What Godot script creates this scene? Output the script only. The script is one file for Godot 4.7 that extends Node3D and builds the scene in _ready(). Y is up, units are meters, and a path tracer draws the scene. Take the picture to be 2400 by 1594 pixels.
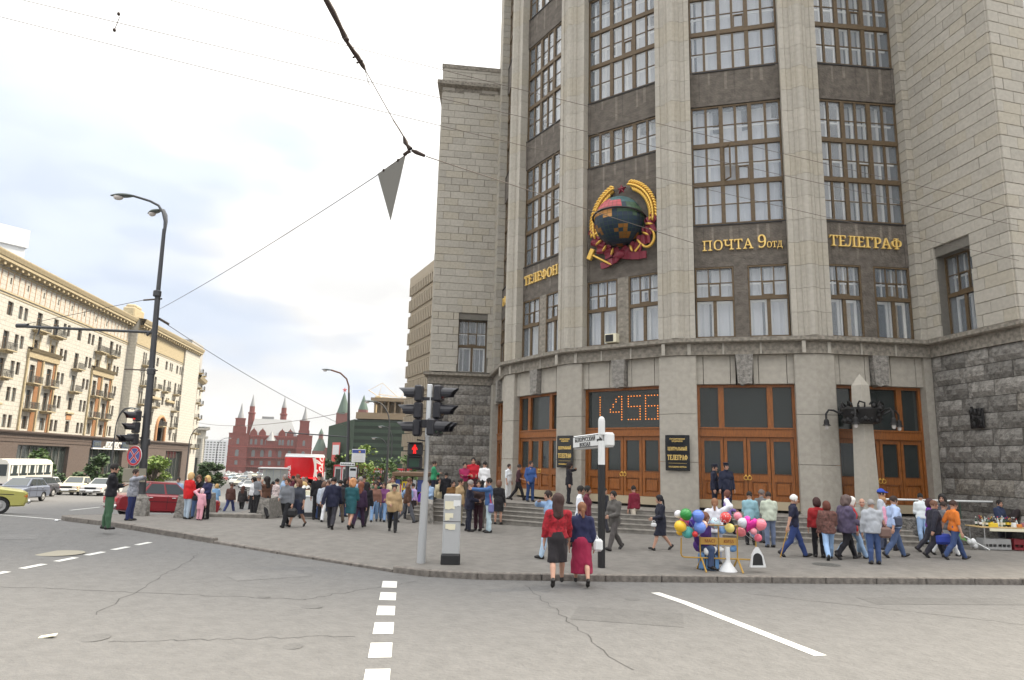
extends Node3D

# ---------- mesh builder: collects triangles, committed as one mesh ----------
class MB:
	var v := PackedVector3Array()
	var n := PackedVector3Array()
	var c := PackedColorArray()
	var uv := PackedVector2Array()
	var tint := Color(1, 1, 1)
	var tinted := false
	var uvs := false
	func tri(a: Vector3, b: Vector3, d: Vector3, na: Vector3, nb: Vector3, nd: Vector3):
		v.append(a); v.append(d); v.append(b)
		n.append(na); n.append(nd); n.append(nb)
		if tinted:
			c.append(tint); c.append(tint); c.append(tint)
		if uvs:
			uv.append(Vector2.ZERO); uv.append(Vector2.ZERO); uv.append(Vector2.ZERO)
	func quad(a: Vector3, b: Vector3, d: Vector3, e: Vector3):
		var k := (b - a).cross(e - a)
		if k.length_squared() < 1e-14:
			k = (d - b).cross(e - b)
		k = k.normalized()
		tri(a, b, d, k, k, k); tri(a, d, e, k, k, k)
	func uquad(a: Vector3, b: Vector3, d: Vector3, e: Vector3, u0 := Vector2(0, 1), u1 := Vector2(1, 0)):
		uvs = true
		var k := (b - a).cross(e - a).normalized()
		for p in [[a, Vector2(u0.x, u0.y)], [d, Vector2(u1.x, u1.y)], [b, Vector2(u1.x, u0.y)], [a, Vector2(u0.x, u0.y)], [e, Vector2(u0.x, u1.y)], [d, Vector2(u1.x, u1.y)]]:
			v.append(p[0]); n.append(k); uv.append(p[1])
	func box(t: Transform3D, s: Vector3):
		var h := s / 2.0
		var p := []
		for i in 8:
			p.append(t * Vector3(h.x if i & 1 else -h.x, h.y if i & 2 else -h.y, h.z if i & 4 else -h.z))
		quad(p[4], p[5], p[7], p[6]); quad(p[1], p[0], p[2], p[3]); quad(p[5], p[1], p[3], p[7])
		quad(p[0], p[4], p[6], p[2]); quad(p[6], p[7], p[3], p[2]); quad(p[0], p[1], p[5], p[4])
	func b2(x0: float, y0: float, z0: float, x1: float, y1: float, z1: float):
		box(Transform3D(Basis(), Vector3(x0 + x1, y0 + y1, z0 + z1) / 2.0), Vector3(x1 - x0, y1 - y0, z1 - z0))
	func bev(t: Transform3D, s: Vector3, b: float):
		var h := s / 2.0
		b = minf(b, minf(h.x, minf(h.y, h.z)) * 0.9)
		var f := {}
		for i in 8:
			var q := Vector3(1 if i & 1 else -1, 1 if i & 2 else -1, 1 if i & 4 else -1)
			for ax in 3:
				var w := h - Vector3(b, b, b)
				w[ax] = h[ax]
				f[i * 3 + ax] = t * (q * w)
		var F := [[4, 5, 7, 6, 2], [1, 0, 2, 3, 2], [5, 1, 3, 7, 0], [0, 4, 6, 2, 0], [6, 7, 3, 2, 1], [0, 1, 5, 4, 1]]
		for q in F:
			quad(f[q[0] * 3 + q[4]], f[q[1] * 3 + q[4]], f[q[2] * 3 + q[4]], f[q[3] * 3 + q[4]])
		var mid := t.origin
		for e in [[0, 1, 1, 2], [2, 3, 1, 2], [4, 5, 1, 2], [6, 7, 1, 2], [0, 2, 0, 2], [1, 3, 0, 2], [4, 6, 0, 2], [5, 7, 0, 2], [0, 4, 0, 1], [1, 5, 0, 1], [2, 6, 0, 1], [3, 7, 0, 1]]:
			oquad(f[e[0] * 3 + e[2]], f[e[1] * 3 + e[2]], f[e[1] * 3 + e[3]], f[e[0] * 3 + e[3]], mid)
		for i in 8:
			var k: Vector3 = (f[i * 3 + 1] - f[i * 3]).cross(f[i * 3 + 2] - f[i * 3]).normalized()
			if k.dot(f[i * 3] - mid) > 0: tri(f[i * 3], f[i * 3 + 1], f[i * 3 + 2], k, k, k)
			else: tri(f[i * 3], f[i * 3 + 2], f[i * 3 + 1], -k, -k, -k)
	func oquad(a: Vector3, b: Vector3, d: Vector3, e: Vector3, mid: Vector3):
		if (b - a).cross(e - a).dot((a + d) / 2.0 - mid) >= 0: quad(a, b, d, e)
		else: quad(a, e, d, b)
	func tube(pts: Array, rad, sides := 8, caps := true):
		var rings := []
		var up := Vector3.UP
		for i in pts.size():
			var d: Vector3 = (pts[mini(i + 1, pts.size() - 1)] - pts[maxi(i - 1, 0)]).normalized()
			if absf(d.dot(up)) > 0.97: up = Vector3.RIGHT if absf(d.x) < 0.9 else Vector3.BACK
			var x := d.cross(up).normalized()
			var y := x.cross(d).normalized()
			up = y
			var r: float = rad[i] if rad is Array else rad
			var ring := []
			for k in sides:
				var a := TAU * k / sides
				var o := x * cos(a) + y * sin(a)
				ring.append([pts[i] + o * r, o])
			rings.append(ring)
		for i in pts.size() - 1:
			for k in sides:
				var A = rings[i][k]; var B = rings[i][(k + 1) % sides]; var C = rings[i + 1][(k + 1) % sides]; var D = rings[i + 1][k]
				tri(A[0], C[0], B[0], A[1], C[1], B[1]); tri(A[0], D[0], C[0], A[1], D[1], C[1])
		if caps:
			for e in [0, pts.size() - 1]:
				var d: Vector3 = ((pts[0] - pts[1]) if e == 0 else (pts[e] - pts[e - 1])).normalized()
				for k in range(1, sides - 1):
					if e == 0: tri(rings[e][0][0], rings[e][k + 1][0], rings[e][k][0], d, d, d)
					else: tri(rings[e][0][0], rings[e][k][0], rings[e][k + 1][0], d, d, d)
	func lathe(t: Transform3D, prof: Array, segs := 12):   # prof: Vector2(radius, height) from bottom to top
		for i in prof.size() - 1:
			var p: Vector2 = prof[i]
			var q: Vector2 = prof[i + 1]
			var d := q - p
			for k in segs:
				var a := TAU * k / segs
				var b := TAU * (k + 1) / segs
				var ca := Vector3(cos(a), 0, -sin(a)); var cb := Vector3(cos(b), 0, -sin(b))
				var na := (t.basis * (ca * d.y + Vector3.UP * -d.x)).normalized()
				var nb := (t.basis * (cb * d.y + Vector3.UP * -d.x)).normalized()
				var A := t * (ca * p.x + Vector3.UP * p.y); var B := t * (cb * p.x + Vector3.UP * p.y)
				var C := t * (cb * q.x + Vector3.UP * q.y); var D := t * (ca * q.x + Vector3.UP * q.y)
				if p.x > 1e-5: tri(A, B, C, na, nb, nb)
				if q.x > 1e-5: tri(A, C, D, na, nb, na)
	func ball(t: Transform3D, s: Vector3, segs := 10, rings := 6):
		var b := Transform3D(t.basis * Basis.from_scale(s), t.origin)
		var nb := b.basis.inverse().transposed()
		for i in rings:
			for k in segs:
				var q := []
				for e in [[i, k], [i + 1, k], [i + 1, k + 1], [i, k + 1]]:
					var th: float = PI * e[0] / rings; var ph: float = TAU * e[1] / segs
					q.append(Vector3(sin(th) * cos(ph), cos(th), -sin(th) * sin(ph)))
				var w := []; var m := []
				for e in q:
					w.append(b * e); m.append((nb * e).normalized())
				if i > 0: tri(w[0], w[1], w[3], m[0], m[1], m[3])
				if i < rings - 1: tri(w[1], w[2], w[3], m[1], m[2], m[3])
	func prism(t: Transform3D, poly: PackedVector2Array, z0: float, z1: float):  # polygon counter-clockwise in x,y, from z0 to z1
		if Geometry2D.is_polygon_clockwise(poly) == false and area(poly) < 0: poly.reverse()
		if area(poly) < 0: poly.reverse()
		var ix := Geometry2D.triangulate_polygon(poly)
		var zn := (t.basis * Vector3.BACK).normalized()
		for i in range(0, ix.size(), 3):
			var a := poly[ix[i]]; var b := poly[ix[i + 1]]; var d := poly[ix[i + 2]]
			if (b - a).cross(d - a) < 0:
				var s := b; b = d; d = s
			tri(t * Vector3(a.x, a.y, z1), t * Vector3(b.x, b.y, z1), t * Vector3(d.x, d.y, z1), zn, zn, zn)
			tri(t * Vector3(a.x, a.y, z0), t * Vector3(d.x, d.y, z0), t * Vector3(b.x, b.y, z0), -zn, -zn, -zn)
		for i in poly.size():
			var a := poly[i]; var b := poly[(i + 1) % poly.size()]
			quad(t * Vector3(a.x, a.y, z0), t * Vector3(b.x, b.y, z0), t * Vector3(b.x, b.y, z1), t * Vector3(a.x, a.y, z1))
	func area(p: PackedVector2Array) -> float:
		var s := 0.0
		for i in p.size(): s += p[i].cross(p[(i + 1) % p.size()])
		return s
	func sweep(path: Array, prof: Array, closed := false):   # plan points Vector2(x, z); prof: Vector2(outwards, height), outward = right of travel turned to the viewer
		var m := path.size()
		var offs := []
		for i in m:
			var p: Vector2 = path[i]
			var d0: Vector2 = (p - path[i - 1]).normalized() if i > 0 else (path[1] - p).normalized()
			var d1: Vector2 = (path[i + 1] - p).normalized() if i < m - 1 else d0
			var n0 := Vector2(-d0.y, d0.x); var n1 := Vector2(-d1.y, d1.x)
			var b := (n0 + n1).normalized()
			offs.append(b / maxf(0.3, b.dot(n0)))
		for i in m - 1:
			for j in prof.size() - 1:
				var q := []
				for e in [[i, j], [i + 1, j], [i + 1, j + 1], [i, j + 1]]:
					var w: Vector2 = path[e[0]] + offs[e[0]] * prof[e[1]].x
					q.append(Vector3(w.x, prof[e[1]].y, w.y))
				quad(q[0], q[1], q[2], q[3])
	func add(o: MB, t := Transform3D()):
		for i in o.v.size():
			v.append(t * o.v[i]); n.append((t.basis * o.n[i]).normalized())
		if tinted:
			if o.tinted: c.append_array(o.c)
			else:
				for i in o.v.size(): c.append(tint)
		if uvs or o.uvs:
			uvs = true
			uv.append_array(o.uv)
	func mesh() -> ArrayMesh:
		var m := ArrayMesh.new()
		if v.is_empty(): return m
		var a := []; a.resize(Mesh.ARRAY_MAX)
		a[Mesh.ARRAY_VERTEX] = v; a[Mesh.ARRAY_NORMAL] = n
		if tinted: a[Mesh.ARRAY_COLOR] = c
		if uvs: a[Mesh.ARRAY_TEX_UV] = uv
		m.add_surface_from_arrays(Mesh.PRIMITIVE_TRIANGLES, a)
		return m

var M := {}
var taken := {}
var rng := RandomNumberGenerator.new()

func at(x: float, y: float, z: float, deg := 0.0) -> Transform3D:
	return Transform3D(Basis(Vector3.UP, deg_to_rad(deg)), Vector3(x, y, z))
func off(x: float, y: float, z: float) -> Transform3D: return Transform3D(Basis(), Vector3(x, y, z))
func numbered(called: String) -> String:
	if not taken.has(called):
		taken[called] = 0
		return called
	taken[called] += 1
	return "%s_%03d" % [called, taken[called]]
func part(called: String, m, mt: Material, parent: Node, t := Transform3D(), kind := "") -> MeshInstance3D:
	var o := MeshInstance3D.new()
	o.name = called if parent != self else numbered(called)
	o.mesh = m.mesh() if m is MB else m
	o.material_override = mt
	o.transform = t
	if kind: o.set_meta("kind", kind)
	parent.add_child(o, true)
	return o
func node(called: String, parent: Node, t := Transform3D()) -> Node3D:
	var o := Node3D.new()
	o.name = called; o.transform = t
	parent.add_child(o, true)
	return o
func tag(o: Node, label: String, category := "", group := "") -> Node:
	o.set_meta("label", label)
	if category: o.set_meta("category", category)
	if group: o.set_meta("group", group)
	return o
func thing(called: String, label: String, category: String, t := Transform3D(), group := "") -> Node3D:
	var o := Node3D.new()
	o.name = numbered(called); o.transform = t
	add_child(o)
	tag(o, label, category, group)
	return o
func single(called: String, m, mt: Material, label: String, category: String, t := Transform3D(), group := "") -> MeshInstance3D:
	var o := part(called, m, mt, self, t)
	tag(o, label, category, group)
	return o
func struct(called: String, m, mt: Material, t := Transform3D()) -> MeshInstance3D:
	return part(called, m, mt, self, t, "structure")

func lin(r: float, g: float, b: float) -> Color: return Color(r, g, b).linear_to_srgb()
func mk(called: String, col: Color, rough := 0.8, metal := 0.0) -> StandardMaterial3D:   # col: linear
	if M.has(called): return M[called]
	var m := StandardMaterial3D.new()
	m.resource_name = called
	m.albedo_color = col.linear_to_srgb(); m.roughness = rough; m.metallic = metal
	M[called] = m
	return m
func noise(seed_: int, freq: float, oct := 4, kind := FastNoiseLite.TYPE_SIMPLEX_SMOOTH) -> FastNoiseLite:
	var f := FastNoiseLite.new()
	f.seed = seed_; f.noise_type = kind; f.frequency = freq; f.fractal_octaves = oct
	return f
func grain(size: int, col: Color, fine: float, coarse: float, seed_: int, ffreq := 0.25, cfreq := 0.012, stretch := Vector2(1, 1)) -> ImageTexture:
	var a := noise(seed_, ffreq, 2).get_seamless_image(size, size).get_data()
	var b := noise(seed_ + 7, cfreq, 4).get_seamless_image(size, size).get_data()
	var out := PackedByteArray(); out.resize(size * size * 3)
	var lut := PackedByteArray(); lut.resize(3 * 1024)
	for i in 1024:
		var k := i / 512.0
		var s := Color(col.r * k, col.g * k, col.b * k).linear_to_srgb()
		lut[i * 3] = clampi(int(s.r * 255.0), 0, 255); lut[i * 3 + 1] = clampi(int(s.g * 255.0), 0, 255); lut[i * 3 + 2] = clampi(int(s.b * 255.0), 0, 255)
	var fa := fine / 127.5; var fb := coarse / 127.5
	for i in size * size:
		var y := i / size
		var x := i % size
		var j := i
		if stretch.y != 1.0: j = (int(y / stretch.y)) * size + x
		var k := 1.0 + fa * (a[j] - 127.5) + fb * (b[j] - 127.5)
		var q := clampi(int(k * 512.0), 0, 1023) * 3
		out[i * 3] = lut[q]; out[i * 3 + 1] = lut[q + 1]; out[i * 3 + 2] = lut[q + 2]
	return ImageTexture.create_from_image(Image.create_from_data(size, size, false, Image.FORMAT_RGB8, out))
var normals := {}
func bump(seed_: int, freq: float, size := 256) -> ImageTexture:
	var key := "%d_%f" % [seed_, freq]
	if not normals.has(key):
		var im := noise(seed_, freq, 3).get_seamless_image(size, size)
		im.convert(Image.FORMAT_RGBA8)
		im.bump_map_to_normal_map(3.0)
		normals[key] = ImageTexture.create_from_image(im)
	return normals[key]
func rough_mat(called: String, col: Color, tile: float, fine: float, coarse: float, seed_: int, rough := 0.85, nscale := 0.4, ffreq := 0.25, cfreq := 0.012, size := 512, stretch := Vector2(1, 1)) -> StandardMaterial3D:
	var m := mk(called, Color(1, 1, 1), rough)
	m.albedo_texture = grain(size, col, fine, coarse, seed_, ffreq, cfreq, stretch)
	m.uv1_triplanar = true; m.uv1_world_triplanar = true
	m.uv1_scale = Vector3.ONE / tile
	if nscale > 0.0:
		m.normal_enabled = true; m.normal_texture = bump(seed_ % 5, 0.08); m.normal_scale = nscale
	return m
func shade(called: String, base: String, k: float, tint := Color(1, 1, 1)) -> StandardMaterial3D:   # a darker or lighter stone of the same kind
	if M.has(called): return M[called]
	var m: StandardMaterial3D = M[base].duplicate()
	m.resource_name = called
	m.albedo_color = Color(k * tint.r, k * tint.g, k * tint.b).linear_to_srgb()
	M[called] = m
	return m
func glass(called: String, tint := Color(0.9, 0.95, 1.0), alpha := 0.1) -> StandardMaterial3D:
	if M.has(called): return M[called]
	var m := StandardMaterial3D.new()
	m.resource_name = called
	m.transparency = BaseMaterial3D.TRANSPARENCY_ALPHA
	m.albedo_color = Color(tint.r, tint.g, tint.b, alpha); m.roughness = 0.03; m.metallic_specular = 0.7
	M[called] = m
	return m
func gp(z: float) -> float:     # how the street falls away from the crossing
	if z > -27.0: return 0.0
	if z > -90.0: return -0.03 * (-27.0 - z)
	return -1.89 - 0.0166 * (-90.0 - z)
func gy(x: float, z: float) -> float:   # height of the pavement level
	return gp(z) + 0.028 * minf(maxf(0.0, -x - 2.0), 20.0) * clampf((z + 30.0) / 8.0, 0.0, 1.0)
func font(called: String, weight := 400) -> SystemFont:
	var f := SystemFont.new()
	f.font_names = PackedStringArray([called]); f.font_weight = weight
	return f
func text_mesh(s: String, px_height: float, depth: float, serif := true, bold := false, width := 0.0) -> TextMesh:
	var t := TextMesh.new()
	t.text = s; t.font = font("Droid Serif" if serif else "Droid Sans", 700 if bold else 400)
	t.font_size = 64; t.pixel_size = px_height / 46.0; t.depth = depth; t.curve_step = 4.0
	return t
func ordinal(i: int) -> String:
	var w := ["first", "second", "third", "fourth", "fifth", "sixth", "seventh", "eighth", "ninth", "tenth", "eleventh", "twelfth", "thirteenth", "fourteenth", "fifteenth", "sixteenth", "seventeenth", "eighteenth", "nineteenth"]
	return w[i] if i < 19 else ("twentieth" if i == 19 else "twenty-" + w[i - 20])

func _ready():
	# camera: a 24 mm lens held level-ish, tilted up ten degrees
	var cam := Camera3D.new()
	cam.name = "camera"
	cam.fov = 52.674
	cam.near = 0.1; cam.far = 3000.0
	cam.transform = Transform3D(Basis(Vector3(0.99969112, 0.0, -0.02485297).normalized(), Vector3.UP, Vector3.BACK), Vector3(0, 2.4, 0))
	var bx := Vector3(0.99969112, 0.0244623, 0.00438931)    # world axes seen from the camera
	var by := Vector3(-0.02485297, 0.98397667, 0.17655664)
	var bz := Vector3(0.0, -0.1766112, 0.98428069)
	cam.transform.basis = Basis(Vector3(bx.x, by.x, bz.x), Vector3(bx.y, by.y, bz.y), Vector3(bx.z, by.z, bz.z)).transposed()
	cam.transform.basis = cam.transform.basis.orthonormalized()
	cam.current = true
	add_child(cam)
	var we := WorldEnvironment.new()
	we.name = "environment"
	var e := Environment.new()
	e.background_mode = Environment.BG_SKY
	var sky := Sky.new()
	var sm := PanoramaSkyMaterial.new()
	sm.panorama = overcast()
	sky.sky_material = sm
	e.sky = sky
	e.background_energy_multiplier = 1.0
	e.tonemap_mode = Environment.TONE_MAPPER_LINEAR
	e.tonemap_exposure = 3.15
	e.sdfgi_enabled = true; e.ssao_enabled = true; e.ssil_enabled = true
	e.fog_enabled = true; e.fog_density = 0.00013; e.fog_light_color = Color(0.95, 0.96, 0.97)
	we.environment = e
	add_child(we)
	var sun := DirectionalLight3D.new()
	sun.name = "sun"
	sun.light_energy = 0.75; sun.light_color = Color(1.0, 0.95, 0.86)
	sun.light_angular_distance = 11.0
	sun.shadow_enabled = true
	sun.rotation = Vector3(deg_to_rad(-50.0), deg_to_rad(180.0 - 62.0), 0)
	add_child(sun)
	rng.seed = 1992
	materials()
	ground()
	telegraph()
	left_street()
	far_places()
	furniture()
	traffic()
	crowd()
	small_things()

func overcast() -> ImageTexture:
	var w := 1280; var h := 640
	var im := Image.create(w, h, false, Image.FORMAT_RGBF)
	var a := noise(11, 0.9, 5); var b := noise(23, 2.6, 4)
	for y in h:
		var el := PI / 2.0 - PI * (y + 0.5) / h
		var ce := cos(el); var se := sin(el)
		for x in w:
			var az := TAU * (x + 0.5) / w      # the sheet begins straight ahead
			if el < -0.12:
				im.set_pixel(x, y, Color(0.16, 0.155, 0.145)); continue
			var d := Vector3(sin(az) * ce, maxf(se, 0.0), -cos(az) * ce)
			var k := 0.325 + 0.98 * se * se
			var q := Vector3(d.x, d.y * 2.6, d.z) * 1.3
			var nn := a.get_noise_3dv(q) + 0.35 * b.get_noise_3dv(q)
			# thin places where pale blue shows through the cloud
			var wx := d.x + 0.47; var wy := d.y - 0.39
			var gap := smoothstep(-0.10, 0.34, nn * 0.9 + 0.46 * exp(-(wx * wx * 14.0 + wy * wy * 60.0)) + 0.4 * exp(-((d.x + 0.6) * (d.x + 0.6) * 60.0 + (d.y - 0.28) * (d.y - 0.28) * 160.0)) - 0.12)
			var cloud := k * (0.97 + 0.22 * b.get_noise_3dv(q * 0.8))
			var c := Color(cloud * 1.0, cloud * 0.988, cloud * 0.96)
			# grey undersides low over the city
			var grey := smoothstep(0.02, 0.4, b.get_noise_3dv(Vector3(d.x * 2.0, d.y * 7.0, d.z * 2.0)) + 0.1) * exp(-pow((se - 0.2) / 0.16, 2.0))
			c = c.lerp(Color(0.285, 0.285, 0.285), grey * 0.75)
			var blue := Color(0.19, 0.238, 0.318)
			im.set_pixel(x, y, c.lerp(blue, gap * 0.58))
	return ImageTexture.create_from_image(im)

func materials():
	rough_mat("asphalt", Color(0.128, 0.126, 0.124), 2.6, 0.42, 0.12, 3, 0.88, 0.5, 0.35)
	rough_mat("pavement", Color(0.168, 0.157, 0.143), 3.1, 0.34, 0.16, 5, 0.9, 0.35, 0.35)
	rough_mat("kerb_stone", Color(0.17, 0.152, 0.135), 1.3, 0.5, 0.5, 9, 0.85, 0.5)
	rough_mat("granite", Color(0.41, 0.382, 0.332), 1.5, 0.30, 0.12, 12, 0.8, 0.25, 0.4)
	rough_mat("granite_smooth", Color(0.36, 0.333, 0.288), 1.7, 0.28, 0.14, 15, 0.75, 0.15, 0.4)
	rough_mat("rustic", Color(0.205, 0.193, 0.176), 1.9, 0.55, 0.55, 19, 0.92, 1.4, 0.2, 0.02)
	rough_mat("plaster_dark", Color(0.132, 0.115, 0.098), 2.3, 0.30, 0.34, 24, 0.95, 0.7, 0.4)
	rough_mat("ledge_stone", Color(0.235, 0.212, 0.178), 1.4, 0.35, 0.55, 27, 0.88, 0.4, 0.3)
	rough_mat("step_stone", Color(0.20, 0.185, 0.165), 1.6, 0.4, 0.35, 31, 0.85, 0.4)
	rough_mat("wood", Color(0.25, 0.082, 0.015), 1.2, 0.35, 0.40, 37, 0.42, 0.0, 0.12, 0.03, 512, Vector2(1, 8))
	rough_mat("window_paint", Color(0.112, 0.074, 0.036), 0.9, 0.3, 0.35, 41, 0.6, 0.2)
	rough_mat("pale_stone", Color(0.47, 0.452, 0.405), 3.2, 0.16, 0.2, 43, 0.85, 0.2)
	courses(M.pale_stone, 0.42)
	rough_mat("ochre_stone", Color(0.39, 0.325, 0.21), 2.4, 0.2, 0.2, 44, 0.85, 0.2)
	rough_mat("pink_granite", Color(0.105, 0.078, 0.066), 2.2, 0.3, 0.3, 46, 0.7, 0.2)
	rough_mat("red_brick", Color(0.165, 0.033, 0.027), 7.0, 0.35, 0.3, 51, 0.9, 0.0)
	rough_mat("bronze", Color(0.022, 0.021, 0.022), 0.5, 0.5, 0.4, 53, 0.5, 0.5)
	M.bronze.metallic = 0.5
	shade("granite_light", "granite", 1.06); shade("granite_warm", "granite", 0.99, Color(1.02, 1.0, 0.95)); shade("granite_dim", "granite", 0.92)
	shade("rustic_light", "rustic", 1.22); shade("rustic_dim", "rustic", 0.8); shade("rustic_warm", "rustic", 1.0, Color(1.03, 1.0, 0.95))
	shade("wood_dark", "wood", 0.55)
	shade("granite_slab", "granite_smooth", 1.08)
	shade("joint", "granite", 0.42)
	shade("joint_dark", "rustic", 0.4)
	shade("red_brick_light", "red_brick", 1.5)
	mk("museum_glass", Color(0.13, 0.14, 0.15), 0.2); mk("crane_yellow", Color(0.62, 0.45, 0.22), 0.6)
	shade("asphalt_dark", "asphalt", 0.86); shade("asphalt_pale", "asphalt", 1.1); shade("asphalt_stain", "asphalt", 0.9); mk("tar", Color(0.045, 0.043, 0.042), 0.8)
	shade("plaster_streak", "plaster_dark", 1.5); shade("plaster_stain", "plaster_dark", 0.8)
	glass("pane_glass"); glass("dark_glass", Color(0.25, 0.28, 0.28), 0.4)
	M.dark_glass.metallic_specular = 0.42
	mk("dark_room", Color(0.016, 0.016, 0.018), 0.95)
	mk("curtain", Color(0.72, 0.73, 0.76), 0.95); mk("curtain_ochre", Color(0.26, 0.17, 0.055), 0.95)
	for e in [["pattern_8e1522", Color(0.30, 0.012, 0.022), 0.06, 0.52, 90], ["pattern_5f3f3a", Color(0.13, 0.06, 0.05), 0.09, 0.5, 91], ["pattern_d6c6c4", Color(0.56, 0.47, 0.46), 0.09, 0.42, 92], ["pattern_c5bea8", Color(0.5, 0.46, 0.36), 0.05, 0.4, 93], ["pattern_8d909a", Color(0.27, 0.28, 0.32), 0.05, 0.3, 94]]:
		rough_mat(e[0], e[1], 0.6, e[3], 0.5, e[4], 0.9, 0.3, e[2], 0.05, 128)
		M[e[0]].uv1_world_triplanar = false
	mk("white_paint", Color(0.75, 0.75, 0.73), 0.5); mk("marking", Color(0.56, 0.56, 0.54), 0.85)
	mk("gold", Color(0.78, 0.49, 0.10), 0.38, 0.35); mk("black", Color(0.012, 0.012, 0.014), 0.5)
	mk("crimson", Color(0.20, 0.016, 0.035), 0.55); mk("steel", Color(0.36, 0.36, 0.36), 0.45, 0.3)
	mk("chrome", Color(0.7, 0.7, 0.7), 0.18, 1.0); mk("rubber", Color(0.018, 0.018, 0.019), 0.85)
	mk("lamp_grey", Color(0.058, 0.06, 0.066), 0.5, 0.2)
	mk("black_plastic", Color(0.014, 0.014, 0.02), 0.42)
	mk("lamp_rust", Color(0.20, 0.10, 0.06), 0.7); mk("terracotta_dark", Color(0.16, 0.10, 0.06), 0.8); mk("sign_yellow", Color(0.72, 0.5, 0.03), 0.5)
	mk("bus_white", Color(0.66, 0.64, 0.58), 0.35); mk("paper", Color(0.72, 0.68, 0.52), 0.9)
	mk("zinc", Color(0.66, 0.68, 0.70), 0.5, 0.2)

func courses(m: StandardMaterial3D, k: float):   # fine joints of far-off ashlar, too small to tell the stones apart
	var im: Image = m.albedo_texture.get_image()
	var n := im.get_width()
	for j in 6:
		var y := int(n * j / 6.0)
		for x in n:
			for d in 6: im.set_pixel(x, (y + d) % n, im.get_pixel(x, (y + d) % n) * (1.0 - k * 0.6))
		for i in 3:
			var cx := int(n * (i + (0.5 if j % 2 else 0.0)) / 3.0)
			for dy in int(n / 6.0):
				for d in 5: im.set_pixel((cx + d) % n, (y + dy) % n, im.get_pixel((cx + d) % n, (y + dy) % n) * (1.0 - k * 0.5))
	m.albedo_texture = ImageTexture.create_from_image(im)
func inside(p: Vector2, poly: PackedVector2Array) -> bool: return Geometry2D.is_point_in_polygon(p, poly)
var RAMP := [Vector2(-7.9, -19.5), Vector2(-2.7, -16.5)]
func pav(x: float, z: float) -> float:
	var p := Vector2(x, z)
	var q := Geometry2D.get_closest_point_to_segment(p, RAMP[0], RAMP[1])
	return gy(x, z) - 0.085 * clampf(1.0 - p.distance_to(q) / 1.1, 0.0, 1.0)

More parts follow.
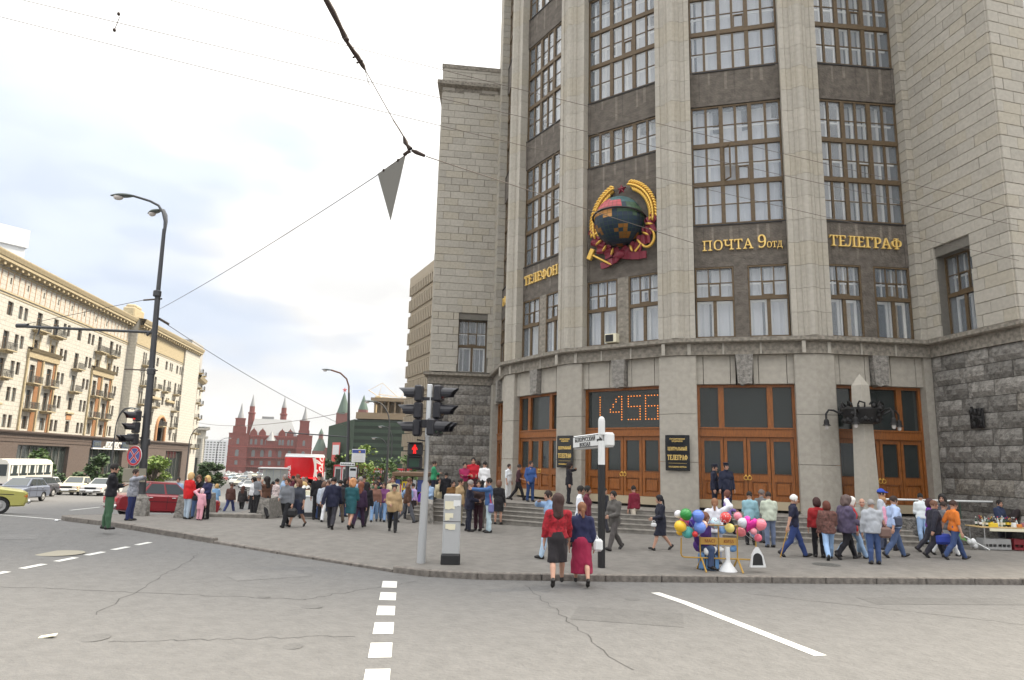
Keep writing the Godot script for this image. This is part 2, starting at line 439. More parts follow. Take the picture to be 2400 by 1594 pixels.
func ground():
	# road and land: one sheet to the horizon
	var xs := []; var zs := []
	var x := -1500.0
	while x <= 1500.0:
		xs.append(x); x += 400.0 if absf(x + 100.0) > 400.0 else (50.0 if absf(x + 12.0) > 50.0 else 2.0)
	var z := 60.0
	while z > -1700.0:
		zs.append(z); z -= 3.0 if z > 0.0 or z < -40.0 and z > -100.0 else (1.0 if z > -40.0 else 60.0)
	var g := MB.new()
	for i in xs.size() - 1:
		for j in zs.size() - 1:
			var q := []
			for e in [[i, j], [i + 1, j], [i + 1, j + 1], [i, j + 1]]:
				q.append(Vector3(xs[e[0]], gy(xs[e[0]], zs[e[1]]) - 0.13, zs[e[1]]))
			g.quad(q[0], q[1], q[2], q[3])
	struct("road", g, M.asphalt)
	# pavement on the telegraph's corner, running on down the street
	var edge := [Vector2(60, -23), Vector2(40, -20.2), Vector2(25, -18.2), Vector2(12.2, -16.9), Vector2(7.3, -16.35), Vector2(2.2, -15.9), Vector2(-0.63, -15.75), Vector2(-1.7, -15.95), Vector2(-2.6, -16.35), Vector2(-8.04, -19.53), Vector2(-11.4, -21.55), Vector2(-13.4, -22.7), Vector2(-14.6, -23.45), Vector2(-15.1, -24.0), Vector2(-15.25, -24.7), Vector2(-14.7, -26.3), Vector2(-12.3, -28.6), Vector2(-12.6, -33.0), Vector2(-17.2, -56.0), Vector2(-28.0, -120.0), Vector2(-52.0, -250.0)]
	var poly := PackedVector2Array(edge)
	poly.append_array(PackedVector2Array([Vector2(-30, -250), Vector2(0, -120), Vector2(60, -60)]))
	var b := MB.new()
	for r in [[-60.0, 60.0, -40.0, -15.0, 0.75], [-60.0, 60.0, -250.0, -40.0, 5.0]]:
		x = r[0]
		while x < r[1]:
			z = r[2]
			while z < r[3]:
				var c := PackedVector2Array([Vector2(x, z), Vector2(x + r[4], z), Vector2(x + r[4], z + r[4]), Vector2(x, z + r[4])])
				var k := 0
				for p in c: k += int(inside(p, poly))
				var got := [c] if k == 4 else ([] if k == 0 and r[4] < 1.0 else Geometry2D.intersect_polygons(c, poly))
				for gpoly in got:
					if not Geometry2D.is_polygon_clockwise(gpoly): gpoly.reverse()
					for i in range(1, gpoly.size() - 1):
						var t := []
						for p in [gpoly[0], gpoly[i], gpoly[i + 1]]: t.append(Vector3(p.x, pav(p.x, p.y), p.y))
						var nn: Vector3 = (t[1] - t[0]).cross(t[2] - t[0]).normalized()
						if nn.y < 0: b.tri(t[0], t[2], t[1], -nn, -nn, -nn)
						else: b.tri(t[0], t[1], t[2], nn, nn, nn)
				z += r[4]
			x += r[4]
	struct("pavement", b, M.pavement)
	# kerb stones, each its own piece
	var kerb := node("kerb", self)
	kerb.set_meta("kind", "structure")
	var path: Array = edge.slice(1, 19)
	var cm := {}
	for i in path.size() - 1:
		var a: Vector2 = path[i]; var c: Vector2 = path[i + 1]
		var L := a.distance_to(c)
		var cnt := maxi(1, int(round(L / 1.15)))
		var d := (c - a) / cnt
		for k in cnt:
			var p := a + d * (k + 0.5)
			var ramp := i == 7
			var y := gy(p.x, p.y)
			var key := "%.3f%s" % [d.length(), ramp]
			if not cm.has(key):
				var mb := MB.new()
				mb.bev(off(0, -0.11 if not ramp else -0.13, 0.08), Vector3(d.length() - 0.012, 0.24 if not ramp else 0.12, 0.16), 0.022)
				cm[key] = mb.mesh()
			var slope := gy(p.x + d.x * 0.5, p.y + d.y * 0.5) - gy(p.x - d.x * 0.5, p.y - d.y * 0.5)
			var fx := Vector3(d.x, slope, d.y).normalized()
			var fz := fx.cross(Vector3.UP).normalized()
			part("kerb_stone", cm[key], M.kerb_stone, kerb, Transform3D(Basis(fx, fz.cross(fx), fz) , Vector3(p.x, y + 0.004 + rng.randf_range(-0.006, 0.006), p.y)))
	# painted lines
	var st := MB.new()
	var dash := func(p: Vector2, q: Vector2, w: float):
		var dd := (q - p).normalized(); var s := Vector2(-dd.y, dd.x) * w / 2.0
		var n: int = maxi(1, int(p.distance_to(q) / 0.5))
		for i in n:
			var u := p.lerp(q, float(i) / n); var v := p.lerp(q, float(i + 1) / n)
			var f := func(o: Vector2) -> Vector3: return Vector3(o.x, gy(o.x, o.y) - 0.125, o.y)
			st.quad(f.call(u - s), f.call(u + s), f.call(v + s), f.call(v - s))
	for k in 6: dash.call(Vector2(-9.72 + 0.03 * k, -13.35 - 1.02 * k), Vector2(-9.69 + 0.03 * k, -13.98 - 1.02 * k), 0.16)
	for k in 7:
		var z0 := -15.2 + 1.235 * k
		var f := func(zz: float) -> float: return -1.54 - 0.147 * (-9.0 - zz)
		dash.call(Vector2(f.call(z0), z0), Vector2(f.call(z0 + 0.74), z0 + 0.74), 0.3)
	var rl := [Vector2(3.05, -14.7), Vector2(3.42, -13.7), Vector2(3.72, -12.6), Vector2(4.0, -11.6), Vector2(4.22, -10.8), Vector2(4.4, -10.15)]
	for i in 5: dash.call(rl[i], rl[i + 1], 0.2)
	for k in 5: dash.call(Vector2(-21.0 - 2.2 * k, -34.0 - 10.0 * k), Vector2(-21.9 - 2.2 * k, -38.0 - 10.0 * k), 0.15)
	dash.call(Vector2(-14.9, -23.9), Vector2(-20.5, -26.5), 0.16)
	struct("road_marking", st, M.marking)
	# cracks, tar seams and mended places in the asphalt
	var ck := MB.new()
	var r := RandomNumberGenerator.new(); r.seed = 3
	var lay := func(m: MB, u: Vector2, v: Vector2, w: float, up: float):
		var s := Vector2(-(v - u).y, (v - u).x).normalized() * w
		var f := func(o: Vector2) -> Vector3: return Vector3(o.x, gy(o.x, o.y) - 0.13 + up, o.y)
		m.quad(f.call(u - s), f.call(u + s), f.call(v + s), f.call(v - s))
	for e in [[Vector2(-9.0, -12.6), Vector2(-3.6, -12.9)], [Vector2(-3.6, -12.9), Vector2(-1.9, -15.4)], [Vector2(0.4, -15.2), Vector2(1.6, -9.2)], [Vector2(-7.5, -17.4), Vector2(-6.2, -11.0)], [Vector2(5.0, -14.9), Vector2(9.5, -12.2)], [Vector2(-5.2, -9.6), Vector2(-2.2, -10.6)]]:
		var n := 26
		var prev: Vector2 = e[0]
		for k in range(1, n + 1):
			var q: Vector2 = (e[0] as Vector2).lerp(e[1], float(k) / n) + Vector2(r.randf_range(-0.06, 0.06), r.randf_range(-0.06, 0.06))
			lay.call(ck, prev, q, r.randf_range(0.004, 0.011), 0.0025); prev = q
	struct("road_crack", ck, M.tar)
	for e in [[Vector2(1.2, -12.6), Vector2(3.0, -12.2), 0.55, "asphalt_dark"], [Vector2(-5.6, -14.6), Vector2(-4.4, -15.6), 0.4, "asphalt_pale"], [Vector2(7.2, -14.4), Vector2(10.4, -14.7), 0.35, "asphalt_dark"], [Vector2(-12.5, -19.0), Vector2(-15.2, -17.4), 0.6, "asphalt_pale"]]:
		var pm := MB.new(); lay.call(pm, e[0], e[1], e[2], 0.0035)
		struct("road_patch", pm, M[e[3]])
	for k in 5:
		var u := Vector2(r.randf_range(-8.0, 9.0), r.randf_range(-14.5, -8.5))
		var om := MB.new()
		var rad := r.randf_range(0.06, 0.2)
		om.lathe(Transform3D(Basis.from_scale(Vector3(1, 1, r.randf_range(0.5, 1.4))), Vector3(u.x, gy(u.x, u.y) - 0.1265, u.y)), [Vector2(0.0, 0.001), Vector2(rad, 0.001), Vector2(rad * 1.05, 0.0)], 11)
		struct("oil_stain", om, M.asphalt_stain)

# ---------- the telegraph building: a five-sided corner between two block walls ----------
const FACE := 5.3296
const STEP := 21.27
const AXIS := -37.02
var bays := []     # transforms of the five faces: x along the face, z out of it
func facet(x: float, z: float, deg: float) -> Transform3D: return at(x, 0, z, deg)

func sash(t: MB, x0: float, y0: float, x1: float, y1: float, z: float, bar: float, dep := 0.06):   # a frame of four bars
	t.b2(x0, y0, z, x0 + bar, y1, z + dep); t.b2(x1 - bar, y0, z, x1, y1, z + dep)
	t.b2(x0 + bar, y0, z + 0.002, x1 - bar, y0 + bar, z + dep - 0.003); t.b2(x0 + bar, y1 - bar, z + 0.002, x1 - bar, y1, z + dep - 0.003)

var pane_meshes := {}
func pane(parent: Node, x0: float, y0: float, x1: float, y1: float, z: float, m: Material):
	var key := "%.3f %.3f" % [x1 - x0, y1 - y0]
	if not pane_meshes.has(key):
		var b := MB.new()
		b.box(Transform3D(), Vector3(x1 - x0, y1 - y0, 0.008))
		pane_meshes[key] = b.mesh()
	part("pane", pane_meshes[key], m, parent, off((x0 + x1) / 2.0, (y0 + y1) / 2.0, z))

func big_window(bld: Node, bay: int, y0: float, y1: float, rows: int, one_by_one: bool, look: int, open_at := -1):
	# three sashes wide, each with two columns; each row of sashes has two panes in height
	var x0 := FACE / 2.0 - 1.86; var x1 := FACE / 2.0 + 1.86
	var z := -0.56
	var fr := MB.new()
	sash(fr, x0, y0, x1, y1, z, 0.07, 0.1)
	var w := (x1 - x0 - 0.14) / 3.0
	for k in [1, 2]: fr.b2(x0 + 0.07 + w * k - 0.085, y0 + 0.07, z - 0.002, x0 + 0.07 + w * k + 0.085, y1 - 0.07, z + 0.11)
	var rh := (y1 - y0 - 0.14) / rows
	for r in range(1, rows): fr.b2(x0 + 0.07, y0 + 0.07 + rh * r - 0.1, z + 0.004, x1 - 0.07, y0 + 0.07 + rh * r + 0.1, z + 0.13)
	var panes := []
	for r in rows:
		var a0 := y0 + 0.07 + rh * r + (0.1 if r > 0 else 0.0); var a1 := y0 + 0.07 + rh * (r + 1) - (0.1 if r < rows - 1 else 0.0)
		for k in 3:
			var b0 := x0 + 0.07 + w * k + (0.085 if k > 0 else 0.0); var b1 := x0 + 0.07 + w * (k + 1) - (0.085 if k < 2 else 0.0)
			var mx := (b0 + b1) / 2.0; var my := (a0 + a1) / 2.0
			fr.b2(mx - 0.05, a0, z + 0.006, mx + 0.05, a1, z + 0.085)
			fr.b2(b0, my - 0.018, z + 0.01, mx - 0.05, my + 0.018, z + 0.06); fr.b2(mx + 0.05, my - 0.018, z + 0.01, b1, my + 0.018, z + 0.06)
			for s in 2:
				for q in 2:
					panes.append([b0 if s == 0 else mx + 0.05, a0 if q == 0 else my + 0.018, mx - 0.05 if s == 0 else b1, my - 0.018 if q == 0 else a1, r * 100 + k * 10 + s * 2 + q])
	# the small hinged vent in the middle sash
	if rows > 1:
		var vx := x0 + 0.07 + w * 1.5 + 0.06; var vy := y0 + 0.07 + rh + 0.12
		sash(fr, vx, vy, vx + w * 0.5 - 0.16, vy + rh * 0.36, z + 0.012, 0.045, 0.085)
	var win := part("window", fr, M.window_paint, bld, bays[bay])
	# inner white frames and blinds behind the glass
	var inn := MB.new()
	for k in 6:
		var ix := x0 + 0.1 + (x1 - x0 - 0.2) / 6.0 * k
		inn.b2(ix, y0 + 0.05, z - 0.34, ix + 0.1, y1 - 0.05, z - 0.29)
	for r in range(0, rows * 2): inn.b2(x0, y0 + 0.12 + rh * 0.5 * r, z - 0.33, x1, y0 + 0.2 + rh * 0.5 * r, z - 0.285)
	part("inner_frame", inn, M.white_paint, win)
	if look > 0:
		var cu := MB.new()
		var n := 24
		for i in n:
			var u0 := x0 + (x1 - x0) * i / n; var u1 := x0 + (x1 - x0) * (i + 1) / n
			var za := z - 0.5 + 0.05 * sin(i * 1.9 + bay); var zb := z - 0.5 + 0.05 * sin((i + 1) * 1.9 + bay)
			var seed_ := fposmod(sin((i / 2) * 12.9898 + bay * 78.233 + y0 * 3.7) * 43758.5, 1.0)
			if look == 1 and seed_ > 0.12 or (look == 2 and (i * 7 + bay) % 9 < 6):
				var yt := y1 if seed_ < 0.75 else lerpf(y0, y1, 0.35 + 0.6 * fposmod(seed_ * 13.0, 1.0))
				cu.quad(Vector3(u0, y0, za), Vector3(u1, y0, zb), Vector3(u1, yt, zb), Vector3(u0, yt, za))
		part("curtain", cu, M.curtain if look == 1 else M.curtain_grey, win)
	if one_by_one:
		for p in panes:
			if p[4] == open_at: continue
			pane(win, p[0], p[1], p[2], p[3], z + 0.03, M.pane_glass)
	else:
		var gl := MB.new()
		for p in panes: gl.b2(p[0], p[1], z + 0.026, p[2], p[3], z + 0.034)
		part("glazing", gl, M.pane_glass, win, Transform3D(), "stuff")
	if open_at >= 0:
		for p in panes:
			if p[4] == open_at:
				var ob := MB.new()
				sash(ob, 0, 0, p[2] - p[0], (p[3] - p[1]) * 2.0, 0, 0.05, 0.05)
				part("open_sash", ob, M.window_paint, win, Transform3D(Basis(Vector3.UP, -0.95), Vector3(p[0], p[1], z + 0.06)))
	# sill: a thin dark ledge
	var si := MB.new()
	si.b2(x0 - 0.03, y0 - 0.07, -0.6, x1 + 0.03, y0 - 0.012, -0.38)
	part("window_sill", si, M.lead, bld, bays[bay])

func small_window(bld: Node, t: Transform3D, x0: float, x1: float, y0: float, y1: float, mid: float, look: int):
	var z := -0.5
	var fr := MB.new()
	sash(fr, x0, y0, x1, y1, z, 0.065, 0.1)
	fr.b2(x0 + 0.065, mid - 0.08, z + 0.004, x1 - 0.065, mid + 0.08, z + 0.13)
	var mx := (x0 + x1) / 2.0
	fr.b2(mx - 0.07, y0 + 0.065, z + 0.006, mx + 0.07, mid - 0.08, z + 0.09)
	var w := (x1 - x0 - 0.13) / 3.0
	var my := (mid + 0.08 + y1 - 0.065) / 2.0
	for k in [1, 2]: fr.b2(x0 + 0.065 + w * k - 0.02, mid + 0.08, z + 0.006, x0 + 0.065 + w * k + 0.02, y1 - 0.065, z + 0.07)
	fr.b2(x0 + 0.065, my - 0.018, z + 0.009, x1 - 0.065, my + 0.018, z + 0.06)
	sash(fr, x0 + 0.065 + w, mid + 0.09, x0 + 0.065 + 2 * w, my, z + 0.012, 0.05, 0.09)
	var win := part("window", fr, M.window_paint, bld, t)
	for k in 3:
		for r in 2:
			pane(win, x0 + 0.065 + w * k + 0.02, (mid + 0.08) if r == 0 else my + 0.018, x0 + 0.065 + w * (k + 1) - 0.02, (my - 0.018) if r == 0 else y1 - 0.065, z + 0.03, M.pane_glass)
	pane(win, x0 + 0.065, y0 + 0.065, mx - 0.07, mid - 0.08, z + 0.03, M.pane_glass)
	pane(win, mx + 0.07, y0 + 0.065, x1 - 0.065, mid - 0.08, z + 0.03, M.pane_glass)
	var inn := MB.new()
	sash(inn, x0 + 0.05, y0 + 0.02, mx - 0.02, mid - 0.02, z - 0.3, 0.11, 0.05)
	sash(inn, mx + 0.02, y0 + 0.02, x1 - 0.05, mid - 0.02, z - 0.3, 0.11, 0.05)
	for k in 4: inn.b2(x0 + 0.03 + w * k, mid, z - 0.3, x0 + 0.09 + w * k, y1, z - 0.25)
	inn.b2(x0, my - 0.05, z - 0.298, x1, my + 0.02, z - 0.252)
	part("inner_frame", inn, M.white_paint, win)
	var cu := MB.new()
	var n := 14
	for i in n:
		var u0 := x0 + (x1 - x0) * i / n; var u1 := x0 + (x1 - x0) * (i + 1) / n
		var za := z - 0.45 + 0.04 * sin(i * 2.2 + x0); var zb := z - 0.45 + 0.04 * sin((i + 1) * 2.2 + x0)
		if look == 1 and i != 5 or look == 3 and i > 8 and i < 12: cu.quad(Vector3(u0, y0, za), Vector3(u1, y0, zb), Vector3(u1, y1, zb), Vector3(u0, y1, za))
	part("curtain", cu, M.curtain if look == 1 else M.curtain_ochre, win)

func entrance(bld: Node, bay: int):
	var t: Transform3D = bays[bay]
	var x0 := FACE / 2.0 - 1.875; var x1 := FACE / 2.0 + 1.875
	var z := -0.5
	var top := 5.77
	var fr := MB.new()
	sash(fr, x0, 1.0, x1, top, z, 0.11, 0.16)
	fr.b2(x0 + 0.11, 3.67, z - 0.01, x1 - 0.11, 3.98, z + 0.2)
	fr.b2(x0 + 0.12, 3.985, z + 0.0, x1 - 0.12, 4.04, z + 0.24)
	if bay != 2:
		for x in [x0 + 0.94, x1 - 0.94]: fr.b2(x - 0.11, 4.04, z - 0.002, x + 0.11, top - 0.11, z + 0.17)
	var d := part("doorway", fr, M.wood, bld, t)
	# transom lights
	var cols := [[x0 + 0.11, x1 - 0.11]] if bay == 2 else [[x0 + 0.11, x0 + 0.83], [x0 + 1.05, x1 - 1.05], [x1 - 0.83, x1 - 0.11]]
	for c in cols: pane(d, c[0], 4.04, c[1], top - 0.11, z + 0.05, M.dark_glass)
	# four leaves
	var w := (x1 - x0 - 0.22) / 4.0
	for k in 4:
		var a := x0 + 0.11 + w * k; var b := a + w
		var lf := MB.new()
		var st := 0.13
		lf.b2(a + 0.012, 1.18, z + 0.01, a + st, 3.665, z + 0.12); lf.b2(b - st, 1.18, z + 0.01, b - 0.012, 3.665, z + 0.12)
		lf.b2(a + st, 3.5, z + 0.012, b - st, 3.665, z + 0.118); lf.b2(a + st, 1.92, z + 0.012, b - st, 2.2, z + 0.118); lf.b2(a + st, 1.18, z + 0.012, b - st, 1.34, z + 0.118)
		lf.b2(a + st, 1.34, z + 0.03, b - st, 1.92, z + 0.06)
		lf.bev(off((a + b) / 2.0, 1.63, z + 0.075), Vector3(w - 2 * st - 0.12, 0.46, 0.06), 0.03)
		var leaf := part("door", lf, M.wood, bld, t)
		pane(leaf, a + st, 2.2, b - st, 3.5, z + 0.06, M.dark_glass)
		var fx := MB.new()
		fx.b2(a + st - 0.02, 2.2, z + 0.125, b - st + 0.02, 2.225, z + 0.14)
		part("bead", fx, M.wood_dark, leaf)
		if k == 1 or k == 2:
			var hd := MB.new()
			var hx := b - 0.07 if k == 1 else a + 0.07
			var ring := []
			for i in 13: ring.append(Vector3(hx + 0.08 * cos(TAU * i / 12), 2.06 + 0.08 * sin(TAU * i / 12), z + 0.16))
			hd.tube(ring, 0.012, 6, false)
			hd.bev(off(hx, 2.14, z + 0.13), Vector3(0.06, 0.08, 0.03), 0.01)
			part("handle", hd, M.gold, leaf)
	var pl := MB.new()
	pl.b2(x0, 0.85, z - 0.1, x1, 1.17, z + 0.2)
	part("plinth", pl, M.plinth_stone, bld, t)
	# dim vestibule behind the glass
	var v := MB.new()
	v.b2(x0 - 0.7, 0.7, z - 3.2, x1 + 0.7, 6.4, z - 3.1); v.b2(x0 - 0.8, 0.7, z - 3.1, x0 - 0.3, 6.4, z - 0.12); v.b2(x1 + 0.3, 0.7, z - 3.1, x1 + 0.8, 6.4, z - 0.12); v.b2(x0 - 0.7, 5.95, z - 3.1, x1 + 0.7, 6.4, z - 0.1)
	for k in 3: v.b2(x0 + 0.5 + k * 1.2, 0.9, z - 2.2, x0 + 0.62 + k * 1.2, 3.6, z - 2.1)
	v.b2(x0 + 0.2, 3.5, z - 2.2, x1 - 0.2, 3.7, z - 2.1)
	part("vestibule", v, M.vestibule, bld, t)

func plaque(bld: Node, t: Transform3D):
	var b := MB.new()
	b.bev(off(0, 0, 0.02), Vector3(0.98, 1.42, 0.05), 0.015)
	var p := part("name_plate", b, M.plate_black, bld, t)
	var rows := [["ГОСУДАРСТВЕННОЕ", 0.55, 0.055, 0.62], ["ПРЕДПРИЯТИЕ", 0.46, 0.055, 0.45], ["ЦЕНТРАЛЬНЫЙ", 0.16, 0.13, 0.78], ["ТЕЛЕГРАФ", -0.19, 0.2, 0.8], ["TELEGRAPHE CENTRAL", -0.56, 0.055, 0.72]]
	for r in rows:
		var tm := text_mesh(r[0], r[2], 0.012, true, true)
		var wd: float = tm.get_aabb().size.x
		var sx: float = r[3] / maxf(wd, 0.01)
		part("lettering", tm, M.letter_gold, p, Transform3D(Basis.from_scale(Vector3(sx, 1, 1)), Vector3(0, r[1], 0.05)))
	var ln := MB.new()
	ln.b2(-0.36, -0.42, 0.045, 0.36, -0.412, 0.052)
	part("rule", ln, M.letter_gold, p)

func word(bld: Node, bay: int, s: String, x0: float, x1: float, y: float, h: float):
	var tm := text_mesh(s, h, 0.09, true, false)
	var ab := tm.get_aabb()
	part("lettering", tm, M.letter_gold, bld, bays[bay] * Transform3D(Basis.from_scale(Vector3((x1 - x0) / ab.size.x, 1, 1)), Vector3((x0 + x1) / 2.0, y + h * 0.5, -0.37)))

func block_wall(bld: Node, t: Transform3D, x0: float, x1: float, y0: float, y1: float, course: float, len_: float, called: String, mats: Array, holes: Array, single_: bool, proud: float, bevel: float, rough: bool, in0 := 0.0, in1 := 0.0):
	# courses of stone blocks laid in bond in front of a recessed joint face
	var r := RandomNumberGenerator.new(); r.seed = int(absf(t.origin.x) * 100.0) + called.length()
	var bk := MB.new()
	var cuts := [y0, y1]
	for h in holes: cuts.append_array([h[1], h[3]])
	cuts.sort()
	for i in cuts.size() - 1:
		var a: float = cuts[i]; var b: float = cuts[i + 1]
		if b - a < 0.01: continue
		var hole = null
		for h in holes:
			if a >= h[1] - 0.001 and b <= h[3] + 0.001: hole = h
		var e0 := x0 + in0; var e1 := x1 - in1
		if hole == null: bk.b2(e0, a, -0.9, e1, b, -0.03)
		else:
			bk.b2(e0, a, -0.9, hole[0], b, -0.03); bk.b2(hole[2], a, -0.9, e1, b, -0.03)
	part("wall", bk, M[mats[0] + "_back"], bld, t)
	var rows := int(round((y1 - y0) / course))
	var ch := (y1 - y0) / rows
	var rest := {}
	var meshes := {}
	for j in rows:
		var x := x0 - (len_ * (0.5 if j % 2 else 0.0) + r.randf_range(0, 0.12))
		while x < x1 - 0.01:
			var a := maxf(x, x0); var b := minf(x + len_ * r.randf_range(0.86, 1.14), x1)
			if x1 - b < 0.22: b = x1
			if b - a < 0.2 and a == x0:
				x = b; b = minf(b + len_, x1)
				if x1 - b < 0.22: b = x1
			x = b
			var lo := y0 + ch * j; var hi := lo + ch
			var pieces := [[a, b]]
			for h in holes:
				if hi > h[1] + 0.05 and lo < h[3] - 0.05:
					var nx := []
					for p in pieces:
						if p[1] <= h[0] or p[0] >= h[2]: nx.append(p)
						else:
							if h[0] - p[0] > 0.08: nx.append([p[0], h[0]])
							if p[1] - h[2] > 0.08: nx.append([h[2], p[1]])
					pieces = nx
			for p in pieces:
				var w: float = snappedf(p[1] - p[0], 0.04)
				var key := "%.2f %d" % [w, r.randi() % 2 if rough else 0]
				if not meshes.has(key):
					var mb := MB.new()
					if rough: rock_face(mb, w - 0.02, ch - 0.022, 0.09, r)
					else: mb.bev(Transform3D(), Vector3(w - 0.012, ch - 0.014, 0.12), bevel)
					meshes[key] = mb
				var m: String = mats[[0, 0, 1, 2, 3, 0, 1, 2][r.randi() % 8]]
				var tt: Transform3D = t * off((p[0] + p[1]) / 2.0, (lo + hi) / 2.0, proud + r.randf_range(-0.006, 0.006))
				if single_:
					if meshes[key] is MB: meshes[key] = meshes[key].mesh()
					part(called, meshes[key], M[m], bld, tt)
				else:
					if not rest.has(m): rest[m] = MB.new()
					rest[m].add(meshes[key], tt)
	for m in rest: part(called + "_courses", rest[m], M[m], bld, Transform3D(), "stuff")

func rock_face(mb: MB, w: float, h: float, d: float, r: RandomNumberGenerator):
	# a quarry-faced stone: a humped grid on a square base
	var nx := maxi(3, int(w / 0.22)); var ny := 3
	var g := []
	for j in ny + 1:
		var row := []
		for i in nx + 1:
			var edge := i == 0 or j == 0 or i == nx or j == ny
			row.append(Vector3(w * (float(i) / nx - 0.5) + (0.0 if edge else r.randf_range(-0.03, 0.03)), h * (float(j) / ny - 0.5), (0.0 if edge else d * r.randf_range(0.45, 1.1))))
		g.append(row)
	for j in ny:
		for i in nx: mb.quad(g[j][i], g[j][i + 1], g[j + 1][i + 1], g[j + 1][i])
	for i in nx:
		mb.quad(g[0][i] + Vector3(0, 0, -0.1), g[0][i + 1] + Vector3(0, 0, -0.1), g[0][i + 1], g[0][i])
		mb.quad(g[ny][i], g[ny][i + 1], g[ny][i + 1] + Vector3(0, 0, -0.1), g[ny][i] + Vector3(0, 0, -0.1))
	for j in ny:
		mb.quad(g[j][0] + Vector3(0, 0, -0.1), g[j][0], g[j + 1][0], g[j + 1][0] + Vector3(0, 0, -0.1))
		mb.quad(g[j][nx], g[j][nx] + Vector3(0, 0, -0.1), g[j + 1][nx] + Vector3(0, 0, -0.1), g[j + 1][nx])

func pier_mesh(p: Vector2, q: Vector2, bend: Vector2, h: float, fluted: bool) -> MB:
	# plan outline from jamb p to jamb q round the corner bend, pushed out by the flutes
	var prof := [[0, -0.45], [0, 0], [0.13, 0], [0.15, -0.05], [0.27, -0.05], [0.285, 0.02], [0.33, 0.10], [0.38, 0.06], [0.43, 0.145], [0.5, 0.175], [0.57, 0.145], [0.62, 0.06], [0.67, 0.10], [0.715, 0.02], [0.73, -0.05], [0.85, -0.05], [0.87, 0], [1, 0], [1, -0.45]]
	if not fluted: prof = [[0, -0.8], [0, 0.0], [0.03, 0.03], [0.5, 0.03], [0.97, 0.03], [1, 0.0], [1, -0.8]]
	var la := p.distance_to(bend); var lb := bend.distance_to(q)
	var f := la / (la + lb)
	var na := Vector2(-(bend - p).y, (bend - p).x).normalized(); var nb := Vector2(-(q - bend).y, (q - bend).x).normalized()
	var pts := PackedVector2Array()
	for e in prof:
		var t: float = e[0]
		var o := p.lerp(bend, t / f) if t <= f else bend.lerp(q, (t - f) / (1.0 - f))
		var k := smoothstep(0.2, 0.8, t)
		pts.append(o + na.lerp(nb, k).normalized() * e[1])
	pts.append(bend - (na + nb).normalized() * 0.9)
	# extrude: x,y of the polygon are world x and -z
	var poly := PackedVector2Array()
	for e in pts: poly.append(Vector2(e.x, -e.y))
	var m := MB.new()
	m.prism(Transform3D(Basis(Vector3.RIGHT, -PI / 2), Vector3.ZERO), poly, 0.0, h)
	return m

